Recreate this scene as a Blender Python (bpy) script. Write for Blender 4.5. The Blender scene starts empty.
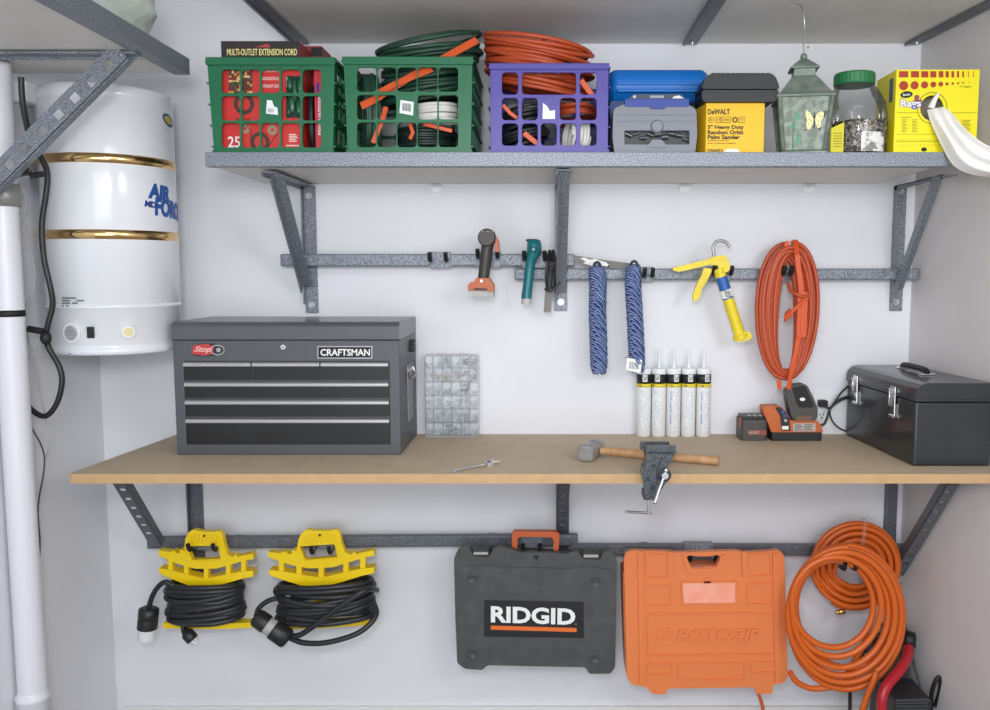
import bpy, math, random
from mathutils import Vector, Matrix
from mathutils.geometry import tessellate_polygon
V = Vector
PI = math.pi
rnd = random.Random(11)
SC = bpy.context.scene
COL = SC.collection

# ---------------------------------------------------------------- camera geometry
F, PX0, PY0 = 850.0, 545.0, 355.0
CAM = V((0, -2.75, 1.6))
PITCH = math.atan(83 / 850)
CP, SP = math.cos(PITCH), math.sin(PITCH)

def ray(px, py):
    a, b = (px - PX0) / F, (PY0 - py) / F
    return V((a, CP + b * SP, -SP + b * CP))

def P(px, py, Y):
    d = ray(px, py)
    return CAM + d * ((Y - CAM.y) / d.y)

def PZ(px, py, z):
    d = ray(px, py)
    return CAM + d * ((z - CAM.z) / d.z)

def pxl(pts, Y):
    return [((q := P(a, b, Y)).x, q.z) for a, b in pts]

def on_cyl(px, py, cx, cy, r):
    d = ray(px, py)
    ox, oy = CAM.x - cx, CAM.y - cy
    a = d.x**2 + d.y**2
    b = 2 * (ox * d.x + oy * d.y)
    c = ox * ox + oy * oy - r * r
    disc = max(0, b * b - 4 * a * c)
    t = (-b - math.sqrt(disc)) / (2 * a)
    p = CAM + d * t
    return p, math.atan2(p.x - cx, -(p.y - cy))      # angle 0 faces -Y, positive towards +X

# ---------------------------------------------------------------- materials
def lin(c):
    c = c / 255.0
    return c / 12.92 if c <= 0.04045 else ((c + 0.055) / 1.055) ** 2.4

def rgb(r, g, b):
    return (lin(r), lin(g), lin(b), 1)

_m = {}
def mat(name, col, rough=0.5, metal=0.0, noise=None, bump=None, spec=0.5, emit=None, alpha=1.0, trans=0.0, coat=0.0):
    """col sRGB; noise=(scale, second colour, contrast low, high); bump=(scale, strength)"""
    if name in _m:
        return _m[name]
    m = bpy.data.materials.new(name)
    m.use_nodes = True
    nt = m.node_tree
    b = nt.nodes['Principled BSDF']
    b.inputs['Base Color'].default_value = rgb(*col)
    b.inputs['Roughness'].default_value = rough
    b.inputs['Metallic'].default_value = metal
    b.inputs['Specular IOR Level'].default_value = spec
    b.inputs['Alpha'].default_value = alpha
    b.inputs['Transmission Weight'].default_value = trans
    b.inputs['Coat Weight'].default_value = coat
    tc = nt.nodes.new('ShaderNodeTexCoord')
    if noise:
        n = nt.nodes.new('ShaderNodeTexNoise')
        n.inputs['Scale'].default_value = noise[0]
        n.inputs['Detail'].default_value = 4
        r = nt.nodes.new('ShaderNodeValToRGB')
        r.color_ramp.elements[0].position = noise[2]
        r.color_ramp.elements[1].position = noise[3]
        r.color_ramp.elements[0].color = rgb(*col)
        r.color_ramp.elements[1].color = rgb(*noise[1])
        nt.links.new(tc.outputs['Object'], n.inputs['Vector'])
        nt.links.new(n.outputs['Fac'], r.inputs['Fac'])
        nt.links.new(r.outputs['Color'], b.inputs['Base Color'])
    if bump:
        n2 = nt.nodes.new('ShaderNodeTexNoise')
        n2.inputs['Scale'].default_value = bump[0]
        n2.inputs['Detail'].default_value = 3
        bp = nt.nodes.new('ShaderNodeBump')
        bp.inputs['Strength'].default_value = bump[1]
        bp.inputs['Distance'].default_value = 0.002
        nt.links.new(tc.outputs['Object'], n2.inputs['Vector'])
        nt.links.new(n2.outputs['Fac'], bp.inputs['Height'])
        nt.links.new(bp.outputs['Normal'], b.inputs['Normal'])
    _m[name] = m
    return m

def clear_mat(name, tint, amount, rough=0.05, milky=0.0):
    """see-through plastic or glass: transparent + glossy by fresnel, some milky diffuse"""
    if name in _m:
        return _m[name]
    m = bpy.data.materials.new(name)
    m.use_nodes = True
    nt = m.node_tree
    nt.nodes.clear()
    out = nt.nodes.new('ShaderNodeOutputMaterial')
    tr = nt.nodes.new('ShaderNodeBsdfTransparent'); tr.inputs[0].default_value = rgb(*tint)
    gl = nt.nodes.new('ShaderNodeBsdfGlossy'); gl.inputs['Roughness'].default_value = rough
    df = nt.nodes.new('ShaderNodeBsdfDiffuse'); df.inputs[0].default_value = rgb(*tint)
    fr = nt.nodes.new('ShaderNodeFresnel'); fr.inputs[0].default_value = 1.4
    m1 = nt.nodes.new('ShaderNodeMixShader'); m1.inputs[0].default_value = milky
    m2 = nt.nodes.new('ShaderNodeMixShader')
    mul = nt.nodes.new('ShaderNodeMath'); mul.operation = 'MULTIPLY'; mul.inputs[1].default_value = amount
    nt.links.new(tr.outputs[0], m1.inputs[1]); nt.links.new(df.outputs[0], m1.inputs[2])
    nt.links.new(fr.outputs[0], mul.inputs[0]); nt.links.new(mul.outputs[0], m2.inputs[0])
    nt.links.new(m1.outputs[0], m2.inputs[1]); nt.links.new(gl.outputs[0], m2.inputs[2])
    nt.links.new(m2.outputs[0], out.inputs[0])
    _m[name] = m
    return m

def hammered(name, dark, light, scale=330):
    if name in _m:
        return _m[name]
    m = mat(name, dark, 0.42, 0.25, noise=(scale, light, 0.38, 0.66), bump=(scale, 0.35))
    return m

# ---------------------------------------------------------------- mesh builder
class B:
    def __init__(self):
        self.v, self.f, self.m, self.s = [], [], [], []
        self.mi = 0

    def add(self, vs, fs, smooth=False):
        o = len(self.v)
        self.v += [tuple(p) for p in vs]
        for f in fs:
            self.f.append([i + o for i in f]); self.m.append(self.mi); self.s.append(smooth)
        return self

    def use(self, i):
        self.mi = i
        return self

    def box(self, c, s, rot=None):
        x, y, z = s[0] / 2, s[1] / 2, s[2] / 2
        vs = [V(p) for p in ((-x, -y, -z), (x, -y, -z), (x, y, -z), (-x, y, -z), (-x, -y, z), (x, -y, z), (x, y, z), (-x, y, z))]
        if rot is not None:
            vs = [rot @ p for p in vs]
        c = V(c)
        return self.add([p + c for p in vs], [(0, 3, 2, 1), (4, 5, 6, 7), (0, 1, 5, 4), (1, 2, 6, 5), (2, 3, 7, 6), (3, 0, 4, 7)])

    def b2(self, x0, x1, y0, y1, z0, z1):
        return self.box(((x0 + x1) / 2, (y0 + y1) / 2, (z0 + z1) / 2), (abs(x1 - x0), abs(y1 - y0), abs(z1 - z0)))

    def bar(self, p0, p1, w, h, up=(0, 0, 1)):
        """rectangular bar between two points; w across, h along 'up'"""
        p0, p1 = V(p0), V(p1)
        d = (p1 - p0); L = d.length; d.normalize()
        s = d.cross(V(up)).normalized(); u = s.cross(d).normalized()
        R = Matrix((s, d, u)).transposed()
        return self.box((p0 + p1) / 2, (w, L, h), R)

    def cyl(self, p0, p1, r0, r1=None, seg=18, caps=True, smooth=True):
        p0, p1 = V(p0), V(p1)
        r1 = r0 if r1 is None else r1
        d = (p1 - p0).normalized()
        a = d.orthogonal().normalized(); b = d.cross(a)
        vs = []
        for p, r in ((p0, r0), (p1, r1)):
            for i in range(seg):
                t = 2 * PI * i / seg
                vs.append(p + a * (r * math.cos(t)) + b * (r * math.sin(t)))
        fs = [(i, (i + 1) % seg, seg + (i + 1) % seg, seg + i) for i in range(seg)]
        self.add(vs, fs, smooth)
        if caps:
            self.add(vs[:seg], [tuple(reversed(range(seg)))])
            self.add(vs[seg:], [tuple(range(seg))])
        return self

    def lathe(self, prof, base, axis=(0, 0, 1), seg=32, a0=0, smooth=True):
        """prof: list of (r, h) along axis from base"""
        d = V(axis).normalized(); base = V(base)
        a = V((1, 0, 0)) if abs(d.x) < 0.9 else V((0, 1, 0))
        a = (a - d * a.dot(d)).normalized(); b = d.cross(a)
        vs = []
        for r, h in prof:
            for i in range(seg):
                t = a0 + 2 * PI * i / seg
                vs.append(base + d * h + a * (r * math.cos(t)) + b * (r * math.sin(t)))
        fs = []
        for k in range(len(prof) - 1):
            for i in range(seg):
                j = (i + 1) % seg
                fs.append((k * seg + i, k * seg + j, (k + 1) * seg + j, (k + 1) * seg + i))
        self.add(vs, fs, smooth)
        self.add(vs[:seg], [tuple(reversed(range(seg)))])
        self.add(vs[-seg:], [tuple(range(seg))])
        return self

    def ball(self, c, r, seg=16, sx=1, sy=1, sz=1):
        n = seg // 2
        c = V(c); vs = [c + V((0, 0, -r * sz))]; fs = []
        for k in range(1, n):
            t = -PI / 2 + PI * k / n
            for i in range(seg):
                p = 2 * PI * i / seg
                vs.append(c + V((r * sx * math.cos(t) * math.cos(p), r * sy * math.cos(t) * math.sin(p), r * sz * math.sin(t))))
        vs.append(c + V((0, 0, r * sz)))
        for i in range(seg):
            fs.append((0, 1 + (i + 1) % seg, 1 + i))
            e = 1 + (n - 2) * seg
            fs.append((len(vs) - 1, e + i, e + (i + 1) % seg))
        for k in range(n - 2):
            for i in range(seg):
                j = (i + 1) % seg
                fs.append((1 + k * seg + i, 1 + k * seg + j, 1 + (k + 1) * seg + j, 1 + (k + 1) * seg + i))
        return self.add(vs, fs, True)

    def tube(self, pts, r, seg=8, closed=False, flat=None, up=None):
        """sweep a circle (or a flat w x h strap when flat=(w,h)) along pts"""
        pts = [V(p) for p in pts]
        n = len(pts)
        ts = []
        for i in range(n):
            if closed:
                d = pts[(i + 1) % n] - pts[i - 1]
            else:
                d = pts[min(i + 1, n - 1)] - pts[max(i - 1, 0)]
            if d.length < 1e-9:
                d = V((0, 0, 1))
            ts.append(d.normalized())
        a = V(up) if up else ts[0].orthogonal()
        a = (a - ts[0] * a.dot(ts[0])).normalized()
        vs = []
        rs = r if isinstance(r, (list, tuple)) else [r] * n
        for i in range(n):
            if up:
                a = V(up)
            a = (a - ts[i] * a.dot(ts[i]))
            if a.length < 1e-6:
                a = ts[i].orthogonal()
            a.normalize()
            b = ts[i].cross(a)
            if flat:
                w, h = flat[0] / 2, flat[1] / 2
                vs += [pts[i] + a * x + b * y for x, y in ((-h, -w), (h, -w), (h, w), (-h, w))]
            else:
                for k in range(seg):
                    t = 2 * PI * k / seg
                    vs.append(pts[i] + a * (rs[i] * math.cos(t)) + b * (rs[i] * math.sin(t)))
        sg = 4 if flat else seg
        fs = []
        for i in range(n if closed else n - 1):
            j = (i + 1) % n
            for k in range(sg):
                l = (k + 1) % sg
                fs.append((i * sg + k, i * sg + l, j * sg + l, j * sg + k))
        self.add(vs, fs, not flat)
        if not closed:
            self.add(vs[:sg], [tuple(reversed(range(sg)))])
            self.add(vs[-sg:], [tuple(range(sg))])
        return self

    def prism(self, loops, O, A, Bv, N, depth):
        """loops[0] outer, others holes, 2D points on A,Bv from O; extruded along N"""
        O, A, Bv, N = V(O), V(A), V(Bv), V(N)
        loops = [list(l) for l in loops]
        tris = tessellate_polygon([[V((p[0], p[1], 0)) for p in l] for l in loops])
        flat = [p for l in loops for p in l]
        front = [O + A * p[0] + Bv * p[1] for p in flat]
        back = [p + N * depth for p in front]
        n = len(flat)
        # orient
        fs = []
        def area(t):
            (x0, y0), (x1, y1), (x2, y2) = [flat[i][:2] for i in t]
            return (x1 - x0) * (y2 - y0) - (x2 - x0) * (y1 - y0)
        ref = A.cross(Bv).dot(N)
        for t in tris:
            if abs(area(t)) < 1e-14:
                continue
            t = tuple(t) if (area(t) > 0) != (ref > 0) else tuple(reversed(t))
            fs.append(t)
            fs.append(tuple(i + n for i in reversed(t)))
        o = 0
        for li, l in enumerate(loops):
            k = len(l)
            ar = sum(l[i][0] * l[(i + 1) % k][1] - l[(i + 1) % k][0] * l[i][1] for i in range(k))
            ccw = ar > 0
            flip = (ccw == (li == 0)) == (ref > 0)
            for i in range(k):
                j = (i + 1) % k
                q = (o + i, o + j, n + o + j, n + o + i)
                fs.append(q if flip else tuple(reversed(q)))
            o += k
        return self.add(front + back, fs)

    def slab(self, loops, Y, depth):
        """polygons of (x, z) at plane Y facing -Y, thickness going +Y"""
        return self.prism(loops, (0, Y, 0), (1, 0, 0), (0, 0, 1), (0, 1, 0), depth)

    def loft(self, rings, smooth=True, caps=True, closed=True):
        n = len(rings[0])
        vs = [p for r in rings for p in r]
        fs = []
        for i in range(len(rings) - 1):
            for k in range(n if closed else n - 1):
                l = (k + 1) % n
                fs.append((i * n + k, i * n + l, (i + 1) * n + l, (i + 1) * n + k))
        self.add(vs, fs, smooth)
        if caps and closed:
            self.add(rings[0], [tuple(reversed(range(n)))])
            self.add(rings[-1], [tuple(range(n))])
        return self

    def xform(self, M, start=0):
        for i in range(start, len(self.v)):
            self.v[i] = tuple(M @ V(self.v[i]))
        return self

    def obj(self, name, mats, parent=None, bevel=0, seg=2, label=None, subsurf=0):
        me = bpy.data.meshes.new(name)
        vs = self.v
        if parent is not None:
            W = wm(parent).inverted()
            vs = [tuple(W @ V(p)) for p in vs]
            me.from_pydata(vs, [], self.f)
            o = bpy.data.objects.new(name, me)
        else:
            lo = [min(p[i] for p in vs) for i in range(3)]; hi = [max(p[i] for p in vs) for i in range(3)]
            c = V(((lo[0] + hi[0]) / 2, (lo[1] + hi[1]) / 2, lo[2]))
            me.from_pydata([tuple(V(p) - c) for p in vs], [], self.f)
            o = bpy.data.objects.new(name, me)
            o.location = c
        mats = mats if isinstance(mats, (list, tuple)) else [mats]
        for x in mats:
            me.materials.append(x)
        me.polygons.foreach_set('material_index', self.m)
        me.polygons.foreach_set('use_smooth', self.s)
        me.validate()
        me.update()
        COL.objects.link(o)
        if parent is not None:
            o.parent = parent
        if bevel:
            md = o.modifiers.new('bevel', 'BEVEL')
            md.width = bevel; md.segments = seg; md.limit_method = 'ANGLE'; md.angle_limit = math.radians(35)
            md.use_clamp_overlap = True
        if subsurf:
            md = o.modifiers.new('sub', 'SUBSURF'); md.levels = subsurf; md.render_levels = subsurf
        if label:
            o['label'] = label
        return o

def wm(o):
    m = o.matrix_basis.copy()
    while o.parent is not None:
        o = o.parent
        m = o.matrix_basis @ m
    return m

def T(name, label, cat, loc, group=None):
    o = bpy.data.objects.new(name, None)
    COL.objects.link(o)
    o.empty_display_size = 0.05
    o.location = loc
    return tag(o, label, cat, group)

def tag(o, label, cat, group=None):
    o['label'] = label; o['category'] = cat
    if group:
        o['group'] = group
    return o

def S(o):
    o['kind'] = 'structure'
    return o

def rpoly(pts, r, seg=4):
    """round the corners of a polygon; r number or list"""
    out = []
    n = len(pts)
    for i in range(n):
        p, a, b = V(pts[i]).to_2d(), V(pts[i - 1]).to_2d(), V(pts[(i + 1) % n]).to_2d()
        rr = r[i] if isinstance(r, (list, tuple)) else r
        da, db = a - p, b - p
        k = min(rr, da.length * 0.48, db.length * 0.48)
        if k < 1e-6:
            out.append((p.x, p.y)); continue
        s, e = p + da.normalized() * k, p + db.normalized() * k
        for j in range(seg + 1):
            t = j / seg
            q = s * (1 - t) ** 2 + p * (2 * t * (1 - t)) + e * t * t
            out.append((q.x, q.y))
    return out

def rect(x0, x1, z0, z1):
    return [(x0, z0), (x1, z0), (x1, z1), (x0, z1)]

def prect(a, b, c, d, Y, r=0):
    """pixel rectangle -> rounded polygon of (x,z) at depth Y"""
    q = pxl([(a, d), (c, d), (c, b), (a, b)], Y)
    return rpoly(q, r) if r else q

def ell(cx, cz, rx, rz, n=24, a0=0):
    return [(cx + rx * math.cos(a0 + 2 * PI * i / n), cz + rz * math.sin(a0 + 2 * PI * i / n)) for i in range(n)]

def smooth_path(pts, k=8, closed=False):
    pts = [V(p) for p in pts]
    n = len(pts); out = []
    rng = n if closed else n - 1
    for i in range(rng):
        if closed:
            p0, p1, p2, p3 = pts[i - 1], pts[i], pts[(i + 1) % n], pts[(i + 2) % n]
        else:
            p0, p1, p2, p3 = pts[max(i - 1, 0)], pts[i], pts[i + 1], pts[min(i + 2, n - 1)]
        for j in range(k):
            t = j / k
            out.append(0.5 * ((2 * p1) + (p2 - p0) * t + (2 * p0 - 5 * p1 + 4 * p2 - p3) * t * t + (3 * p1 - p0 - 3 * p2 + p3) * t ** 3))
    if not closed:
        out.append(pts[-1])
    return out

def coil(center, u, v, w, ru, rv, n, thick, wspread, jit=0.0, seed=1, per=36, a0=0.0, rjit=0.06, wob=0.0, layers=1):
    """points of a wound cord: n loops with radii ru,rv in plane u,v; loop k sits at its own offset along w"""
    rg = random.Random(seed)
    c = V(center); u, v, w = V(u).normalized(), V(v).normalized(), V(w).normalized()
    offs = []
    for k in range(n + 1):
        s = k / max(1, n)
        lay = k % layers
        offs.append(((s - 0.5) * wspread + rg.uniform(-1, 1) * jit,
                     1 - rjit * rg.random() - lay * 2.0 * thick / max(ru, rv),
                     1 - rjit * rg.random() - lay * 2.0 * thick / max(ru, rv),
                     rg.uniform(-1, 1) * jit, rg.uniform(-1, 1) * jit, rg.uniform(-1, 1) * wob, rg.uniform(-1, 1) * wob))
    pts = []
    for i in range(n * per + 1):
        k = min(i // per, n - 1); t = (i - k * per) / per
        e = t * t * (3 - 2 * t)
        A, Bq = offs[k], offs[k + 1]
        f = [A[j] * (1 - e) + Bq[j] * e for j in range(7)]
        ang = a0 + 2 * PI * i / per
        p = c + u * (ru * f[1] * math.cos(ang) + f[3]) + v * (rv * f[2] * math.sin(ang) + f[4]) + w * (f[0] + f[5] * math.cos(ang) + f[6] * math.sin(ang))
        pts.append(p)
    return pts

# ---------------------------------------------------------------- lettering
_tc = {}
def text_geo(s, bold=0.0, shear=0.0, sp=1.0):
    key = (s, bold, shear, sp)
    if key in _tc:
        return _tc[key]
    cu = bpy.data.curves.new('lettering', 'FONT')
    cu.body = s; cu.size = 1; cu.offset = bold; cu.shear = shear; cu.space_character = sp
    cu.resolution_u = 3; cu.fill_mode = 'FRONT'
    o = bpy.data.objects.new('lettering', cu)
    COL.objects.link(o)
    dg = bpy.context.evaluated_depsgraph_get()
    me = bpy.data.meshes.new_from_object(o.evaluated_get(dg))
    vs = [v.co.copy() for v in me.vertices]
    fs = [tuple(p.vertices) for p in me.polygons]
    bpy.data.objects.remove(o); bpy.data.curves.remove(cu); bpy.data.meshes.remove(me)
    x0, x1 = min(v.x for v in vs), max(v.x for v in vs); y0, y1 = min(v.y for v in vs), max(v.y for v in vs)
    vs = [((v.x - x0) / (x1 - x0), (v.y - y0) / (y1 - y0)) for v in vs]
    ed = {}
    for f in fs:
        for i in range(len(f)):
            e = (f[i], f[(i + 1) % len(f)])
            ed[e] = 1
    rim = [e for e in ed if (e[1], e[0]) not in ed]
    _tc[key] = (vs, fs, rim)
    return _tc[key]

def put_text(b, s, O, U, Wv, N, bold=0.0, shear=0.0, sp=1.0, h=0.0006, quad=None):
    """letters filling the parallelogram O, O+U, O+Wv; raised by h along N. quad: 4 corner points (bl, br, tr, tl)"""
    vs, fs, rim = text_geo(s, bold, shear, sp)
    N = V(N)
    if quad:
        bl, br, tr, tl = [V(q) for q in quad]
        base = [(bl * (1 - x) + br * x) * (1 - y) + (tl * (1 - x) + tr * x) * y for x, y in vs]
    else:
        O, U, Wv = V(O), V(U), V(Wv)
        base = [O + U * x + Wv * y for x, y in vs]
    top = [p + N * h for p in base]
    n = len(base)
    q = [(a, c, c + n, a + n) for a, c in rim]
    return b.add(base + top, [tuple(i + n for i in f) for f in fs] + q)

def px_text(b, s, a, c, d, e, Y, **k):
    """letters filling pixel box (a,c)-(d,e) on plane Y facing the room"""
    return put_text(b, s, None, None, None, (0, -1, 0), quad=[P(a, e, Y), P(d, e, Y), P(d, c, Y), P(a, c, Y)], **k)

def px_quad_text(b, s, q, Y, **k):
    """q: bl, br, tr, tl pixels"""
    return put_text(b, s, None, None, None, (0, -1, 0), quad=[P(x, y, Y) for x, y in q], **k)
# ================================================================ materials
HAM = hammered('hammered grey paint', (84, 90, 99), (160, 166, 176), 340)
HAM2 = hammered('hammered grey paint dark', (72, 76, 84), (128, 132, 140), 420)
WALL = mat('white wall paint', (231, 232, 237), 0.55, noise=(3.0, (225, 226, 231), 0.3, 0.7), bump=(60, 0.05))
WALLR = mat('right wall paint shaded', (222, 218, 218), 0.5, noise=(3.0, (216, 212, 212), 0.3, 0.7))  # greyer than WALL: shade of the grazing light is put into this colour
WBOARD = mat('white melamine board', (222, 219, 214), 0.5, noise=(8, (214, 211, 205), 0.3, 0.7))
MDF = mat('fibreboard face', (196, 178, 152), 0.65, noise=(14, (186, 167, 141), 0.3, 0.75))
MDFE = mat('fibreboard edge', (196, 160, 116), 0.6, noise=(40, (184, 149, 105), 0.3, 0.75))
STEEL = mat('bright steel', (190, 192, 196), 0.28, 1.0)
CHROME = mat('chrome', (225, 226, 230), 0.12, 1.0)
BRUSHED = mat('brushed metal', (176, 176, 178), 0.36, 0.9, noise=(60, (150, 150, 152), 0.3, 0.7))
BLACK = mat('black rubber', (22, 22, 24), 0.55)
BLACKP = mat('black plastic', (34, 35, 37), 0.42, bump=(300, 0.1))
WHITEP = mat('white plastic', (236, 237, 238), 0.4)
WHITEG = mat('glossy white enamel', (232, 234, 239), 0.16, coat=0.4)
ORANGE = mat('orange plastic', (226, 108, 40), 0.42)
ORANGEC = mat('orange cord jacket', (184, 76, 40), 0.42)
YELLOW = mat('yellow plastic', (250, 214, 12), 0.38)
DKGREY = mat('dark grey', (66, 68, 72), 0.5)
PAPERW = mat('white paper', (240, 240, 238), 0.7)
INK = mat('black ink', (20, 20, 22), 0.6)
GREYINK = mat('grey ink', (120, 124, 130), 0.6)

# ================================================================ room
XL, XR = -1.448, 1.181
SK = 0.09
ZC = 2.75
YN = -5.2
S(B().b2(XL - 0.1, XR + 0.6, 0, 0.1, 0, ZC).obj('wall_back', WALL))
S(B().b2(XL - 0.1, XL, YN, 0.0, 0, ZC).obj('wall_left', WALL))
pl = [(XR, 0.0), (XR + 0.5, 0.0), (XR + 0.5, YN), (XR + SK * -YN, YN)]
S(B().prism([pl], (0, 0, 0), (1, 0, 0), (0, 1, 0), (0, 0, 1), ZC).obj('wall_right', WALLR))
S(B().b2(XL - 0.1, XR + 0.6, YN, 0.1, -0.1, 0).obj('floor', mat('concrete floor', (150, 148, 144), 0.7, noise=(6, (130, 128, 124), 0.3, 0.7))))
S(B().b2(XL - 0.1, XR + 0.6, YN, 0.1, ZC, ZC + 0.1).obj('ceiling', WALL))
zt = P(500, 707, -0.012).z
S(B().b2(P(125, 700, 0).x, XR - 0.002, -0.014, 0, 0, zt).obj('baseboard_back', mat('painted base panel', (226, 226, 224), 0.6), bevel=0.003))

# ================================================================ upper wall shelf
YS = -0.50
zl0, zl1 = P(560, 166.5, YS).z, P(560, 152, YS).z
ZSH = zl1                      # shelf surface height
xs0, xs1 = P(205, 160, YS).x, P(948, 160, YS).x
shelf = T('wall_shelf', 'long white upper wall shelf with speckled grey front edge, carrying the crates', 'shelf', ((xs0 + xs1) / 2, -0.25, zl0))
B().b2(xs0 + 0.002, xs1 - 0.002, YS + 0.006, -0.001, zl0 + 0.006, zl1 - 0.001).obj('deck', WBOARD, shelf)
b = B()
b.b2(xs0, xs1, YS, YS + 0.005, zl0, zl1)
b.b2(xs0, xs0 + 0.005, YS + 0.005, -0.002, zl0 + 0.006, zl1)
b.b2(xs1 - 0.005, xs1, YS + 0.005, -0.002, zl0 + 0.006, zl1)
b.b2(xs0, xs1, YS + 0.005, YS + 0.03, zl0, zl0 + 0.004)
b.obj('front_rail', HAM, shelf, bevel=0.0015)

def angle_bar(b, p0, p1, w, up, side, t=0.004):
    """L section between two points"""
    p0, p1 = V(p0), V(p1)
    d = (p1 - p0).normalized()
    side = V(side); side = (side - d * side.dot(d)).normalized()
    up = V(up); up = (up - d * up.dot(d) - side * up.dot(side)).normalized()
    def plate(c0, c1, wdir, tdir):
        R = Matrix((wdir, d, tdir)).transposed()
        b.box((c0 + c1) / 2, (w, (p1 - p0).length, t), R)
    plate(p0 + side * w / 2, p1 + side * w / 2, side, up)
    plate(p0 + up * w / 2, p1 + up * w / 2, up, side)

def bolt(parent, p, r=0.008, n=(0, -1, 0)):
    n = V(n)
    B().cyl(V(p), V(p) + n * 0.003, r * 1.25, seg=16).cyl(V(p) + n * 0.003, V(p) + n * 0.008, r * 0.8, r * 0.6, seg=12).obj('bolt', STEEL, parent)

def bracket(parent, pxl_, pxr, ytop, ybot, zunder, yfront, brace_x0, brace_x1, zb, bolts, tilt=0.0, nm='bracket'):
    """wall post, arm below the shelf and a diagonal brace"""
    x0, x1 = P(pxl_, ytop, 0).x, P(pxr, ytop, 0).x
    z0 = P(pxl_, ybot, 0).z
    zc = zunder - 0.001
    b = B()
    w = x1 - x0
    b.b2(x0, x1, -0.005, -0.001, z0, zc)
    b.b2(x0, x0 + 0.004, -0.030, -0.005, z0 + 0.03, zc)
    b.b2(x0, x0 + 0.004, yfront, -0.005, zc - 0.014, zc)
    b.b2(x0, x1, yfront, -0.005, zc - 0.004, zc)
    o = b.obj(nm, HAM, parent, bevel=0.001)
    b = B()
    angle_bar(b, (brace_x1, yfront + 0.015, zc - 0.006), (brace_x0, -0.034, zb), 0.03, (0, -1, -1), (1, 0, 0))
    b.obj('brace', HAM, o, bevel=0.001)
    for z in bolts:
        bolt(o, ((x0 + x1) / 2, -0.005, P(500, z, 0).z))
    return o

ux = P(303, 200, 0).x
bracket(shelf, 303, 316, 200, 313, zl0, -0.40, P(303, 288, -0.034).x, P(271, 176, -0.40).x, P(303, 286, -0.03).z, (196, 305))
cx_ = P(555, 200, 0).x
bracket(shelf, 554.5, 567.5, 200, 311, zl0, -0.45, cx_ + 0.005, cx_ + 0.005, P(560, 292, -0.03).z, (173 + 24, 302))
bracket(shelf, 893, 906, 200, 311, zl0, -0.34, P(893, 290, -0.034).x, P(935, 176, -0.34).x, P(900, 290, -0.03).z, (191, 302))

for a, y, lab in ((436, 189, 'white clip under the shelf, above the empty hook left of the drill'),
                  (685, 186.5, 'white clip under the shelf, above the caulking gun handle'),
                  (809, 187.5, 'white clip under the shelf, above the orange cord hung on the rail')):
    p = P(a, y, -0.004)
    k = T('shelf_clip', lab, 'clip', (p.x, 0, zl0 - 0.022), 'white clips along the back edges of the shelves')
    B().b2(p.x - 0.017, p.x + 0.017, -0.004, 0, zl0 - 0.022, zl0 - 0.0015).b2(p.x - 0.017, p.x + 0.017, -0.024, -0.004, zl0 - 0.0045, zl0 - 0.0015).obj('plate', WHITEP, k, bevel=0.001)
    B().cyl((p.x, -0.004, p.z - 0.002), (p.x, -0.007, p.z - 0.002), 0.005, seg=12).obj('screw', STEEL, k)

# ================================================================ overhead rack above the shelf
zo = P(600, 43.5, -0.002).z
xo0, xo1 = P(245, 43, 0).x, XR + 0.03
rack = T('overhead_rack', 'wide white overhead storage deck with dark cross bars, near the ceiling', 'shelf', (0.2, -0.6, zo))
xa = P(300, 43, 0).x
pl = [(xa - 0.03, -0.002), (XR - 0.001, -0.002), (XR + SK * 1.3 - 0.004, -1.3), (xa - 0.03, -1.3)]
B().prism([pl], (0, 0, zo), (1, 0, 0), (0, 1, 0), (0, 0, 1), 0.02).obj('deck', WBOARD, rack)
for px_, py_ in ((303, 43), (689, 43), (908, 43)):
    x = P(px_, py_, 0).x
    if px_ == 908:
        x = XR - 0.036
    b = B()
    dx = SK * 1.28 if px_ == 908 else 0
    b.bar((x, -0.012, zo - 0.0035), (x + dx, -1.29, zo - 0.0035), 0.045, 0.005)
    b.bar((x - 0.02, -0.012, zo - 0.006), (x - 0.02 + dx, -1.29, zo - 0.006), 0.004, 0.010)
    o = b.obj('cross_bar', HAM2, rack, bevel=0.001)
    bolt(o, (x + 0.003, -0.045, zo - 0.0055), 0.006, (0, 0, -1))
p = P(808, 46, -0.004)
k = T('shelf_clip', 'small white clip at the wall edge of the overhead deck, behind the lantern hook wire', 'clip', (p.x, 0, zo - 0.024), 'white clips along the back edges of the shelves')
B().b2(p.x - 0.017, p.x + 0.017, -0.004, 0, zo - 0.022, zo - 0.0008).obj('plate', WHITEP, k, bevel=0.001)
B().cyl((p.x, -0.004, zo - 0.012), (p.x, -0.007, zo - 0.012), 0.005, seg=12).obj('screw', STEEL, k)

# ================================================================ rack on the left wall
YF = 2.373 - 2.75
ZR = P(100, 75, YF).z
xr = P(190, 73, YF).x
srack = T('side_rack', 'white deck with speckled grey edge rail high on the left wall, over the canister', 'shelf', (-1.2, -0.9, ZR))
B().b2(XL + 0.002, xr - 0.006, -1.7, YF - 0.002, ZR + 0.004, ZR + 0.022).obj('deck', WBOARD, srack)
b = B()
b.b2(xr - 0.004, xr, -1.7, YF, ZR, ZR + 0.043)
b.b2(xr - 0.042, xr - 0.004, -1.7, YF, ZR, ZR + 0.004)
b.obj('edge_rail', HAM, srack, bevel=0.001)
yb = 2.125 - 2.75
b = B()
b.b2(XL + 0.002, xr - 0.03, yb - 0.003, yb + 0.032, ZR - 0.005, ZR)
b.b2(XL + 0.002, xr - 0.03, yb + 0.029, yb + 0.033, ZR - 0.013, ZR - 0.004)
cb = b.obj('cross_bar', HAM, srack, bevel=0.001)
bolt(cb, P(119, 54, yb - 0.003), 0.007)
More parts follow.
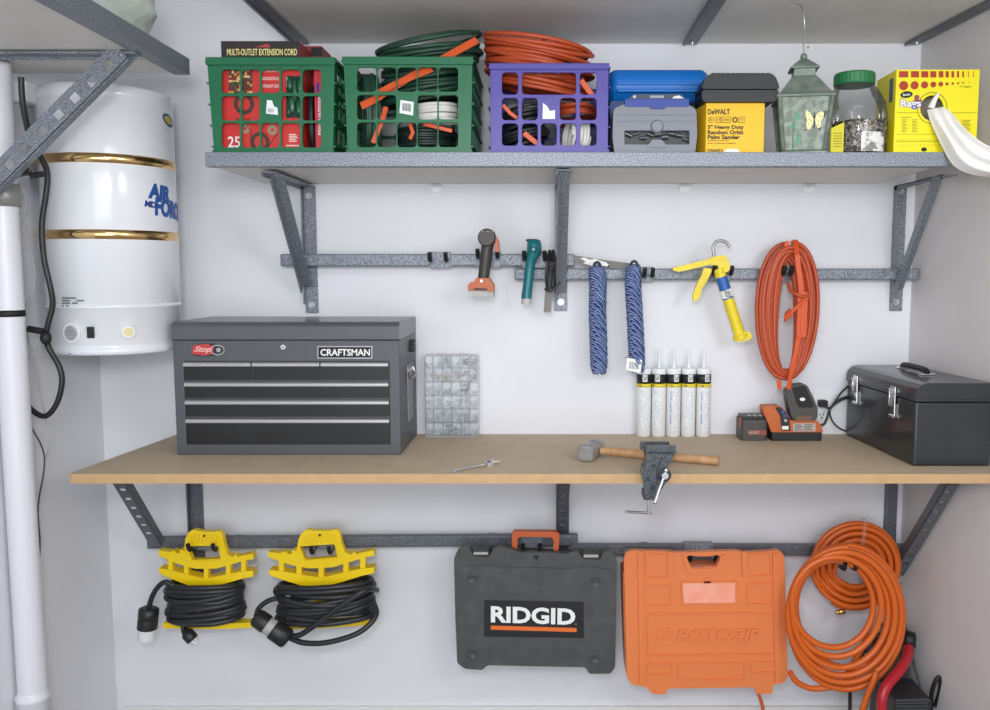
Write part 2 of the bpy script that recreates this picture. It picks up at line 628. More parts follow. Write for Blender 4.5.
# perforated brace
p0, p1 = P(121, 51, yb - 0.004), P(-30, 203, yb - 0.004)
d = (p1 - p0); L = d.length; d.normalize(); nrm = V((0, -1, 0)); sd = d.cross(nrm)
w = 0.052
holes = []
outer = [(0, -w / 2), (L, -w / 2), (L, w / 2), (0, w / 2)]
k = 0.035
while k < L - 0.04:
    holes.append([(k, -0.011), (k + 0.022, -0.011), (k + 0.022, 0.011), (k, 0.011)])
    k += 0.058
b = B()
b.prism([outer] + holes, p0, d, sd, (0, 1, 0), 0.004)
e = sd * (w / 2 - 0.002)
if e.z > 0:
    e = -e
b.prism([rect(0, L, 0, 0.03)], p0 + e, d, V((0, 1, 0)), -e.normalized(), 0.004)
b.obj('brace', HAM, srack, bevel=0.0008)

# crumpled plastic on that rack
rg = random.Random(5)
b = B()
rings = []
ns = 20
for i in range(12):
    t = i / 11
    y = -0.72 + 0.30 * t
    ring = []
    for k2 in range(ns):
        a = 2 * PI * k2 / ns
        rr = (0.16 + 0.05 * math.sin(3 * a + 5 * t) + rg.uniform(-0.018, 0.018)) * math.sin(PI * (0.12 + 0.76 * t)) ** 0.5
        x = xr - 0.19 + rr * 0.95 * math.cos(a)
        z = ZR + 0.16 + rr * 0.8 * math.sin(a)
        ring.append(V((min(x, xr - 0.012), y + rg.uniform(-0.01, 0.01), max(z, ZR + 0.0235))))
    rings.append(ring)
b.loft(rings)
tag(b.obj('plastic_bag', mat('grey green plastic sheet', (166, 176, 166), 0.3, noise=(9, (205, 212, 205), 0.4, 0.6), bump=(30, 0.5))),
    'crumpled grey-green plastic bag on top of the left rack, above its edge rail', 'bag')

# ================================================================ workbench
ZB = P(560, 434, 0).z
Yb = PZ(560, 474, ZB).y
thick = ZB - P(560, 483.5, Yb).z
fl, bl_ = P(68, 478, Yb), P(178, 436, -0.002)
plan = [(bl_.x, -0.002), (fl.x, Yb), (XR - SK * Yb - 0.003, Yb), (XR - 0.003, -0.002)]
plan = rpoly(plan, [0.004, 0.012, 0.001, 0.001])
bench = T('workbench', 'long tan fibreboard workbench top on grey wall brackets, tool chest standing on it', 'workbench', (0, Yb / 2, ZB - thick))
b = B()
b.use(1).prism([plan], (0, 0, ZB - thick), (1, 0, 0), (0, 1, 0), (0, 0, 1), thick)
# the two big faces use the face colour
o0 = len(b.f)
for i, f in enumerate(b.f):
    zs = [b.v[q][2] for q in f]
    if max(zs) - min(zs) < 1e-6:
        b.m[i] = 0
b.obj('bench_top', [MDF, MDFE], bench, bevel=0.002)
zu = ZB - thick

def bench_bracket(a0, a1, ybot, bx0, bx1, zb, yt, ye=-0.036):
    x0, x1 = P(a0, 500, 0).x, P(a1, 500, 0).x
    b = B()
    b.b2(x0, x1, -0.005, -0.001, P(a0, ybot, 0).z, zu - 0.001)
    b.b2(x0, x0 + 0.004, -0.03, -0.005, P(a0, ybot, 0).z + 0.05, zu - 0.001)
    b.b2(x0, x1, yt, -0.005, zu - 0.005, zu - 0.001)
    o = b.obj('bracket', HAM2, bench, bevel=0.001)
    # perforated diagonal
    q0, q1 = V((bx1, yt + 0.03, zu - 0.006)), V((bx0, ye, zb))
    d = (q1 - q0); L = d.length; d.normalize()
    side = V((1, 0, 0)); side = (side - d * side.dot(d)).normalized()
    n = d.cross(side)
    if n.y > 0:
        n = -n
    w = 0.036
    outer = [(0, 0), (L, 0), (L, w), (0, w)]
    hs = []
    k = 0.04
    while k < L - 0.05:
        hs.append([(k, 0.010), (k + 0.017, 0.010), (k + 0.017, 0.026), (k, 0.026)])
        k += 0.05
    b = B()
    b.prism([outer] + hs, q0, d, side, -n, 0.004)
    q2 = q0 + side * (w - 0.004) if a0 < 300 else q0
    b.prism([rect(0, L, 0, 0.03)], q2, d, -n, side, 0.004)
    b.obj('brace', HAM2, o, bevel=0.0008)
    bolt(o, ((x0 + x1) / 2, -0.005, zu - 0.055), 0.006)
    return o
bench_bracket(190, 203.5, 575, P(150, 545, -0.10).x, P(104, 490, -0.40).x, P(160, 546, -0.10).z, -0.42, -0.10)
bench_bracket(556, 569, 552, P(556, 560, -0.03).x, P(556, 560, -0.03).x, P(560, 531, -0.09).z, -0.42, -0.09)
bench_bracket(884, 897, 580, P(892.5, 560, -0.03).x, P(955, 486, -0.42).x, P(905, 575, -0.03).z, -0.44)

# ================================================================ tool rails on the wall
def rail(a0, a1, y0, y1, Y, lab, dark, dy=0.0):
    p0, p1 = P(a0, (y0 + y1) / 2, Y), P(a1, (y0 + y1) / 2 + dy, Y)
    h = abs(P(a0, y0, Y).z - P(a0, y1, Y).z)
    t = T('tool_rail', lab, 'rail', (p0 + p1) / 2 - V((0, 0, h / 2)), 'speckled grey tool rails')
    b = B()
    sec = rpoly(rect(-0.013, 0.013, -h / 2, h / 2), 0.006, 4)
    rings = [[p + V((0, y, z)) for y, z in sec] for p in (p0, p1)]
    b.loft(rings, smooth=False)
    b.obj('tube', dark, t, bevel=0.001)
    for p, s in ((p0, -1), (p1, 1)):
        B().box(p + V((s * 0.002, 0, 0)), (0.005, 0.024, h * 0.92)).obj('end_cap', HAM2, t, bevel=0.001)
    for s in (0.2, 0.8):
        q = p0.lerp(p1, s)
        B().b2(q.x - 0.014, q.x + 0.014, q.y + 0.010, -0.0005, q.z - h * 0.22, q.z + h * 0.22).obj('standoff', HAM2, t)
    return p0, p1, h
YR = -0.048
rail(283, 573, 254, 266.5, YR, 'upper left speckled grey tool rail, holding the drill and the teal light', HAM)
rail(516, 916, 268.5, 280, YR, 'upper right speckled grey tool rail, holding the ropes and the caulking gun', HAM)
rail(150, 576, 536.5, 548, YR, 'lower left speckled grey tool rail, holding the yellow cord reels', HAM2, -3)
rail(572, 934, 543.5, 554.5, YR, 'lower right speckled grey tool rail, holding the orange case and hoses', HAM2, 0.5)
# ================================================================ central vacuum canister
VX, VY, VR = -1.262, -0.25, 0.179
def vz(py):                                    # height of a pixel row on the canister's front
    return P(112, py, VY - VR).z
vac = T('vacuum_canister', 'tall glossy white canister with two brass bands on the wall beside the tool chest', 'canister', (VX, VY, vz(358)))
zb0, zs, zt_ = vz(356), vz(307), vz(80)
b = B()
b.lathe([(VR - 0.004, zs + 0.004), (VR - 0.001, zs + 0.006), (VR - 0.001, zt_ - 0.04), (VR - 0.003, zt_ - 0.037), (VR - 0.003, zt_ - 0.035), (VR - 0.001, zt_ - 0.033), (VR - 0.004, zt_ - 0.004), (VR - 0.02, zt_)], (VX, VY, 0), seg=64)
b.obj('body', WHITEG, vac)
b = B()
b.lathe([(VR - 0.012, zb0), (VR - 0.003, zb0 + 0.002), (VR - 0.003, zb0 + 0.018), (VR - 0.006, zb0 + 0.02), (VR - 0.006, zb0 + 0.028), (VR - 0.004, zb0 + 0.03), (VR - 0.004, zs - 0.006), (VR + 0.0005, zs - 0.004), (VR + 0.0005, zs + 0.005), (VR - 0.02, zs + 0.006)], (VX, VY, 0), seg=64)
b.obj('base', WHITEG, vac)
BRASS = mat('polished brass band', (226, 190, 132), 0.16, 1.0)
for py in (157, 234):
    z = vz(py)
    b = B()
    b.lathe([(VR - 0.001, -0.013), (VR + 0.0015, -0.012), (VR + 0.0015, 0.012), (VR - 0.001, 0.013)], (VX, VY, z), seg=64)
    b.obj('band', BRASS, vac)
def cyl_pt(a, z, r):
    return V((VX + r * math.sin(a), VY - r * math.cos(a), z))
def cyl_patch(b, px, py, fn, r, n=28, depth=0.002):
    """disc-like patch bent on the canister; fn(t)->(du,dz) outline"""
    p, a = on_cyl(px, py, VX, VY, VR)
    out = [fn(2 * PI * i / n) for i in range(n)]
    ring0 = [cyl_pt(a + u / VR, p.z + z, VR - 0.004) for u, z in out]
    ring1 = [cyl_pt(a + u / VR, p.z + z, VR + r) for u, z in out]
    b.loft([ring0, ring1], smooth=False, caps=True)
    return p, a
b = B(); cyl_patch(b, 71, 333, lambda t: (0.027 * math.cos(t), 0.027 * math.sin(t)), 0.001, 32)
b.obj('grille_ring', WHITEP, vac)
b = B(); p, a = cyl_patch(b, 71, 333, lambda t: (0.022 * math.cos(t), 0.022 * math.sin(t)), 0.002, 32)
b.use(1)
for i in range(-5, 6):
    for j in range(-5, 6):
        u, z = i * 0.0038 + (j % 2) * 0.0019, j * 0.0036
        if u * u + z * z < 0.02**2:
            q = cyl_pt(a + u / VR, p.z + z, VR + 0.0015)
            n = V((math.sin(a), -math.cos(a), 0))
            b.cyl(q, q + n * 0.001, 0.0012, seg=6)
b.obj('exhaust_grille', [mat('grille grey', (206, 208, 212), 0.4), mat('grille holes', (96, 98, 104), 0.6)], vac)
b = B()
sq = lambda w, h: (lambda t: (max(-w, min(w, 1.5 * w * math.cos(t))), max(-h, min(h, 1.5 * h * math.sin(t)))))
cyl_patch(b, 90.5, 332.5, sq(0.009, 0.0155), 0.002); b.obj('switch', BLACK, vac)
b = B(); cyl_patch(b, 128, 332, lambda t: (0.0165 * math.cos(t), 0.0165 * math.sin(t)), 0.008, 28); rim = b.obj('inlet_port', WHITEP, vac)
b = B(); cyl_patch(b, 128, 332, lambda t: (0.0125 * math.cos(t), 0.0125 * math.sin(t)), 0.0095, 28); b.obj('port_cap', mat('cream cap', (222, 214, 160), 0.5), rim)
b = B(); cyl_patch(b, 168.5, 120.5, lambda t: (0.030 * math.cos(t), 0.0165 * math.sin(t) - 0.006 * math.cos(t)), 0.0008); b.obj('badge', mat('badge navy', (34, 84, 120), 0.4), vac)
b = B(); cyl_patch(b, 168.5, 120.5, lambda t: (0.022 * math.cos(t), 0.010 * math.sin(t) - 0.0045 * math.cos(t)), 0.0013); b.obj('badge_print', mat('badge gold', (206, 186, 70), 0.4), vac)
def cyl_text(b, s, px0, py0, px1, py1, bold=0.03, shear=0.0, slope=0.0, r=0.0008):
    p, a0 = on_cyl(px0, py1, VX, VY, VR); q, a1 = on_cyl(px1, py0, VX, VY, VR)
    vs, fs, rim = text_geo(s, bold, shear)
    lo = [cyl_pt(a0 + (a1 - a0) * x, p.z + (q.z - p.z) * y + slope * x, VR - 0.0005) for x, y in vs]
    hi = [cyl_pt(a0 + (a1 - a0) * x, p.z + (q.z - p.z) * y + slope * x, VR + r) for x, y in vs]
    n = len(vs)
    b.add(lo + hi, [tuple(i + n for i in f) for f in fs] + [(c, d, d + n, c + n) for c, d in rim])
LB = mat('logo blue', (28, 84, 158), 0.4)
b = B()
cyl_text(b, 'AIR', 148, 185, 169, 198, 0.05, 0.15, -0.006)
cyl_text(b, 'FORCE', 155, 201, 181, 215.5, 0.05, 0.12, -0.010)
b.obj('logo_lettering', LB, vac)
b = B(); cyl_text(b, 'MD', 144.5, 201, 156, 206.5, 0.04, 0.2, -0.003); b.obj('logo_initials', mat('logo dark blue', (30, 60, 140), 0.4), vac)
b = B()
for k, (x0, x1) in enumerate(((62, 76), (62, 70), (76, 84), (62, 70), (72, 78), (62, 69))):
    y = 298.0 + (k + 1) // 2 * 2.6
    p, a0 = on_cyl(x0, y, VX, VY, VR); q, a1 = on_cyl(x1, y, VX, VY, VR)
    rr = [[cyl_pt(a0 + (a1 - a0) * t / 4, p.z + dz, VR + 0.0004) for t in range(5)] for dz in (0.0022, -0.0022)]
    b.loft(rr, caps=False, closed=False)
b.obj('rating_print', GREYINK, vac)
for px_, py_ in ((70, 355),):
    b = B(); p, a = on_cyl(px_, py_, VX, VY, VR)
    q = cyl_pt(a, p.z, VR - 0.003); b.ball(q, 0.005, 10); b.obj('screw', STEEL, vac)
# side bracket towards the left wall
zq = P(33, 94, -0.36).z
B().b2(XL + 0.0005, XL + 0.05, -0.40, -0.33, zq - 0.027, zq + 0.027).obj('mounting_bracket', WHITEP, vac, bevel=0.003)

# ================================================================ plastic pipe on the left wall
PXX, PYY, PR = -1.405, -0.52, 0.036
PVC = mat('white pipe plastic', (226, 226, 234), 0.3)
pipe = T('vacuum_pipe', 'vertical white plastic pipe along the left wall, left of the canister', 'pipe', (PXX, PYY, 0))
b = B(); b.cyl((PXX, PYY, 0.001), (PXX, PYY, ZR - 0.002), PR, seg=36); b.obj('tube', PVC, pipe)
z0, z1 = P(10, 207, PYY).z, P(10, 184, PYY).z
b = B(); b.lathe([(PR + 0.0005, 0), (PR + 0.005, 0.001), (PR + 0.005, z1 - z0 - 0.001), (PR + 0.0005, z1 - z0)], (PXX, PYY, z0), seg=36); b.obj('coupling', mat('galvanised grey', (160, 160, 158), 0.4, 0.5), pipe)
z0, z1 = P(10, 316.5, PYY).z, P(10, 310, PYY).z
b = B(); b.lathe([(PR + 0.0003, 0), (PR + 0.001, 0), (PR + 0.001, z1 - z0), (PR + 0.0003, z1 - z0)], (PXX, PYY, z0), seg=36); b.obj('tape_band', BLACK, pipe)
zc = P(24, 694, PYY).z
b = B(); b.lathe([(PR + 0.0005, -0.12), (PR + 0.006, -0.118), (PR + 0.006, -0.012), (PR + 0.007, -0.011), (PR + 0.007, 0.0), (PR + 0.003, 0.002), (PR + 0.0005, 0.012)], (PXX, PYY, zc), seg=36); b.obj('fitting', PVC, pipe)

# ================================================================ cords around the canister
def px_path(pts, k=6):
    """pts: (px, py, Y)"""
    return smooth_path([P(*q) for q in pts], k)
t = T('black_power_cable', 'thick black power cord hanging in a loop left of the white canister', 'cord', P(44, 416, -0.47))
b = B(); b.tube(px_path([(21, 77, -0.56), (23, 105, -0.55), (31, 140, -0.52), (44, 163, -0.49), (47.5, 176, -0.48), (46, 195, -0.48), (42, 225, -0.48), (44, 258, -0.48), (51, 290, -0.475), (52.5, 306, -0.47), (48, 325, -0.47), (46, 338, -0.465), (50, 350, -0.46), (59, 366, -0.46), (62, 382, -0.46), (57, 403, -0.46), (46, 416, -0.46), (33, 411, -0.455), (22, 398, -0.45), (12, 385, -0.44)]), 0.0075, 10)
b.obj('cable', BLACKP, t)
b = B(); q = P(46, 338, -0.475); b.ball(q, 0.016, 12, 0.9, 0.9, 1.2); b.obj('strain_relief', BLACK, t)
q = P(36, 331, -0.475)
b = B(); b.cyl(q + V((-0.02, 0, 0.006)), q + V((0.022, 0, -0.002)), 0.009, seg=14); b.obj('connector', BLACK, t)
t = T('signal_wire', 'thin dark wire running down beside the white pipe to the floor', 'wire', P(36, 680, -0.46))
b = B(); b.tube(px_path([(20, 308, -0.475), (23, 328, -0.475), (24, 340, -0.475), (18.5, 358, -0.475), (19.5, 382, -0.475), (24, 412, -0.47), (33, 430, -0.46), (43, 450, -0.45), (44, 470, -0.45), (38, 508, -0.45), (40, 545, -0.45), (37, 590, -0.45), (37.5, 640, -0.45), (35.5, 682, -0.455)]), 0.0022, 6)
b.obj('cable', DKGREY, t)
t = T('thermostat_wire', 'thin pale grey wire twisted between the white pipe and the canister', 'wire', P(48, 440, -0.46))
GW = mat('pale grey wire', (178, 178, 174), 0.5)
b = B(); b.tube(px_path([(17, 182, -0.474), (25, 195, -0.47), (25, 208, -0.47), (19, 219, -0.474), (24, 232, -0.47), (30, 250, -0.46), (35, 272, -0.45), (33, 290, -0.45), (26, 304, -0.45), (26, 318, -0.448), (28, 338, -0.445), (34, 352, -0.435), (40, 342, -0.43), (42, 334, -0.42)]), 0.0020, 6)
b.obj('upper_strand', GW, t)
b = B(); b.tube(px_path([(25, 362, -0.45), (29, 358, -0.44), (34, 355, -0.432), (36, 375, -0.43), (41, 398, -0.43), (46, 420, -0.43), (50, 440, -0.43), (46, 458, -0.43)]), 0.0020, 6)
b.obj('lower_strand', GW, t)

# ================================================================ hook builder
def hook(px0, px1, py, Y, lab, rail_y=YR, h=0.042, reach=0.07, tipn=None, rise=0.016, rz=0.0):
    """double prong hook clipped on a rail; px0/px1: columns of its two tips"""
    tipY = rail_y - 0.013 - reach
    a, c = P(px0, py, tipY), P(px1, py, tipY)
    mx = (a.x + c.x) / 2
    zr = rz
    t = T('rail_hook', lab, 'hook', (mx, rail_y, zr - h / 2), 'black tipped double hooks on the tool rails')
    b = B()
    y0 = rail_y - 0.0135
    w = abs(c.x - a.x) / 2
    b.b2(mx - w - 0.008, mx + w + 0.008, y0 - 0.003, y0, zr - h / 2 - 0.004, zr + h / 2 + 0.003)
    b.b2(mx - w - 0.008, mx + w + 0.008, y0 - 0.003, rail_y + 0.012, zr + h / 2 + 0.002, zr + h / 2 + 0.0045)
    b.obj('clip', HAM, t, bevel=0.001)
    for q in (a, c):
        zb = q.z - rise
        path = smooth_path([(q.x, y0 - 0.002, zb), (q.x, (y0 + tipY) / 2, zb - 0.003), (q.x, tipY + 0.012, zb), (q.x, tipY, q.z)], 5)
        bb = B(); bb.tube(path, 0.0042, 10)
        pr = bb.obj('prong', STEEL, t)
        bb = B(); bb.tube(path[-8:] + [path[-1] + V((0, -0.002, 0.006))], 0.0068, 10); bb.obj('rubber_tip', BLACK, pr)
    return t
zUL = P(430, 260, YR).z; zUR = P(700, 274.3, YR).z
def zLL(px_):
    return P(px_, 542.2 - 3 * (px_ - 150) / 426, YR).z
zLR = P(750, 549.2, YR).z
hook(429.5, 445.5, 254.5, YR, 'empty black tipped hook on the upper rail, left of the drill', rz=zUL)
hook(477.5, 497.2, 251, YR, 'black tipped hook carrying the orange and grey drill', rz=zUL)
hook(524, 544.7, 253, YR, 'black tipped hook carrying the teal light', rz=zUL)
hook(645, 653, 270, YR, 'empty narrow hook on the upper rail, right of the blue ropes', rz=zUR, h=0.038)
hook(714.5, 732, 268, YR, 'black tipped hook carrying the yellow caulking gun', rz=zUR, h=0.038)
hook(784.5, 792, 268, YR, 'black tipped hook inside the coiled orange extension cord', rz=zUR, h=0.038)
hook(188, 213, 546, YR, 'black tipped hook through the left yellow cord reel', rz=zLL(200), h=0.038, reach=0.085)
hook(311, 329, 549, YR, 'black tipped hook through the right yellow cord reel', rz=zLL(320), h=0.038, reach=0.085)
hook(523, 540, 546, YR, 'black tipped hook holding the grey power tool case', rz=zLL(530), h=0.038, reach=0.085)
hook(690.5, 716, 556, YR, 'black tipped hook holding the orange tool case', rz=zLR, h=0.038, reach=0.085)
hook(845, 856, 565, YR, 'black tipped hook carrying the two orange hoses', rz=zLR, h=0.038, reach=0.19)
# hook near the brace of the left rack
t = T('rail_hook', 'black tipped hook by the pipe coupling, below the left rack brace', 'hook', P(4, 184, -0.56), 'black tipped double hooks on the tool rails')
for (a, c), (d_, e) in (((-4, 180), (30, 171)), ((-4, 184), (44, 174))):
    q0, q1 = P(a, c, -0.585), P(d_, e, -0.585)
    q0.x = XL + 0.001
    bb = B(); bb.tube([q0, q0.lerp(q1, 0.5), q1], 0.0035, 8); pr = bb.obj('prong', STEEL, t)
    bb = B(); bb.cyl(q1 - (q1 - q0).normalized() * 0.034, q1, 0.0075, seg=12); bb.obj('rubber_tip', BLACK, pr)
# ================================================================ crates on the upper shelf
ZS = ZSH + 0.0005
GREEN = mat('green crate plastic', (8, 100, 62), 0.42, bump=(90, 0.08))
PURPLE = mat('purple crate plastic', (76, 64, 152), 0.42, bump=(90, 0.08))
RED = mat('red carton', (206, 44, 40), 0.5)
GCORD = mat('dark green cord', (30, 66, 50), 0.45)
BCORD = mat('black cord', (34, 36, 40), 0.45)
WCORD = mat('white cord', (226, 224, 218), 0.5)
OSTRAP = mat('orange strap', (212, 84, 34), 0.45)
STICK = mat('white sticker', (232, 236, 234), 0.6)

def crate(lab, L, R_, top, Yf, Yk, cols, rows, m, skip, merged, flare, rimh):
    """cols/rows: pixel spans of the openings on the front panel at depth Yf"""
    xl, xr2 = P(L, 150, Yf).x, P(R_, 150, Yf).x
    zt = P(L, top, Yf).z
    t = T('milk_crate', lab, 'crate', ((xl + xr2) / 2, (Yf + Yk) / 2, ZS), None)
    th = 0.007
    # front and back grids
    hs = []
    for r_, (ra, rb) in enumerate(rows):
        for c_, (ca, cb) in enumerate(cols):
            if (r_, c_) in skip:
                continue
            if (r_, c_) in merged:
                cb = cols[c_ + merged[(r_, c_)]][1]
            hs.append(prect(ca, ra, cb, rb, Yf, 0.011))
    outer = [(xl, ZS), (xr2, ZS), (xr2 + flare, zt), (xl - flare, zt)]
    B().slab([outer] + hs, Yf, th).obj('front_panel', m, t, bevel=0.0012)
    bk = []
    n = len(cols)
    for r_ in range(3):
        za, zb = ZS + 0.03 + r_ * (zt - ZS - 0.05) / 3, ZS + 0.03 + (r_ + 1) * (zt - ZS - 0.05) / 3 - 0.010
        for c_ in range(n):
            xa, xb = xl + 0.03 + c_ * (xr2 - xl - 0.05) / n, xl + 0.03 + (c_ + 1) * (xr2 - xl - 0.05) / n - 0.01
            bk.append(rpoly(rect(xa, xb, za, zb), 0.01))
    B().slab([outer] + bk, Yk - th, th).obj('back_panel', m, t, bevel=0.0012)
    for s, x in ((-1, xl), (1, xr2)):
        sh = []
        W = Yk - Yf
        for r_ in range(3):
            za, zb = 0.03 + r_ * (zt - ZS - 0.05) / 3, 0.03 + (r_ + 1) * (zt - ZS - 0.05) / 3 - 0.010
            for c_ in range(5):
                ya, yb2 = 0.03 + c_ * (W - 0.05) / 5, 0.03 + (c_ + 1) * (W - 0.05) / 5 - 0.012
                sh.append(rpoly(rect(ya, yb2, za, zb), 0.01))
        up = V((s * flare, 0, zt - ZS)).normalized()
        b = B()
        b.prism([rect(th, W - th, 0, (zt - ZS))] + sh, (x - s * th if s > 0 else x, Yf, ZS), (0, 1, 0), up, V((1, 0, 0)), th)
        # outer flange tabs
        for k in range(5):
            z = ZS + 0.02 + k * (zt - ZS - 0.03) / 4
            xx = x + s * flare * (z - ZS) / (zt - ZS)
            b.b2(xx if s > 0 else xx - 0.006, xx + 0.006 if s > 0 else xx, Yf + 0.0005, Yk - 0.0005, z - 0.002, z + 0.002)
        b.obj('side_panel', m, t, bevel=0.001)
    b = B()
    b.b2(xl + 0.004, xr2 - 0.004, Yf + th, Yk - th, ZS, ZS + 0.006)
    b.obj('floor_panel', m, t)
    # rim: two rails, front lip and lower lip
    b = B()
    f = flare
    b.b2(xl - f - 0.002, xr2 + f + 0.002, Yf - 0.006, Yf - 0.0003, zt - rimh, zt)
    b.b2(xl - f - 0.002, xr2 + f + 0.002, Yk + 0.0003, Yk + 0.006, zt - rimh, zt)
    b.b2(xl - f - 0.002, xl - f + 0.003, Yf - 0.0003, Yk + 0.0003, zt - rimh * 0.5, zt)
    b.b2(xr2 + f - 0.003, xr2 + f + 0.002, Yf - 0.0003, Yk + 0.0003, zt - rimh * 0.5, zt)
    b.obj('rim', m, t, bevel=0.0015)
    b = B()
    zl = ZS + 0.012
    b.b2(xl - 0.003, xr2 + 0.003, Yf - 0.003, Yf - 0.0003, ZS, zl)
    # vertical ribs between openings
    for (ca, cb), (da, db) in zip(cols[:-1], cols[1:]):
        x = P((cb + da) / 2, 100, Yf).x
        bb = B(); bb.b2(x - 0.0013, x + 0.0013, Yf - 0.0035, Yf - 0.0003, zt - rimh - 0.012, zt - rimh); bb.obj('rib', m, t)
    b.obj('lower_lip', m, t)
    return t, xl, xr2, zt

YC, YCK = -0.455, -0.135
rows1 = [(69.5, 93), (96, 120.5), (123, 147.5)]
cols1 = [(221.5, 240), (242, 259.5), (261.5, 279.5), (281.5, 300), (302.5, 321)]
c1, xl1, xr1, zt1 = crate('left green plastic crate with red cartons showing through its openings', 214, 333, 57.5, YC, YCK, cols1, rows1, GREEN, {(1, 2)}, {}, 0.010, 0.020)
b = B(); b.slab([pxl([(266, 113.5), (278, 115), (277.5, 107.5), (274, 106.5), (272, 100.5), (267, 100)], YC - 0.0005)], YC - 0.0008, 0.0005); s1 = b.obj('torn_sticker', STICK, c1)
b = B()
for k in range(5):
    b.slab([prect(268 + k * 1.2, 108.5, 268.6 + k * 1.2, 112.5, YC - 0.0010)], YC - 0.0012, 0.0003)
b.obj('sticker_print', GREYINK, s1)

rows2 = [(67.5, 91.5), (95, 119.5), (122.5, 147)]
cols2 = [(357, 376), (377.3, 396), (397.3, 416.5), (417.6, 437.2), (438.5, 458)]
c2, xl2, xr2_, zt2 = crate('middle green plastic crate holding dark green cords and a white cord', 347.5, 471, 57, YC, YCK, cols2, rows2, GREEN, {(1, 2)}, {}, 0.006, 0.020)
s2 = B().slab([pxl([(399.5, 113), (413, 115.5), (413.8, 102), (400.5, 100)], YC)], YC - 0.0006, 0.0005).obj('barcode_sticker', STICK, c2)
b = B()
for k in range(9):
    x = 402.5 + k * 1.0
    b.slab([pxl([(x, 110.5 + k * .15), (x + (0.5 if k % 3 else 0.8), 110.5 + k * .15), (x + 0.5, 103 + k * .1), (x, 103 + k * .1)], YC)], YC - 0.0009, 0.0003)
b.obj('barcode', INK, s2)

rows3 = [(72.5, 94.5), (98, 120), (123.5, 145.5)]
cols3 = [(502, 518), (522, 537.5), (541, 556.5), (560, 576), (580, 596.5)]
c3, xl3, xr3, zt3 = crate('purple plastic crate piled with orange extension cord', 490.5, 608, 63.5, YC, YCK, cols3, rows3, PURPLE, {(1, 2), (0, 2), (0, 3)}, {(0, 1): 2}, 0.0, 0.016)
s3 = B().slab([pxl([(542.5, 119), (555, 119), (555, 110), (550, 111), (547, 106), (543, 103)], YC)], YC - 0.0006, 0.0005).obj('torn_sticker', STICK, c3)

# ---------------- cartons in the left crate
yf = YC + 0.022
xa, xb = P(219, 100, yf).x, P(302, 100, yf).x
zr = P(240, 66, yf).z
rb = T('light_string_carton', 'red printed carton inside the left green crate, marked 25', 'carton', ((xa + xb) / 2, yf, ZS + 0.0065))
B().b2(xa, xb, yf, yf + 0.10, ZS + 0.0065, zr).obj('carton', RED, rb, bevel=0.001)
y2 = yf - 0.0006
b = B()
px_text(b, '25', 228, 136.5, 240, 147.5, y2, bold=0.01); b.obj('number_print', PAPERW, rb)
b = B()
for k, (y0, s) in enumerate(((69.0, 'ULTRA LIGHTS'), (77.0, 'INDOOR/OUTDOOR'), (84.5, 'STRAIGHT LINE'))):
    px_text(b, s, 262.5, y0, 279, y0 + 3.2, y2, bold=0.02)
for k in range(5):
    b.slab([prect(289, 134 + k * 1.7, 296 + (k % 3), 134.9 + k * 1.7, y2)], y2 - 0.0003, 0.0003)
b.slab([prect(286, 145, 299, 146.2, y2)], y2 - 0.0003, 0.0003)
b.obj('text_print', mat('pale print', (236, 214, 200), 0.6), rb)
b = B()
cm = [mat('print brown', (70, 44, 30), 0.6), mat('print gold', (206, 160, 70), 0.6), mat('print cream', (226, 206, 160), 0.6), mat('print green', (40, 80, 50), 0.6), mat('print dark red', (120, 30, 26), 0.6)]
rg = random.Random(3)
for i in range(9):
    for j in range(11):
        b.use(rg.choice([0, 0, 1, 2, 3, 4]))
        x, y = 229 + i * 2.6, 69 + j * 2.2
        b.slab([prect(x + rg.uniform(-.4, .4), y, x + 2.4, y + 2.1 + rg.uniform(-.3, .3), y2)], y2 - 0.0003, 0.0003)
b.obj('bulb_photo_print', cm, rb)
def ring_print(cx, cy, ro, ri, part, m, parent, Y=None):
    Y = y2 if Y is None else Y
    c = P(cx, cy, Y); s = (Y + 2.75) / F
    B().slab([ell(c.x, c.z, ro * s, ro * s * 1.02), ell(c.x, c.z, ri * s, ri * s)], Y - 0.0003, 0.0003).obj(part, m, parent)
WR = mat('wreath print', (60, 50, 34), 0.6)
ring_print(244, 104, 10, 6.2, 'wreath_print', WR, rb)
ring_print(260, 142, 9.5, 6, 'wreath_print', WR, rb)
ring_print(245, 128.5, 4.6, 1.8, 'ornament_print', mat('print sage', (150, 140, 110), 0.6), rb)
ring_print(272.5, 130, 4.8, 1.8, 'ornament_print', mat('print sage', (150, 140, 110), 0.6), rb)
b = B()
for pts in (((236, 118), (244, 124), (247, 118)), ((250, 118), (247, 126), (252, 132)), ((252, 132), (250, 138), (255, 146)), ((269, 146), (274, 138), (277, 134))):
    b.tube([P(a, c, y2 - 0.0002) for a, c in pts], 0.0012, 5)
b.obj('cord_print', WR, rb)
win = B().slab([prect(286, 76, 303, 118, y2)], y2 - 0.0003, 0.0003).obj('window', mat('carton window dark', (28, 34, 32), 0.3), rb)
b = B()
for k, (x, y, w_, h_) in enumerate(((290, 84, 3, 8), (295, 90, 3.5, 12), (300, 86, 2.6, 9), (292, 104, 4, 11), (299, 108, 3.2, 9), (289, 112, 2.4, 5))):
    c = P(x, y, y2); s = (y2 + 2.75) / F
    b.ball((c.x, y2 - 0.002, c.z), s, 14, w_, 3.0, h_)
b.obj('bulb', mat('green bulb', (24, 78, 54), 0.25), win)
b = B(); b.slab([pxl([(286.5, 86), (289, 90), (289, 78), (286.5, 77)], y2)], y2 - 0.0006, 0.0003).obj('window_tag', PAPERW, win)

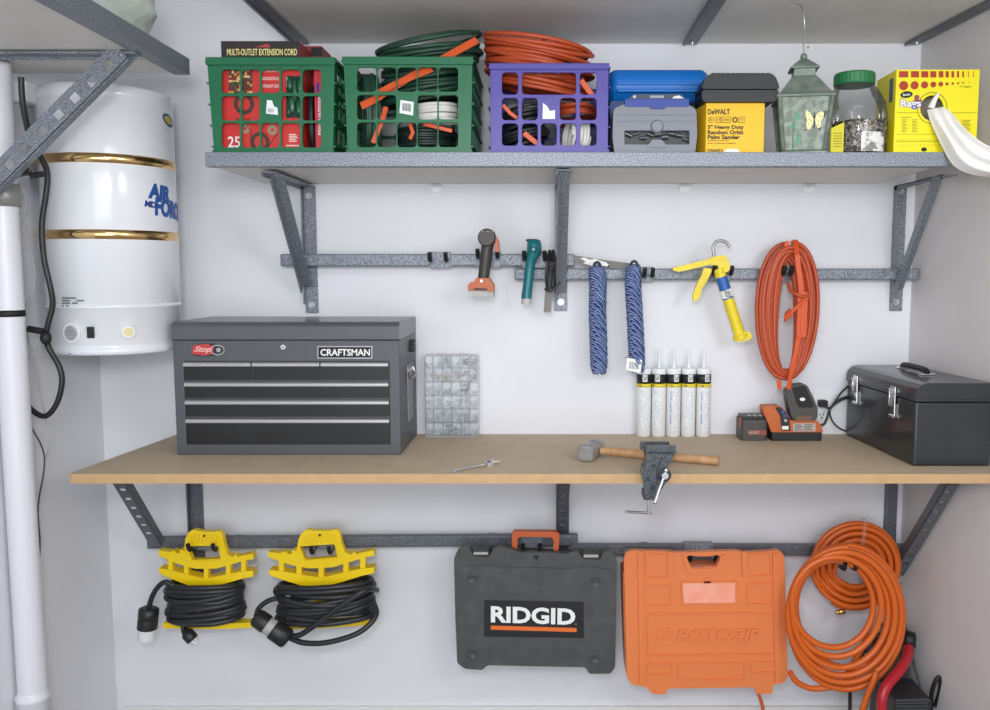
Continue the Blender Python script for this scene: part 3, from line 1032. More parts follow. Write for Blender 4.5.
xa2, xb2 = P(314.5, 100, yf).x, P(324.5, 100, yf).x
rb2 = T('narrow_red_carton', 'narrow red carton standing at the right inside the left green crate', 'carton', ((xa2 + xb2) / 2, yf, ZS + 0.0065))
B().b2(xa2, xb2, yf, yf + 0.16, ZS + 0.0065, zr - 0.006).obj('carton', mat('crimson carton', (196, 34, 52), 0.5), rb2, bevel=0.001)
b = B()
put_text(b, 'INDOOR OUTDOOR', P(316.2, 135, y2), P(316.2, 96, y2) - P(316.2, 135, y2), P(313.7, 135, y2) - P(316.2, 135, y2) , (0, -1, 0), bold=0.03)
b.xform(Matrix.Translation((0.012, 0, 0)))
b.obj('text_print', PAPERW, rb2)
B().slab([prect(316.2, 83, 319, 92, y2)], y2 - 0.0003, 0.0003).obj('mark_print', mat('violet print', (60, 40, 130), 0.6), rb2)
t = T('black_cord_hank', 'dark cord hank standing between the two red cartons in the left green crate', 'cord', (P(308, 100, yf + .02).x, yf + 0.04, ZS + 0.0065))
zmid = (ZS + zr) / 2
b = B(); b.tube(coil((P(308.4, 100, yf).x, yf + 0.055, zmid - 0.01), (0, 1, 0), (0, 0, 1), (1, 0, 0), 0.04, 0.085, 4, 0.005, 0.012, 0.002, 5), 0.0038, 8)
b.obj('cord', BCORD, t)

ya = YC + 0.018
xa, xb = P(221, 50, ya).x, P(299.5, 50, ya).x
zt = P(260, 41, ya).z
eb = T('extension_cord_box', 'black carton lettered MULTI-OUTLET EXTENSION CORD on top of the red carton', 'carton', ((xa + xb) / 2, ya + .05, zr + 0.0008))
b = B()
b.b2(xa, xb, ya, ya + 0.12, zr + 0.0008, zt)
for i, f in enumerate(b.f):
    if min(b.v[q][0] for q in f) > xb - 1e-6:
        b.m[i] = 1
b.obj('carton', [mat('black carton', (36, 28, 27), 0.45), mat('dark red carton end', (150, 40, 44), 0.5)], eb, bevel=0.001)
b = B(); px_text(b, 'MULTI-OUTLET EXTENSION CORD', 227, 48.8, 297, 55.4, ya - 0.0006, bold=0.012); b.obj('title_print', mat('cream yellow print', (244, 230, 150), 0.55), eb)
B().slab([pxl([(254, 47.2), (262, 45.5), (266, 43.8), (270, 45.2), (270, 47.4)], ya)], ya - 0.0006, 0.0005).obj('emblem_print', mat('emblem red', (176, 60, 60), 0.5), eb)
b = B(); b.slab([prect(301.5, 46, 302, 46.2, ya)], ya, 0.0001)
# a second red carton end behind it
xg, xh = P(303, 50, ya + 0.1).x, P(319, 50, ya + 0.1).x
rb3 = T('dark_red_carton', 'dark red carton lying on top behind the black lettered carton', 'carton', ((xg + xh) / 2, ya + 0.2, zr + 0.001))
B().b2(xa + 0.03, xh, ya + 0.13, ya + 0.24, zr - 0.1, P(305, 46, ya + 0.13).z).obj('carton', mat('dark red carton', (140, 36, 44), 0.5), rb3, bevel=0.001)
B().b2(xh - 0.03, xh + 0.0004, ya + 0.1296, ya + 0.1299, P(305, 56, ya + 0.13).z, P(305, 47.5, ya + 0.13).z).obj('label_print', INK, rb3)

# ---------------- cords in the middle crate
def straps(*bs):
    return tuple(('strap', x, OSTRAP) for x in bs)
def cord_thing(name, lab, pts, r, m, parts=(), cat='cord', flat=None):
    b = B(); b.tube(pts, r, 8)
    c = [min(q[i] for q in b.v) for i in range(3)]; d = [max(q[i] for q in b.v) for i in range(3)]
    t = T(name, lab, cat, ((c[0] + d[0]) / 2, (c[1] + d[1]) / 2, c[2]))
    b.obj('cord', m, t)
    for nm, pb, pm in parts:
        pb.obj(nm, pm, t, bevel=0.0008)
    return t
x2 = (xl2 + xr2_) / 2
ym = (YC + YCK) / 2
ysf = YC + 0.016
sA, sB = B(), B()
sA.tube([P(361, 106, ysf), P(372, 101, ysf), P(400, 83, ysf + 0.004), P(430, 66, ysf + 0.012), P(455, 52, ysf + 0.02), P(477, 40, ysf + 0.03)], 0, flat=(0.020, 0.003), up=(0, -1, 0.2))
sB.tube([P(374, 95, ysf - 0.006), P(395, 84, ysf - 0.006), P(432, 69, ysf + 0.004)], 0, flat=(0.016, 0.003), up=(0, -1, 0.2))
q = P(428, 73, ym)
pts = coil((q.x, ym, q.z), (1, 0, 0.10), (0, 1, 0.16), (0, 0, 1), 0.152, 0.125, 27, 0.006, 0.16, 0.006, 21, rjit=0.24, wob=0.014)
for p in pts:
    if p.z < zt2 + 0.010:
        p.x = max(xl2 + 0.078, min(xr2_ - 0.018, p.x)); p.y = max(YC + 0.036, min(YCK - 0.02, p.y))
    p.y = max(YC + 0.036, p.y); p.x = min(p.x, xr2_ + 0.018)
cord_thing('green_extension_cord', 'dark green cord coil bulging over the rim of the middle green crate, strapped orange', pts, 0.006, GCORD, straps(sA, sB))
pts = coil((x2 + 0.062, YC + 0.075, P(440, 109, YC).z), (1, 0, 0.02), (0, 1, 0), (0, 0, 1), 0.058, 0.042, 7, 0.004, 0.048, 0.003, 22)
cord_thing('white_extension_cord', 'white cord coil inside the middle green crate, on its right', pts, 0.0042, WCORD)
sA, sB, sC = B(), B(), B()
sA.tube([P(386, 107, ysf + .008), P(383, 118, ysf), P(379, 128, ysf), P(373, 143, ysf)], 0, flat=(0.013, 0.003), up=(0, -1, 0))
sB.tube([P(424, 124, ysf + .004), P(436, 127, ysf), P(452, 131, ysf)], 0, flat=(0.010, 0.003), up=(0, -1, 0))
sC.tube([P(410, 124, ysf + .004), P(413, 133, ysf), P(410, 139, ysf + .004)], 0, flat=(0.010, 0.003), up=(0, -1, 0))
pts = coil((x2 + 0.03, YC + 0.115, ZS + 0.048), (1, 0, 0), (0, 1, 0), (0, 0, 1), 0.085, 0.085, 8, 0.005, 0.06, 0.004, 23, rjit=0.2)
cord_thing('dark_extension_cord', 'dark cord coil at the bottom of the middle green crate with orange straps', pts, 0.0052, mat('very dark green cord', (26, 40, 36), 0.45), straps(sA, sB, sC))
pts = coil((xl2 + 0.044, YC + 0.085, ZS + 0.118), (0.35, -1, 0), (0, 0, 1), (1, 0.3, 0), 0.060, 0.105, 11, 0.005, 0.036, 0.002, 24)
for p in pts:
    p.x = max(p.x, xl2 + 0.014); p.y = max(p.y, YC + 0.02); p.z = max(p.z, ZS + 0.013)
cord_thing('green_cord_hank', 'dark green cord hank upright in the lower left corner of the middle green crate', pts, 0.0052, GCORD)

# ---------------- cords in the purple crate
x3 = (xl3 + xr3) / 2
st = B()
st.tube([P(581, 80, ysf), P(588, 90, ysf), P(594, 97, ysf + .004)], 0, flat=(0.014, 0.003), up=(0, -1, 0))
q = P(537, 68, ym)
pts = coil((q.x, ym + 0.005, q.z), (1, 0, -0.18), (0, 1, 0.16), (0, 0, 1), 0.160, 0.126, 24, 0.006, 0.130, 0.005, 31, rjit=0.22, wob=0.018)
for p in pts:
    if p.z < zt3 + 0.01:
        p.x = max(xl3 + 0.018, min(xr3 - 0.018, p.x)); p.y = max(YC + 0.021, min(YCK - 0.02, p.y)); p.z = max(p.z, ZS + 0.152)
    else:
        p.y = max(YC + 0.01, p.y)
        p.x = max(xl3 - 0.020, min(p.x, xr3 - 0.012))
t = cord_thing('orange_extension_cord', 'bright orange cord coil heaped over the rim of the purple crate', pts, 0.0062, ORANGEC, (('strap', st, OSTRAP),))
b = B(); b.tube(px_path([(530, 50, -0.40), (545, 39, -0.38), (556, 41, -0.36), (568, 53, -0.35), (580, 62, -0.34), (584, 74, -0.33)]), 0.004, 8); b.obj('loose_end', ORANGEC, t)
b = B(); b.tube(px_path([(538, 45, -0.372), (548, 52, -0.372), (562, 56, -0.36)]), 0.0055, 8); b.obj('tape_wrap', PAPERW, t)
pts = coil((x3 - 0.068, YC + 0.09, ZS + 0.078), (1, 0, 0.2), (0, 1, 0), (0.1, 0, 1), 0.066, 0.07, 9, 0.005, 0.11, 0.005, 32, rjit=0.25)
for p in pts:
    p.x = min(max(xl3 + 0.014, p.x), x3 + 0.012); p.y = max(YC + 0.018, p.y); p.z = min(max(p.z, ZS + 0.013), ZS + 0.138)
sA, sB = B(), B()
sA.tube([P(503, 105, ysf), P(510, 113, ysf), P(517, 118, ysf)], 0, flat=(0.010, 0.004), up=(0, -1, 0))
sB.tube([P(524, 133, ysf), P(530, 138, ysf), P(538, 144, ysf)], 0, flat=(0.013, 0.004), up=(0, -1, 0))
cord_thing('black_extension_cord', 'black cord coil low in the left half of the purple crate', pts, 0.0052, BCORD, straps(sA, sB))
pts = coil((x3 + 0.075, YC + 0.075, ZS + 0.054), (0.35, -1, 0), (0.12, 0, 1), (1, 0.2, 0), 0.042, 0.043, 7, 0.004, 0.050, 0.003, 33)
for p in pts:
    p.y = max(YC + 0.018, p.y); p.z = max(p.z, ZS + 0.012); p.x = min(p.x, xr3 - 0.016)
cord_thing('white_cord_hank', 'white cord hank low in the right half of the purple crate', pts, 0.0045, WCORD)
pts = coil((x3 + 0.070, YC + 0.15, ZS + 0.126), (1, 0, 0.05), (0, 1, 0), (0, 0, 1), 0.062, 0.125, 8, 0.005, 0.024, 0.003, 34, rjit=0.2)
for p in pts:
    p.x = max(min(p.x, xr3 - 0.016), x3 + 0.022); p.z = max(p.z, ZS + 0.112)
cord_thing('short_orange_cord', 'orange cord under the big orange coil, at the right of the purple crate', pts, 0.005, ORANGEC)

# ---------------- grey bit case, blue cases
def hull_box(b, x0, x1, y0, y1, z0, z1, c, seg=4):
    """box with big rounded vertical-plane corners (in x,z)"""
    b.slab([rpoly(rect(x0, x1, z0, z1), c, seg)], y0, y1 - y0)
GREYC = mat('grey tool case plastic', (124, 128, 138), 0.45, bump=(200, 0.08))
BLUEC = mat('blue case plastic', (22, 114, 200), 0.34, bump=(200, 0.05))
NAVY = mat('navy blue plastic', (34, 62, 150), 0.4)
yg = -0.44
gx0, gx1 = P(612.5, 130, yg).x, P(697.5, 130, yg).x
gz = P(650, 104, yg).z
g = T('bit_case', 'grey tool case with a dark window and blue handle latch, right of the purple crate', 'case', ((gx0 + gx1) / 2, yg + .05, ZS))
hole = prect(624.5, 130.5, 689.5, 144.5, yg, 0.004)
b = B()
outer = rpoly([(gx0 + 0.006, ZS), (gx1 - 0.006, ZS), (gx1, ZS + 0.05), (gx1 - 0.004, gz - 0.012), (gx1 - 0.03, gz), (gx0 + 0.03, gz), (gx0 + 0.002, gz - 0.012), (gx0, ZS + 0.05)], 0.012)
b.slab([outer, hole], yg, 0.02)
b.slab([outer], yg + 0.02, 0.07)
b.obj('shell', GREYC, g, bevel=0.003)
b = B()
for py in (115, 121.5):
    z = P(650, py, yg).z
    b.b2(gx0 + 0.012, gx1 - 0.012, yg - 0.002, yg - 0.0003, z - 0.001, z + 0.001)
b.obj('seam_rib', GREYC, g, bevel=0.0005)
B().slab([prect(620, 129, 694, 149, yg + 0.018)], yg + 0.0186, 0.001).obj('window_backing', mat('window dark', (30, 31, 33), 0.3), g)
b = B()
rg = random.Random(8)
for k in range(9):
    q = P(629 + k * 7.2, rg.uniform(133.5, 140), yg + 0.012)
    b.cyl(q + V((-0.010, 0, rg.uniform(-.005, .005))), q + V((0.008, 0, rg.uniform(-.004, .004))), rg.uniform(0.0035, 0.007), seg=10)
b.obj('drill_bits', mat('gun metal bits', (92, 94, 98), 0.3, 0.6), g)['kind'] = 'stuff'
b = B(); q = P(657, 126.5, yg); b.cyl(q, q + V((0, -0.006, 0)), 0.018, 0.014, seg=24); b.obj('boss', GREYC, g)
b = B(); q = P(657, 142, yg); b.slab([rpoly([(q.x - 0.028, q.z - 0.014), (q.x + 0.028, q.z - 0.014), (q.x + 0.013, q.z + 0.006), (q.x - 0.013, q.z + 0.006)], 0.006)], yg - 0.003, 0.0045); b.obj('lower_boss', GREYC, g, bevel=0.001)
yh = yg - 0.004
b = B()
b.slab([prect(625, 99, 689, 106.5, yh, 0.003)], yh, 0.03)
b.slab([prect(651, 104.5, 665, 108.5, yh - 0.003, 0.003)], yh - 0.004, 0.012)
hd = b.obj('latch_handle', NAVY, g, bevel=0.002)
b = B(); b.slab([rpoly(pxl([(628, 99.3), (686, 99.3), (681, 94.5), (633, 94.5)], yh + 0.02), 0.003)], yh + 0.018, 0.03); b.obj('top_label', mat('dark slate label', (66, 72, 92), 0.5), g)
b = B()
yl = yh + 0.0172
px_text(b, '0', 633, 95.4, 636, 98.2, yl, bold=0.04); b.obj('number_print', PAPERW, g); b = B(); b.slab([prect(650, 95.5, 664, 98, yl)], yl - .0003, .0003); b.obj('bar_print', mat('pale slate print', (160, 164, 176), .5), g); b = B()
b.slab([pxl([(672, 98.4), (684, 98.4), (679, 95.4), (674, 96.4)], yl)], yl - .0003, .0003)
b.obj('label_print', PAPERW, g)

yb_ = -0.335
bx0, bx1 = P(609.5, 90, yb_).x, P(709.5, 90, yb_).x
zA, zBt = P(650, 100.5, yb_).z, P(650, 69, yb_ + 0.02).z
lowt = T('lower_blue_case', 'dark blue case standing behind the grey case, under the bright blue one', 'case', ((bx0 + bx1) / 2, -0.2, ZS))
B().slab([rpoly([(bx0 + 0.008, ZS), (bx1 - 0.075, ZS), (bx1 - 0.060, zA - 0.0006), (bx0 + 0.0, zA - 0.0006)], 0.012)], yb_, 0.27).obj('shell', mat('deep blue plastic', (26, 66, 132), 0.4), lowt, bevel=0.004)
bl = T('blue_case', 'bright blue ribbed plastic case lying above the grey case', 'case', ((bx0 + bx1) / 2, -0.2, zA))
z_ = [zA, zA + (zBt - zA) * .45, zBt]
sec = rpoly([(yb_ + 0.03, zA), (-0.06, zA), (-0.04, zA + 0.05), (-0.06, zBt), (yb_ + 0.022, zBt), (yb_, zBt - 0.028), (yb_, zA + 0.030)], 0.012)
rings = []
for x, k in ((bx0, 0.86), (bx0 + 0.012, 0.97), (bx0 + 0.02, 1.0), (bx1 - 0.02, 1.0), (bx1 - 0.012, 0.97), (bx1, 0.86)):
    cyy, czz = (yb_ - 0.05) / 2, (zA + zBt) / 2
    rings.append([V((x, cyy + (y - cyy) * k, max(zA, czz + (z - czz) * k))) for y, z in sec])
b = B(); b.loft(rings, smooth=False); b.obj('shell', BLUEC, bl, bevel=0.002)
b = B()
for py in (77, 84, 91):
    z = P(650, py, yb_ - 0.001).z
    b.bar((bx0 + 0.022, yb_ - 0.002 + (0.012 if py < 78 else 0), z), (bx1 - 0.022, yb_ - 0.002 + (0.012 if py < 78 else 0), z), 0.010, 0.007)
b.obj('rib', BLUEC, bl, bevel=0.0015)
# white and red bits between crate and case
t = T('spool', 'small white spool squeezed between the purple crate and the grey case', 'spool', (P(610.5, 125, -0.33).x, -0.37, ZS))

# ---------------- sander box and black case on it
yd = -0.45
dx0, dx1, dz = P(706, 120, yd).x, P(764.5, 120, yd).x, P(730, 103, yd).z
YEL = mat('yellow carton', (238, 188, 20), 0.5)
sb = T('sander_box', 'yellow power tool carton with black print, black case lying on it', 'carton', ((dx0 + dx1) / 2, yd + .1, ZS))
dpl = [(dx0, yd), (dx1, yd), (dx1 - 0.004, yd + 0.20), (dx0 - 0.022, yd + 0.20)]
B().prism([[(dx0, yd), (dx1, yd), (dx1 - 0.002, yd + 0.20), (dx0 - 0.030, yd + 0.20)]], (0, 0, ZS), (1, 0, 0), (0, 1, 0), (0, 0, 1), dz - ZS).obj('carton', YEL, sb, bevel=0.0012)
y2 = yd - 0.0006
b = B()
px_text(b, 'DeWALT', 707.7, 109, 730, 114.5, y2, bold=0.025); b.obj('heading_lettering', INK, sb); b = B()
px_text(b, '5" Heavy Duty', 707.7, 125, 744, 130.0, y2, bold=0.03)
px_text(b, 'Random Orbit', 707.7, 130.2, 743.5, 134.4, y2, bold=0.03)
px_text(b, 'Palm Sander', 707.7, 135, 740, 139.2, y2, bold=0.03)
px_text(b, 'Hook & Loop Pad', 707.7, 139.8, 728.5, 141.5, y2)
px_text(b, 'Dust Collection System', 707.7, 142.4, 735.5, 144.2, y2)
b.obj('lettering', INK, sb)
b = B(); px_text(b, 'DW423', 707.7, 149, 722.5, 152.6, y2, bold=0.02); b.obj('model_print', INK, sb)
b = B()
s = (y2 + 2.75) / F
c = P(711, 119.8, y2)
b.slab([ell(c.x, c.z, 3 * s, 3 * s), ell(c.x, c.z, 2.5 * s, 2.5 * s)], y2 - .0003, .0003)
for a0, a1 in ((715.5, 721), (721.5, 731), (738.5, 744.5)):
    o_ = prect(a0, 116.8, a1, 122.8, y2); i_ = prect(a0 + .5, 117.3, a1 - .5, 122.3, y2)
    b.slab([o_, i_], y2 - .0003, .0003)
c = P(735, 119.8, y2); b.slab([ell(c.x, c.z, 2.8 * s, 2.8 * s), ell(c.x, c.z, 1.4 * s, 1.4 * s)], y2 - .0003, .0003)
px_text(b, 'R', 709.8, 118.3, 712.2, 121.4, y2); px_text(b, '10A', 723, 118.5, 729.5, 121.2, y2); px_text(b, 'V', 740, 118.5, 743, 121.2, y2); px_text(b, 'H', 717, 118.5, 719.6, 121.2, y2)
b.obj('rating_print', mat('brown print', (96, 76, 20), 0.6), sb)
B().slab([rpoly(pxl([(724, 152.5), (740, 152.5), (738, 149), (726, 149)], y2), 0.003)], y2 - .0003, .0003).obj('print_patch', PAPERW, sb)
kx0, kx1 = P(702, 90, yd - 0.01).x, P(779, 90, yd - 0.01).x
kz1 = P(740, 73.5, yd - 0.01).z
zk = dz + 0.0006
kc = T('black_tool_case', 'black plastic case lying on the yellow sander carton', 'case', ((kx0 + kx1) / 2, -0.40, zk))
KM = mat('charcoal case plastic', (36, 37, 39), 0.5, bump=(160, 0.15))
b = B()
mid = zk + (kz1 - zk) * .42
sec1 = [(kx0 + 0.004, zk), (kx1 - 0.012, zk), (kx1 - 0.001, zk + 0.012), (kx1 - 0.001, mid), (kx0, mid), (kx0, zk + 0.01)]
b.slab([rpoly(sec1, 0.006)], yd - 0.012, 0.112); b.obj('base_shell', KM, kc, bevel=0.003)
b = B()
sec2 = [(kx0, mid + 0.002), (kx1, mid + 0.002), (kx1 - 0.002, mid + 0.014), (kx1 - 0.010, kz1 - 0.010), (kx1 - 0.022, kz1), (kx0 + 0.024, kz1), (kx0 + 0.010, kz1 - 0.008), (kx0, mid + 0.012)]
b.slab([rpoly(sec2, 0.005)], yd - 0.014, 0.112); b.obj('lid', KM, kc, bevel=0.004)
b = B()
for k in range(12):
    x = kx0 + 0.03 + k * (kx1 - kx0 - 0.06) / 11
    b.b2(x - 0.004, x + 0.004, yd - 0.008, yd + 0.09, kz1 - 0.001, kz1 + 0.0025)
b.obj('lid_rib', KM, kc, bevel=0.001)
# ---------------- lantern
ly = -0.41
LX = P(802, 120, ly).x
def lz(py, Y=ly - 0.075): return P(805, py, Y).z
VERD = mat('weathered green metal', (112, 128, 120), 0.5, 0.35, noise=(40, (150, 160, 150), 0.35, 0.7), bump=(80, 0.2))
ln = T('lantern', 'green weathered metal lantern with a butterfly on its side, hook wire on top', 'lantern', (LX, ly, ZS))
sc = (ly + 2.75) / F
def sq_loft(b, levels, smooth=False, rot=0.33, n=4):
    rings = []
    for r_, z in levels:
        rings.append([V((LX + r_ * math.cos(rot + PI / 4 + i * 2 * PI / n), ly + r_ * math.sin(rot + PI / 4 + i * 2 * PI / n), z)) for i in range(n)])
    b.loft(rings, smooth)
RT = -0.16
b = B(); sq_loft(b, [(30 * sc, ZS), (30 * sc, ZS + 0.006), (27 * sc, ZS + 0.010), (26 * sc, ZS + 0.012)], rot=RT); b.obj('base', VERD, ln, bevel=0.001)
PANEL = mat('mottled green glass', (128, 140, 124), 0.25, noise=(55, (86, 100, 84), 0.42, 0.58), bump=(70, 0.6))
b = B(); sq_loft(b, [(26 * sc, ZS + 0.012), (33 * sc, lz(95))], rot=RT); b.obj('glass_panel', PANEL, ln)
b = B()
for i in range(4):
    a = RT + PI / 4 + i * PI / 2
    p0 = V((LX + 27 * sc * math.cos(a), ly + 27 * sc * math.sin(a), ZS + 0.012)); p1 = V((LX + 34 * sc * math.cos(a), ly + 34 * sc * math.sin(a), lz(95)))
    bb = B(); bb.bar(p0, p1, 0.009, 0.009, up=(math.cos(a), math.sin(a), 0)); bb.obj('corner_post', VERD, ln, bevel=0.001)
b = B(); sq_loft(b, [(38 * sc, lz(95.5)), (39 * sc, lz(94)), (33 * sc, lz(90)), (25 * sc, lz(84.5, ly - .04)), (19 * sc, lz(79, ly - .03)), (15 * sc, lz(76, ly - .02))], rot=RT); b.obj('roof', VERD, ln, bevel=0.001)
b = B(); sq_loft(b, [(14.5 * sc, lz(76.2, ly - .02)), (14 * sc, lz(69, ly - .02)), (19 * sc, lz(68, ly - .03)), (19.5 * sc, lz(67, ly - .03)), (12 * sc, lz(63.5, ly - .01)), (6 * sc, lz(60.5, ly)), (3 * sc, lz(59, ly))], rot=RT); b.obj('cupola', VERD, ln, bevel=0.001)
b = B(); b.ball((LX, ly, lz(56.8, ly)), 3.4 * sc, 16); b.obj('finial', VERD, ln)
b = B(); b.tube(smooth_path([V((LX, ly, lz(55, ly))), P(804, 40, ly), P(804.5, 24, ly), P(803, 11, ly - .01), P(800, 5, ly - .025), P(795, 4.5, ly - .03), P(791, 7, ly - .03)], 8), 0.0016, 8); b.obj('hook_wire', STEEL, ln)
# butterfly and leaves on the front panel
def pan(px_, py_, off=0.003):
    """point on the panel facing the room"""
    a = RT + PI / 4
    t = 0
    best = None
    d = ray(px_, py_)
    i0, i1 = RT + PI / 4 + 4 * PI / 4 + 0, 0
    A1 = V((math.cos(RT + 5 * PI / 4), math.sin(RT + 5 * PI / 4), 0)); A2 = V((math.cos(RT + 7 * PI / 4), math.sin(RT + 7 * PI / 4), 0))
    z0_, z1_ = ZS + 0.012, lz(95)
    o = V((LX, ly, 0))
    a_, b_, c_ = o + A1 * 26 * sc + V((0, 0, z0_)), o + A2 * 26 * sc + V((0, 0, z0_)), o + A1 * 33 * sc + V((0, 0, z1_))
    n = (b_ - a_).cross(c_ - a_).normalized()
    if n.y > 0: n = -n
    k = (a_ - CAM).dot(n) / d.dot(n)
    return CAM + d * k + n * off, n
def pan_poly(b, pts, h=0.002):
    q = [pan(*p, off=h)[0] for p in pts]; r_ = [pan(*p, off=0.0002)[0] for p in pts]
    b.loft([r_, q], smooth=False)
b = B()
pan_poly(b, [(813.5, 119), (810, 113), (806, 110), (805.5, 115), (807, 120), (806, 124), (807, 129), (810, 129), (813, 123)])
pan_poly(b, [(815, 119), (817, 114), (821.5, 111), (824, 113), (823, 118), (820.5, 121), (821, 126), (818, 128.5), (815.5, 123)])
b.obj('butterfly_wing', mat('cream yellow enamel', (240, 228, 160), 0.4), ln)
b = B()
pan_poly(b, [(824.5, 111), (827, 111), (825, 117), (823.5, 118)], 0.0025); pan_poly(b, [(818, 128.8), (821.5, 127), (820, 131)], 0.0025); pan_poly(b, [(805.5, 129), (808, 130), (803, 131)], 0.0025)
b.tube([pan(814.2, 112)[0], pan(814.3, 120)[0], pan(814, 128)[0]], 0.0012, 6)
for x, y in ((808, 114), (809, 119), (808.5, 124), (811, 121), (819, 115), (821, 117), (818, 121), (818.5, 125)):
    q, n = pan(x, y, 0.002); b.cyl(q, q + n * 0.0006, 0.0015, seg=8)
b.obj('butterfly_marking', mat('dark enamel', (50, 48, 36), 0.5), ln)
b = B()
pan_poly(b, [(792, 122), (796, 114), (800, 112), (799, 119)]); pan_poly(b, [(792, 148), (797, 138), (801, 133), (800, 142)]); pan_poly(b, [(788, 128), (794, 122), (797, 124), (792, 128)])
b.tube([pan(793, 150)[0], pan(793, 135)[0], pan(794, 122)[0]], 0.0012, 6)
b.obj('leaf', mat('leaf enamel', (70, 140, 104), 0.4), ln)

# ---------------- small yellow carton between lantern and jar
yy = -0.492
q0, q1 = P(831.5, 125, yy), P(843.5, 150, yy)
sy = T('small_yellow_carton', 'small yellow carton standing in front of the jar, beside the lantern', 'carton', ((q0.x + q1.x) / 2, yy, ZS))
B().slab([[(q0.x, ZS), (q1.x, ZS), (q1.x, P(840, 122, yy).z), (q0.x, P(830, 128, yy).z)]], yy, 0.010).obj('carton', mat('lime yellow carton', (206, 196, 26), 0.5), sy, bevel=0.001)
b = B()
for k in range(6):
    b.slab([prect(833, 133 + k * 2.6, 842, 133.8 + k * 2.6, yy)], yy - 0.0004, 0.0003)
b.obj('text_print', mat('olive print', (130, 120, 20), 0.6), sy)

# ---------------- jar of screws
jy = -0.415
js = (jy + 2.75) / F
JX = P(895, 110, -0.47).x - 26 * js - 0.002
JC = JX
jar = T('screw_jar', 'clear jar half full of screws with a green screw lid', 'jar', (JC, jy, ZS))
def jz(py): return P(860, py, jy - 0.06).z
JS = (jy - 0.05 + 2.75) / F
JR = 26 * js
prof = [(JR * .94, ZS + 0.001), (JR, ZS + 0.008), (JR, jz(118)), (JR * 1.0, jz(112)), (JR * .97, jz(100)), (JR * .86, jz(88)), (JR * .70, jz(81)), (JR * .70, jz(78))]
b = B(); b.lathe(prof, (JC, jy, 0), seg=48)
zsh = jz(104)
b.v = [(x - 6.0 * js * max(0, min(1, (z - zsh) / (jz(81) - zsh))), y, z) for x, y, z in b.v]
b.obj('glass', clear_mat('clear glass', (240, 242, 242), 0.8, 0.03, 0.03), jar)
b = B()
zl_, zm_ = jz(81), jz(68.5)
lr = JR * .735
nseg = 64
rings = []
for r_, z in ((lr * 0.98, zl_), (lr, zl_ + 0.002), (lr, zm_ - 0.005), (lr * .97, zm_ - 0.001), (lr * .9, zm_)):
    rings.append([V((JC + (r_ + (0.0008 if i % 2 and zl_ < z < zm_ - .001 else 0)) * math.cos(2 * PI * i / nseg), jy + (r_ + (0.0008 if i % 2 and zl_ < z < zm_ - .001 else 0)) * math.sin(2 * PI * i / nseg), z)) for i in range(nseg)])
LS = 6.0 * js
b.loft(rings, smooth=False); b.xform(Matrix.Translation((-LS, 0, 0))); b.obj('lid', mat('green jar lid', (36, 116, 66), 0.4), jar)
SCREWS = mat('screw heap', (58, 50, 48), 0.4, 0.3, noise=(95, (196, 186, 178), 0.50, 0.62), bump=(140, 0.9))
b = B()
rg = random.Random(12)
prof = [(JR * .9, ZS + 0.006), (JR * .955, ZS + 0.012), (JR * .955, jz(122)), (JR * .955, jz(119)), (JR * .6, jz(117)), (JR * .2, jz(116))]
b.lathe(prof, (JC, jy, 0), seg=48)
heap = b.obj('screw_heap', SCREWS, jar); heap['kind'] = 'stuff'
b = B()
for k in range(260):
    a = rg.uniform(-PI * .95, -PI * .05); z = rg.uniform(ZS + 0.012, jz(118))
    p = V((JC + JR * .958 * math.cos(a), jy + JR * .958 * math.sin(a), z))
    d = V((-math.sin(a) * rg.uniform(-1, 1), math.cos(a) * rg.uniform(-1, 1), rg.uniform(-1, 1))).normalized() * rg.uniform(0.004, 0.009)
    b.use(rg.choice([0, 0, 1, 2])).cyl(p - d, p + d, 0.0013, seg=5)
o = b.obj('loose_screws', [mat('zinc screw', (196, 192, 186), 0.35, 0.7), mat('brass screw', (176, 140, 90), 0.35, 0.7), mat('black screw', (40, 38, 38), 0.4)], jar); o['kind'] = 'stuff'
b = B()
aa = [V((JC + (JR + 0.001) * math.sin(t), jy - (JR + 0.001) * math.cos(t), 0)) for t in [(-0.25 + 0.95 * i / 10) for i in range(11)]]
z0_, z1_ = ZS + 0.004, jz(132)
b.loft([[p + V((0, 0, z0_)) for p in aa], [p + V((0, 0, z1_)) for p in aa]], caps=False, closed=False, smooth=True)
b.obj('label', mat('torn jar label', (226, 226, 220), 0.6, noise=(50, (130, 130, 128), 0.48, 0.6)), jar)

# ---------------- rag box and rag
ry = -0.47
rx0, rx1 = P(895, 110, ry).x, P(978, 110, ry).x
rz1 = P(935, 69.5, ry).z
RY = mat('bright yellow carton', (240, 226, 16), 0.5)
rbx = T('rag_box', 'large yellow dispenser carton with red shapes and Rags print, white rag pulled out', 'carton', ((rx0 + rx1) / 2, ry + .06, ZS))
hc = P(932, 108, ry); hr = 12 * (ry + 2.75) / F
hole = ell(hc.x, hc.z, hr * 0.95, hr)
b = B()
b.slab([rect(rx0, rx1, ZS, rz1), hole], ry, 0.006)
b.b2(rx0, rx1, ry + 0.125, ry + 0.131, ZS, rz1)
b.b2(rx0, rx0 + 0.004, ry + 0.006, ry + 0.125, ZS, rz1)
b.b2(rx1 - 0.004, rx1, ry + 0.006, ry + 0.125, ZS, rz1)
b.b2(rx0 + 0.004, rx1 - 0.004, ry + 0.006, ry + 0.125, rz1 - 0.003, rz1)
b.b2(rx0 + 0.004, rx1 - 0.004, ry + 0.006, ry + 0.125, ZS, ZS + 0.003)
b.obj('carton', RY, rbx, bevel=0.0006)
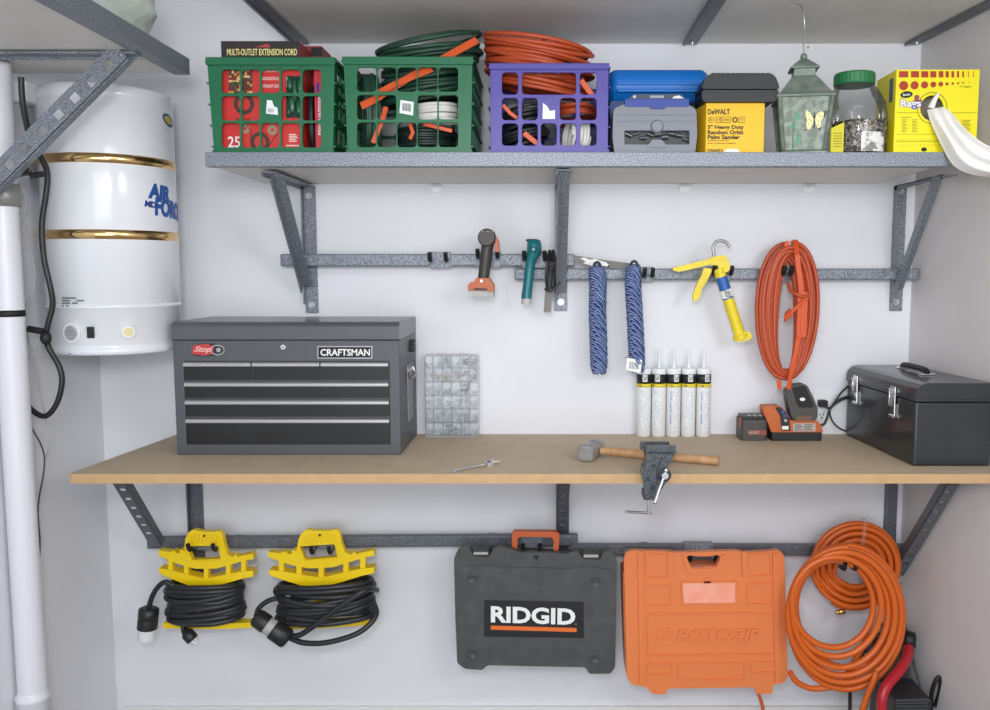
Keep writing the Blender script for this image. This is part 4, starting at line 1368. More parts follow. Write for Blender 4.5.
B().b2(rx0 + 0.02, rx1 - 0.02, ry + 0.04, ry + 0.12, ZS + 0.01, rz1 - 0.03).obj('rag_bundle', mat('rag bundle grey', (150, 140, 134), 0.9), rbx)
y2 = ry - 0.0006
RR = mat('brick red print', (172, 52, 28), 0.55)
b = B()
x = 899.0
for k, w_ in enumerate((9.2, 8, 7, 6, 4.6, 3.2, 2.7, 2.1, 1.6, 1.1, 0.8)):
    xs = (899, 911, 921.3, 930.3, 938.8, 945.6, 951.4, 957, 962.3, 968, 973.4)[k]
    if k < 9:
        b.slab([prect(xs, 71.2, xs + w_, 77.4, y2)], y2 - .0003, .0003)
    else:
        b.slab([prect(xs, 71.2, xs + w_ * .6, 77.4, y2)], y2 - .0003, .0003)
s = (y2 + 2.75) / F
for k, (xc, r_) in enumerate(((903.6, 4.4), (914.6, 3.9), (924.6, 3.4), (933.3, 2.8), (940.8, 2.3), (947, 1.5), (952.8, 1.2), (958, 1.0), (963, 0.8), (969, 0.5))):
    c = P(xc, 85.6 - k * .35, y2); b.slab([ell(c.x, c.z, r_ * s, r_ * s, 20)], y2 - .0003, .0003)
b.obj('shape_print', RR, rbx)
b = B()
b.slab([rpoly(pxl([(913.8, 107.5), (921.8, 107.5), (921.8, 99.5), (913.8, 99.5)], y2), 0.002)], y2 - .0002, .0002)
c = P(916.8, 97.3, y2); b.slab([ell(c.x, c.z, 2.6 * s, 2.4 * s)], y2 - .0003, .0003); b.obj('maroon_print', mat('maroon print', (150, 70, 90), 0.55), rbx)
b = B(); px_text(b, 'Rags', 900, 99, 921.5, 109.5, y2 - .0004, bold=0.05); b.obj('rags_outline', mat('lilac print', (110, 110, 180), 0.55), rbx)
b = B(); px_text(b, 'Rags', 900.5, 99.6, 921, 108.8, y2 - .0012, bold=0.02, h=0.0003); b.obj('rags_lettering', PAPERW, rbx)
b = B(); c = P(906.5, 94.6, y2); b.slab([[(c.x + u * math.cos(.12) - v * math.sin(.12), c.z + u * math.sin(.12) + v * math.cos(.12)) for u, v in ell(0, 0, 6 * s, 3.2 * s)]], y2 - .0003, .0003)
b.obj('oval_print', INK, rbx)
b = B(); c = P(924, 149.4, y2); b.slab([ell(c.x, c.z, 2.8 * s, 2 * s)], y2 - .0003, .0003)
b.obj('dot_print', INK, rbx)
b = B(); px_quad_text(b, 'box', ((902.8, 96.3), (910.6, 95.3), (910.4, 92.6), (902.8, 93.6)), y2 - .0004, bold=0.02, shear=.2); b.obj('oval_lettering', PAPERW, rbx)
OLV = mat('olive line print', (150, 138, 16), 0.6)
b = B()
def hl(x0, x1, y, t=.5): b.slab([prect(x0, y, x1, y + t, y2)], y2 - .0003, .0003)
hl(897, 926, 112.5); hl(943, 977, 112.5); hl(896, 945, 134, .4); hl(896, 947, 141.5, .4)
hl(901, 911, 117, .7)
for k in range(9):
    hl(902, 907.5 - (k % 3), 119.5 + k * 1.5, .6); hl(912, 918 - (k % 2) * 2, 119.5 + k * 1.5, .6); hl(962, 971 - (k % 3), 120 + k * 1.4, .6)
for k in range(26):
    b.slab([prect(897 + k * 1.95, 139 if k % 2 else 140, 897.3 + k * 1.95, 141.5, y2)], y2 - .0003, .0003)
for k in range(13):
    b.slab([prect(899 + k * 3.6, 144, 899.3 + k * 3.6, 146.5, y2)], y2 - .0003, .0003)
px_text(b, 'rags', 960, 86.2, 971, 88, y2)
b.slab([ell(hc.x, hc.z, hr * 1.24, hr * 1.27, 32), ell(hc.x, hc.z, hr * 1.17, hr * 1.2, 32)], y2 - .0002, .0002)
b.obj('fine_print', OLV, rbx)
# side print
b = B()
xs_ = rx0 - 0.0005
b.b2(xs_, xs_ + .0003, ry + .018, ry + .042, P(895, 100, ry).z, P(895, 76, ry).z)
b.obj('side_print', mat('slate print', (96, 104, 120), 0.6), rbx)
# rag
left = [(927, 110), (929.5, 118), (934, 127), (940, 138), (946, 150), (952, 162), (961, 170), (975, 175), (992, 177), (1004, 177)]
right = [(944, 107), (950, 111), (953.5, 117), (958, 125), (966, 132), (975, 139), (986, 145), (998, 150), (1008, 155), (1016, 160)]
yo = [ry + 0.004, ry - 0.012, ry - 0.022, ry - 0.034, ry - 0.046, ry - 0.060, ry - 0.07, ry - 0.078, ry - 0.08, ry - 0.08]
rings = []
NR = 56
for i in range(len(left)):
    a, c = P(*left[i], yo[i]), P(*right[i], yo[i])
    mid, hx = (a + c) / 2, (c - a) / 2
    dd = V((0, -1, 0))
    ring = []
    A_ = 0.0135 * min(1, i / 3)
    for k in range(NR):
        t = 2 * PI * k / NR
        u = math.cos(t)
        fold = A_ * math.sin(2 * PI * 1.35 * u + 0.9 + i * 0.12) + 0.5 * A_ * math.sin(2 * PI * 2.6 * u + i * 0.2)
        ring.append(mid + hx * u + dd * ((0.007 + 0.0012 * i) * math.sin(t) + fold))
    rings.append(ring)
# keep the rag inside the frame of the wall
for r_ in rings:
    for p in r_:
        p.x = min(p.x, XR - SK * p.y - 0.012)
rag = T('rag', 'white cotton rag hanging out of the yellow carton over the shelf end', 'rag', P(950, 150, ry - 0.05))
b = B(); b.loft(rings); o = b.obj('cloth', mat('white cotton', (236, 234, 230), 0.9, bump=(40, 0.3)), rag, subsurf=1)
b = B(); tip = [P(931, 108, ry - 0.006), P(934, 101, ry - 0.010), P(937.5, 95, ry - 0.012), P(939, 93.5, ry - 0.012)]
b.tube(smooth_path(tip, 4), [0.009 - 0.00055 * i for i in range(13)], 10); b.obj('cloth_tip', mat('white cotton', (236, 234, 230)), rag)
bpy.data.objects.remove(bpy.data.objects['spool'])
# ================================================================ things hanging on the upper rails
def root(name, lab, cat, p, group=None):
    return T(name, lab, cat, p, group)
# ---- orange and grey drill, seen nose-on
yd = -0.135
t = root('cordless_drill', 'dark grey and orange cordless drill without battery, hanging on the upper rail', 'drill', P(482, 296, yd))
DG = mat('drill grey', (64, 60, 58), 0.5); DO = mat('drill orange', (182, 90, 42), 0.45); LG = mat('light grey plastic', (176, 174, 170), 0.5)
b = B()
c = P(487.5, 238, yd); s = (yd + 2.75) / F
b.lathe([(7.5 * s, 0), (8.8 * s, 0.008), (9 * s, 0.03), (8.6 * s, 0.06), (6.5 * s, 0.075)], (c.x, yd - 0.045, c.z), (0, 1, 0), seg=28)
b.obj('motor_housing', DG, t)
B().slab([rpoly(pxl([(481, 236), (494.5, 236), (493.5, 230), (482.5, 230)], yd - .03), 0.004)], yd - 0.0435, 0.068).obj('top_cap', DG, t, bevel=0.002)
b = B()
for x in (482.5, 488, 493):
    q = P(x, 231.5, yd - 0.0437); b2 = B(); b2.cyl(q, q + V((0, -0.003, 0)), 0.002, seg=10); b2.obj('screw', LG, t)
B().slab([rpoly(pxl([(494.5, 234), (498.5, 240), (499, 252), (495, 252), (495.5, 243)], yd - .02), 0.003)], yd - 0.03, 0.05).obj('orange_cheek', DO, t, bevel=0.002)
b = B()
rings = []
for (x0, x1, y, dy) in ((481.5, 494, 244, .022), (480.5, 492.5, 252, .024), (479.5, 491.5, 262, .024), (478.5, 490, 272, .024), (477.5, 489, 279, .026)):
    a, e = P(x0, y, yd - .01), P(x1, y, yd - .01); m_ = (a + e) / 2; rx = (e.x - a.x) / 2
    rings.append([m_ + V((rx * math.cos(2 * PI * i / 20), dy * math.sin(2 * PI * i / 20), 0)) for i in range(20)])
b.loft(rings); b.obj('handle', DG, t)
b = B()
b.slab([rpoly(pxl([(476, 278), (490, 278), (491, 281), (494, 285), (493.5, 292), (489, 292), (488.5, 290.5), (472, 290), (468.5, 291), (467.8, 286), (470, 282.5), (475, 281)], yd - .03), 0.003)], yd - 0.045, 0.07)
b.obj('battery_foot', DO, t, bevel=0.002)
b = B(); b.slab([pxl([(474, 288), (487, 288.6), (487, 290.2), (474, 289.6)], yd - .046)], yd - 0.0462, 0.001); b.obj('foot_slot', BLACK, t)
b = B(); b.slab([rpoly(pxl([(468, 290.5), (493.5, 291.5), (493.8, 298), (490.5, 294.5), (486, 297), (473, 295.5), (470, 293)], yd - .03), 0.002)], yd - 0.04, 0.06); b.obj('battery_terminal', LG, t, bevel=0.001)
q = P(481.5, 281, yd - .0455); b = B(); b.cyl(q, q + V((0, -0.002, 0)), 0.0035, seg=12); b.obj('screw', STEEL, t)

# ---- teal light
yt = -0.125
t = root('cordless_light', 'teal cordless work light with grey end cap, hanging right of the drill', 'light', P(525, 303, yt))
TEAL = mat('teal plastic', (18, 110, 118), 0.35)
rings = []
for (x0, x1, y, dy) in ((529, 537, 239, .010), (527.5, 540.5, 240.5, .020), (527, 541.5, 245, .026), (526.8, 541.5, 251, .026), (526.5, 539, 256, .022), (525.6, 535.2, 262, .017), (524.4, 534, 272, .017), (523, 532.8, 284, .018), (521.5, 532, 294, .019), (521, 531.8, 298.5, .020)):
    a, e = P(x0, y, yt), P(x1, y, yt); m_ = (a + e) / 2; rx = (e.x - a.x) / 2
    rings.append([m_ + V((rx * math.cos(2 * PI * i / 20), dy * math.sin(2 * PI * i / 20), 0)) for i in range(20)])
b = B(); b.loft(rings); b.obj('body', TEAL, t)
rings = []
for (x0, x1, y, dy) in ((521.2, 531.6, 298.6, .019), (521.2, 531.4, 303.8, .019)):
    a, e = P(x0, y, yt), P(x1, y, yt); m_ = (a + e) / 2; rx = (e.x - a.x) / 2
    rings.append([m_ + V((rx * math.cos(2 * PI * i / 20), dy * math.sin(2 * PI * i / 20), 0)) for i in range(20)])
b = B(); b.loft(rings); b.obj('end_cap', mat('pale grey cap', (186, 188, 186), 0.5), t)
q = P(533.5, 249.5, yt - 0.026); b = B(); b.lathe([(0.010, 0), (0.009, -0.003), (0.005, -0.004)], q, (0, 1, 0), seg=20); b.obj('button', mat('dark teal', (14, 84, 92), 0.3), t)
b = B(); b.slab([rpoly(pxl([(526, 241.5), (529.5, 241), (529.5, 238.8), (526, 239.5)], yt), 0.001)], yt - .012, .02); b.obj('catch', BLACK, t)

# ---- cable ties and grey strap
yz = -0.10
t = root('cable_tie_bundle', 'bundle of black cable ties on the upper rail beside the middle bracket', 'cable ties', P(550, 290, yz))
rg = random.Random(4)
for k in range(14):
    x = 546.5 + k * 0.72
    pts = [P(549 + (k % 5) * 1.2, 249 + rg.uniform(0, 4), yz + .02 + rg.uniform(-.008, .008)), P(x + 1.0 + rg.uniform(-.6, .6), 262, yz + rg.uniform(-.01, .012)), P(x - .3 + rg.uniform(-.8, .8), 276, yz + rg.uniform(-.012, .01)), P(x - .6 + rg.uniform(-1.2, 1.2), 288 + rg.uniform(-2, 2.5), yz + rg.uniform(-.014, .01))]
    b = B(); b.tube(smooth_path(pts, 4), 0, flat=(0.0055, 0.0022), up=(0, -1, 0)); b.obj('cable_tie', BLACK, t)
b = B(); b.tube(smooth_path([P(544.5, 289, yz - .012), P(552, 291, yz - .02), P(560, 282, yz - .012)], 4), 0, flat=(0.006, 0.003), up=(0, -1, 0)); b.obj('wrap_tie', BLACK, t)
t = root('grey_strip', 'plain grey metal strip hanging below the black cable ties', 'strip', P(548, 312, yz + .02))
B().slab([pxl([(543.5, 312), (551, 312.4), (554, 262), (547.5, 262)], yz + .02)], yz + 0.018, 0.004).obj('blade', mat('dull grey metal', (112, 110, 104), 0.5, 0.2), t, bevel=0.0008)
B().slab([pxl([(543.2, 313.2), (551, 313.4), (551, 312), (543.4, 312)], yz + .02)], yz + 0.016, 0.008).obj('end_lip', LG, t)

# ---- saw blade behind the ropes
ys = -0.066
t = root('saw_blade', 'grey saw blade with a torn white sticker lying on the rail behind the ropes', 'saw', P(610, 268, ys))
B().slab([pxl([(573.5, 261.5), (574.5, 255.2), (600, 259.3), (640.5, 264.6), (640, 267), (636, 268.3), (610, 268.2), (590, 266.8)], ys)], ys, 0.003).obj('blade', mat('dark saw steel', (112, 109, 103), 0.5, 0.1), t)
rg = random.Random(2)
up = [(580, 258.2), (585, 257.6), (590, 259.6), (595, 258.8), (600, 260.6), (606, 262.2), (609, 264.5)]
lo_ = [(607, 266.5), (600, 265.4), (597, 264), (592, 266), (588, 264.6), (583, 263.2), (586, 261.6)]
B().slab([pxl(list(reversed(up + lo_)), ys)], ys - 0.0006, 0.0005).obj('sticker', PAPERW, t)
B().slab([pxl([(600, 261.5), (609, 262.5), (609.5, 267.5), (604, 267)], ys)], ys - 0.0004, 0.0003).obj('sticker_print', INK, t)

# ---- blue ropes
BLUE = mat('blue rope', (30, 62, 150), 0.6)
def rope_mat():
    m = bpy.data.materials.new('blue braided rope'); m.use_nodes = True
    nt = m.node_tree; p = nt.nodes['Principled BSDF']; p.inputs['Roughness'].default_value = 0.65
    tc = nt.nodes.new('ShaderNodeTexCoord'); mp = nt.nodes.new('ShaderNodeMapping')
    wv = nt.nodes.new('ShaderNodeTexWave'); wv.wave_type = 'BANDS'; wv.bands_direction = 'DIAGONAL'; wv.inputs['Scale'].default_value = 58; wv.inputs['Distortion'].default_value = 3.0; wv.inputs['Detail'].default_value = 1
    rp = nt.nodes.new('ShaderNodeValToRGB')
    e = rp.color_ramp.elements; e[0].position = 0.45; e[0].color = rgb(16, 36, 104); e[1].position = 0.8; e[1].color = rgb(140, 160, 196)
    nt.links.new(tc.outputs['Object'], mp.inputs[0]); mp.inputs['Scale'].default_value = (1, 1, 1.3)
    nt.links.new(mp.outputs[0], wv.inputs[0]); nt.links.new(wv.outputs['Fac'], rp.inputs[0]); nt.links.new(rp.outputs[0], p.inputs['Base Color'])
    return m
ROPE = rope_mat()
def rope_hank(name, lab, path, w, Y, seed):
    """a braided hank: several strands twisted round a long core, px path of its centre line"""
    top, bot = path[0], path[-1]
    t = root(name, lab, 'rope', P(bot[0], bot[1], Y))
    cen = smooth_path([P(x, y, Y) for x, y in path], 10)
    n = len(cen)
    R0 = w / 2 * (Y + 2.75) / F
    rad = [R0 * (0.72 + 0.28 * min(1, i / 5, (n - 1 - i) / 4)) for i in range(n)]
    b = B(); b.tube(cen, [r * 0.82 for r in rad], 16); b.obj('core', ROPE, t)
    b = B()
    ns = 7
    for k in range(ns):
        for d in (1,):
            pts = []
            m = 90
            for i in range(m):
                f = i / (m - 1) * (n - 1); i0 = min(int(f), n - 2); e = f - i0
                c = cen[i0].lerp(cen[i0 + 1], e); r = rad[i0] * (1 - e) + rad[i0 + 1] * e
                a = 2 * PI * k / ns + d * i / (m - 1) * 2 * PI * 2.6
                pts.append(c + V((r * 0.84 * math.cos(a), r * 0.84 * math.sin(a), 0)))
            b.tube(pts, R0 * 0.34, 6)
    b.obj('braid', ROPE, t)['kind'] = 'stuff'
    b = B()
    q = cen[0]
    b.tube([q + V((0.010 * math.sin(a), -0.002, 0.006 + 0.012 * math.cos(a))) for a in [2 * PI * i / 14 for i in range(14)]], 0.004, 8, closed=True)
    b.obj('hanging_loop', mat('dark rope', (26, 34, 70), 0.7), t)
    return t, cen
r1, _ = rope_hank('rope_hank', 'blue braided rope hank without a tag, left of the two', [(597, 268), (598, 285), (597.5, 310), (598.5, 345), (599, 372.5)], 15.5, -0.105, 1)
r2, cn = rope_hank('rope_hank', 'blue braided rope hank with a white paper tag at its lower end', [(634, 267), (633, 285), (634.5, 310), (636, 340), (637.5, 371)], 14.5, -0.105, 2)
yt_ = -0.128
tg = B().slab([pxl([(625.8, 370.2), (640.5, 373.2), (642, 360), (627, 357.8)], yt_)], yt_, 0.0008).obj('paper_tag', PAPERW, r2)
b = B()
for k in range(7):
    x = 629 + k * 1.4
    b.slab([pxl([(x, 368.4 + k * .2), (x + .7, 368.4 + k * .2), (x + 1.2, 361.5 + k * .2), (x + .5, 361.5 + k * .2)], yt_)], yt_ - 0.0004, 0.0003)
b.obj('barcode', GREYINK, tg)
b = B(); b.tube([P(625.5, 358, yt_ + .004), P(628, 357, yt_ + .01), P(632, 352, yt_ + .016)], 0.001, 6); b.obj('tag_string', BLACK, r2)
b = B(); b.tube([P(605, 296, -0.108), P(608, 297.5, -0.112), P(611, 295.5, -0.115)], 0.0016, 6); b.obj('rope_tail', PAPERW, r1)

# ---- caulking gun
yc = -0.125
t = root('caulking_gun', 'yellow caulking gun hanging by the upper rail, left of the orange cord', 'caulking gun', P(735, 340, yc))
YG = mat('caulk gun yellow', (240, 218, 40), 0.4, noise=(60, (222, 196, 30), 0.3, 0.72))
B().slab([rpoly(pxl([(672.5, 270.5), (672.5, 267.8), (690, 263.5), (706, 259.8), (713, 256.5), (725.5, 255.3), (727, 259), (729.5, 266), (729, 270), (726, 272), (719, 272), (717.5, 265.5), (708, 264.8), (690, 269.5), (678, 271.8)], yc), 0.003)], yc - 0.011, 0.022).obj('handle', YG, t, bevel=0.003)
B().slab([rpoly(pxl([(703.5, 268), (711, 268.5), (711, 272), (706.5, 281), (701.5, 289), (700.5, 295), (696, 301), (692.5, 300.5), (692.3, 295), (696.5, 284), (701, 276)], yc), 0.003)], yc - 0.008, 0.016).obj('trigger', YG, t, bevel=0.002)
a, e = P(719, 270, yc), P(740.5, 338, yc)
d = (e - a).normalized(); L = (e - a).length
rb_ = 5.6 * (yc + 2.75) / F
def gun_seg(nm, f0, f1, m, rr, arc=(0, 2 * PI)):
    b = B(); b.cyl(a + d * L * f0, a + d * L * f1, rr, seg=24); return b.obj(nm, m, t)
gun_seg('barrel', -0.02, 0.97, YG, rb_)
gun_seg('barrel_label', 0.10, 0.42, mat('label blue', (40, 96, 168), 0.4), rb_ * 1.03)
b = B(); k0 = a + d * L * 0.29; b.cyl(k0, a + d * L * 0.40, rb_ * 1.045, seg=24); b.obj('label_barcode', PAPERW, t)
b = B()
s2 = d.cross(V((0, -1, 0))).normalized()
for k in range(5):
    c = a + d * L * (0.305 + k * .02) + V((0, -rb_ * 1.05, 0)); b.box(c, (0.018, 0.0008, 0.0022))
b.obj('barcode_line', INK, t)
b = B(); b.cyl(a + d * L * 0.955, a + d * L * 1.0, rb_ * 1.35, rb_ * 1.42, seg=24); b.obj('front_cap', YG, t, bevel=0.001)
b = B(); b.slab([rpoly(pxl([(738, 332), (748, 331), (751.5, 336), (749, 339.5), (741, 341.5), (735, 341), (734.5, 336)], yc), 0.003)], yc - 0.012, 0.010); b.obj('cap_flange', YG, t, bevel=0.002)
for f in (0.52, 0.55, 0.82):
    b = B(); b.cyl(a + d * L * f, a + d * L * (f + .012), rb_ * 1.06, seg=24); b.obj('barrel_rib', YG, t)
b = B(); b.tube(smooth_path([P(717, 262, yc), P(714, 255, yc), P(713, 247, yc), P(716, 242, yc), P(721.5, 240.8, yc), P(727, 243, yc), P(729.5, 247, yc)], 8), 0.0048, 10); b.obj('hanging_hook', BRUSHED, t)
b = B(); b.tube([P(689, 262.3, yc - .012), P(700, 259.8, yc - .012)], 0.0006, 5); b.obj('scuff', mat('rust scuff', (150, 130, 60), .7), t)

# ---- big coiled orange extension cord
yo_ = -0.10
c = P(787.5, 313.5, yo_); s = (yo_ + 2.75) / F
t = root('orange_cord_coil', 'long oval orange extension cord coil hanging on the upper rail above the charger', 'cord', P(787, 388, yo_))
pts = []
rg = random.Random(17)
NL = 19
per = 48
rr = []
for k in range(NL + 1):
    f = (k * 8 % NL) / NL
    rr.append((31.0 - 25 * f + rg.uniform(-1, 1), 67 - 13 * f + rg.uniform(-2, 2), rg.uniform(-1, 1) * 0.012 - 0.018 * (1 - abs(2 * f - 1)), rg.uniform(-1.5, 1.5), rg.uniform(-2.5, 2.5)))
for i in range(NL * per + 1):
    k = min(i // per, NL - 1); e = (i - k * per) / per; e = e * e * (3 - 2 * e)
    A, Z = rr[k], rr[k + 1]
    f = [A[j] * (1 - e) + Z[j] * e for j in range(5)]
    ang = 2 * PI * i / per + PI / 2
    co, si = math.cos(ang), math.sin(ang)
    sx = (abs(co) ** 0.85) * (1 if co > 0 else -1)
    pts.append(V((c.x + (f[0] * sx + f[3]) * s, yo_ + f[2], c.z + (f[1] * si + f[4]) * s)))
b = B(); b.tube(pts, 0.0066, 8); b.obj('cord', ORANGEC, t)
OST = mat('orange strap', (232, 96, 40), 0.45)
def strap(pp_, w_, Y0, nm='strap', h=0.004):
    b = B(); b.tube([P(x, y, Y0 + dy) for x, y, dy in pp_], 0, flat=(w_, h), up=(0, -1, 0)); return b.obj(nm, OST, t, bevel=0.0008)
yf_ = yo_ - 0.042
strap([(795.5, 240, 0.03), (797, 255, -.004), (799.5, 275, -.006), (801.5, 295, -.006)], 0.015, yf_)
strap([(799, 334, -.004), (796, 352, -.004), (791.5, 370, 0), (788.5, 389, .01)], 0.014, yf_)
strap([(786, 247, .02), (788, 241, .02)], 0.014, yf_)
strap([(779, 380, .02), (779.5, 389, .02)], 0.014, yf_)
b = B(); b.slab([rpoly(pxl([(795.5, 337), (805, 337), (807, 292), (797, 292)], yf_), 0.003)], yf_ - 0.012, 0.022); b.obj('socket_block', OST, t, bevel=0.003)
b = B(); b.slab([pxl([(799, 333), (802.5, 333), (804, 297), (800.5, 297)], yf_)], yf_ - 0.0145, 0.004); b.obj('block_rib', OST, t, bevel=0.001)
strap([(784, 318, 0), (791, 313, -.012), (800, 304, -.022), (808, 297, -.014)], 0.010, yf_)
b = B(); b.tube(smooth_path([P(788, 283, yf_ + .02), P(791, 291, yf_), P(797, 294.5, yf_ - .016), P(805, 297, yf_ - .016), P(810, 292, yf_ - .004)], 6), 0.0055, 8); b.obj('cord_tail', ORANGEC, t)
b = B(); b.slab([rpoly(pxl([(784, 322), (792, 316), (790, 308), (785, 312)], yf_ + .01), .002)], yf_, 0.012); b.obj('plug', mat('dark orange plug', (190, 76, 36), .5), t, bevel=0.002)
# ================================================================ things standing on the workbench
ZT = ZB + 0.0006
# ---- six drawer tool chest
yF = PZ(285, 455, ZB).y
xA, xB = P(178, 455, yF).x, P(403, 455, yF).x
xA = -1.068; xB -= 0.006
zT = P(285, 322, yF).z
yB = -0.006
ch = T('tool_chest', 'dark grey steel tool chest with six black drawers and silver pulls on the workbench', 'tool chest', ((xA + xB) / 2, (yF + yB) / 2, ZT))
CG = mat('chest grey enamel', (80, 83, 88), 0.4, bump=(400, 0.05))
CT = mat('chest lid grey enamel', (82, 85, 90), 0.34, coat=0.2)
DB = mat('black drawer enamel', (15, 16, 17), 0.4, noise=(10, (22, 24, 25), 0.35, 0.7))
zlid = P(285, 340, yF).z
zop = P(285, 361.5, yF).z                                 # top of the drawer opening
zbo = P(285, 445, yF).z
ox0, ox1 = P(185.5, 420, yF).x, P(390, 420, yF).x
b = B()
b.b2(xA, xB, yF + 0.004, yB, ZT, zlid - 0.0015)
b.slab([rect(xA, xB, ZT, zlid - 0.0015), rect(ox0, ox1, zbo, zop)], yF, 0.004)
b.obj('cabinet', CG, ch, bevel=0.002)
b = B()
sec = [(yF - 0.001, zlid), (yB, zlid), (yB, zT - 0.004), (yB - 0.01, zT), (yF + 0.012, zT), (yF - 0.001, zT - 0.012)]
b.loft([[V((x, y, z)) for y, z in sec] for x in (xA - 0.001, xB + 0.001)], smooth=False)
b.obj('lid', CT, ch, bevel=0.003)
rowz = [(361.5, 380.5), (381.5, 398.5), (399.5, 417), (418, 444.5)]
SILV = mat('silver drawer pull', (178, 178, 178), 0.32, 0.6)
def drawer(x0, x1, ya, yb2):
    za, zb = P(285, yb2, yF).z, P(285, ya, yF).z
    d = B().b2(x0 + 0.0012, x1 - 0.0012, yF + 0.0005, yF + 0.0036, za + 0.001, zb - 0.001).obj('drawer', DB, ch, bevel=0.0008)
    b = B()
    hp = 0.0155
    sec = [(yF - 0.0035, zb - hp), (yF - 0.006, zb - hp + 0.003), (yF - 0.0055, zb - 0.006), (yF - 0.002, zb - 0.002), (yF + 0.0003, zb - 0.002), (yF + 0.0003, zb - hp + 0.005)]
    b.loft([[V((x, y, z)) for y, z in sec] for x in (x0 + 0.002, x1 - 0.002)], smooth=False)
    b.obj('pull', SILV, d, bevel=0.001)
for k in range(3):
    drawer(ox0 + (ox1 - ox0) * k / 3, ox0 + (ox1 - ox0) * (k + 1) / 3, *rowz[0])
for k in range(1, 4):
    drawer(ox0, ox1, *rowz[k])
b = B(); q = P(283.5, 347, yF); b.lathe([(0.009, 0), (0.009, 0.003), (0.007, 0.005)], q, (0, -1, 0), seg=24); lk = b.obj('lock', CHROME, ch)
b = B(); b.box(q + V((0, -0.0055, -0.001)), (0.0022, 0.002, 0.007)); b.obj('keyhole', BLACK, lk)
pl_ = B().slab([prect(317.5, 346, 372.5, 358.5, yF, 0.002)], yF - 0.002, 0.0018).obj('name_plate', SILV, ch, bevel=0.0004)
b = B(); b.slab([prect(318.5, 347, 371.5, 357.5, yF, 0.0015)], yF - 0.0025, 0.0006); b.obj('plate_face', INK, pl_)
b = B(); px_text(b, 'CRAFTSMAN', 320.5, 349, 370, 355.8, yF - 0.0026, bold=0.02); b.obj('plate_lettering', PAPERW, pl_)
em = B(); em.slab([rpoly(pxl([(191, 354.5), (194, 345), (203, 343), (214, 344), (222, 346.5), (225.5, 350), (222, 354), (212, 356), (200, 356.5)], yF), 0.008)], yF - 0.002, 0.0018)
em = em.obj('emblem', mat('emblem dark', (40, 38, 40), 0.4), ch, bevel=0.0004)
c = P(217.5, 350, yF - .002); s = (yF + 2.75) / F
b = B(); b.slab([ell(c.x, c.z, 7.2 * s, 5.2 * s), ell(c.x, c.z, 6.2 * s, 4.2 * s)], yF - 0.0026, 0.0008); b.obj('emblem_ring', SILV, em)
b = B(); b.slab([ell(c.x + 1 * s, c.z, 2.2 * s, 2.2 * s)], yF - 0.0026, 0.0008); b.obj('emblem_dot', SILV, em)
b = B()
b.slab([pxl([(191.5, 353.8), (193.5, 345.2), (208, 343.6), (214, 347), (213, 354), (204, 355.6)], yF)], yF - 0.0024, 0.0006); b.obj('emblem_red', mat('emblem red enamel', (186, 58, 62), 0.4), em)
b = B()
px_quad_text(b, 'Stop', ((193.5, 353.5), (211, 353.8), (212, 346.3), (195, 346)), yF - 0.0027, bold=0.03, shear=0.3); b.obj('emblem_lettering', mat('emblem pink', (232, 176, 170), 0.5), em)
# right end: folding handle, latch
xs_ = xB
hz = (ZT + zT) / 2 + 0.01
ycn = (yF + yB) / 2 + 0.02
B().b2(xs_ + 0.0002, xs_ + 0.003, ycn - 0.05, ycn + 0.05, hz - 0.13, hz + 0.045).obj('handle_plate', BRUSHED, ch, bevel=0.001)
b = B(); b.tube([V((xs_ + 0.003, ycn - 0.045, hz + 0.03)), V((xs_ + 0.012, ycn - 0.045, hz + 0.005)), V((xs_ + 0.012, ycn + 0.045, hz + 0.005)), V((xs_ + 0.003, ycn + 0.045, hz + 0.03))], 0.004, 8)
b.obj('side_handle', CHROME, ch)
B().b2(xs_ + 0.0005, xs_ + 0.012, yF + 0.19, yF + 0.235, P(413, 352, yF + .2).z, P(413, 340, yF + .2).z).obj('side_latch', BLACK, ch, bevel=0.002)

# ---- clear organiser case leaning on the wall
yo2 = -0.055
zo0, zo1 = ZT, P(450, 355, yo2).z
ox0_, ox1_ = P(423.5, 400, yo2).x, P(478.5, 400, yo2).x
og = T('parts_organiser', 'clear plastic case of small screws standing on the bench right of the tool chest', 'organiser', ((ox0_ + ox1_) / 2, yo2, ZT))
CLR = clear_mat('clear case plastic', (250, 251, 252), 0.6, 0.08, 0.04)
W, H = ox1_ - ox0_, zo1 - zo0
b = B(); b.slab([rpoly(rect(ox0_, ox1_, zo0, zo1), 0.012)], yo2, 0.003); b.obj('front_shell', CLR, og)
b = B(); b.slab([rpoly(rect(ox0_, ox1_, zo0, zo1), 0.012), rpoly(rect(ox0_ + .003, ox1_ - .003, zo0 + .003, zo1 - .003), 0.010)], yo2 + 0.003, 0.040); b.obj('frame', clear_mat('milky case plastic', (250, 251, 252), 0.2, 0.15, 0.4), og)
b = B(); b.slab([rpoly(rect(ox0_ + .003, ox1_ - .003, zo0 + .003, zo1 - .003), 0.010)], yo2 + 0.040, 0.0028); b.obj('back_shell', mat('milky back plastic', (242, 243, 245), 0.4), og)
b = B()
for k in range(1, 6):
    x = ox0_ + W * k / 6; b.b2(x - .0006, x + .0006, yo2 + .004, yo2 + .039, zo0 + .005, zo1 - .005)
for k in range(1, 6):
    z = zo0 + H * k / 6; b.b2(ox0_ + .005, ox1_ - .005, yo2 + .004, yo2 + .039, z - .0006, z + .0006)
b.obj('divider_grid', clear_mat('divider plastic', (250, 251, 252), 0.1, 0.2, 0.2), og)
rg = random.Random(31)
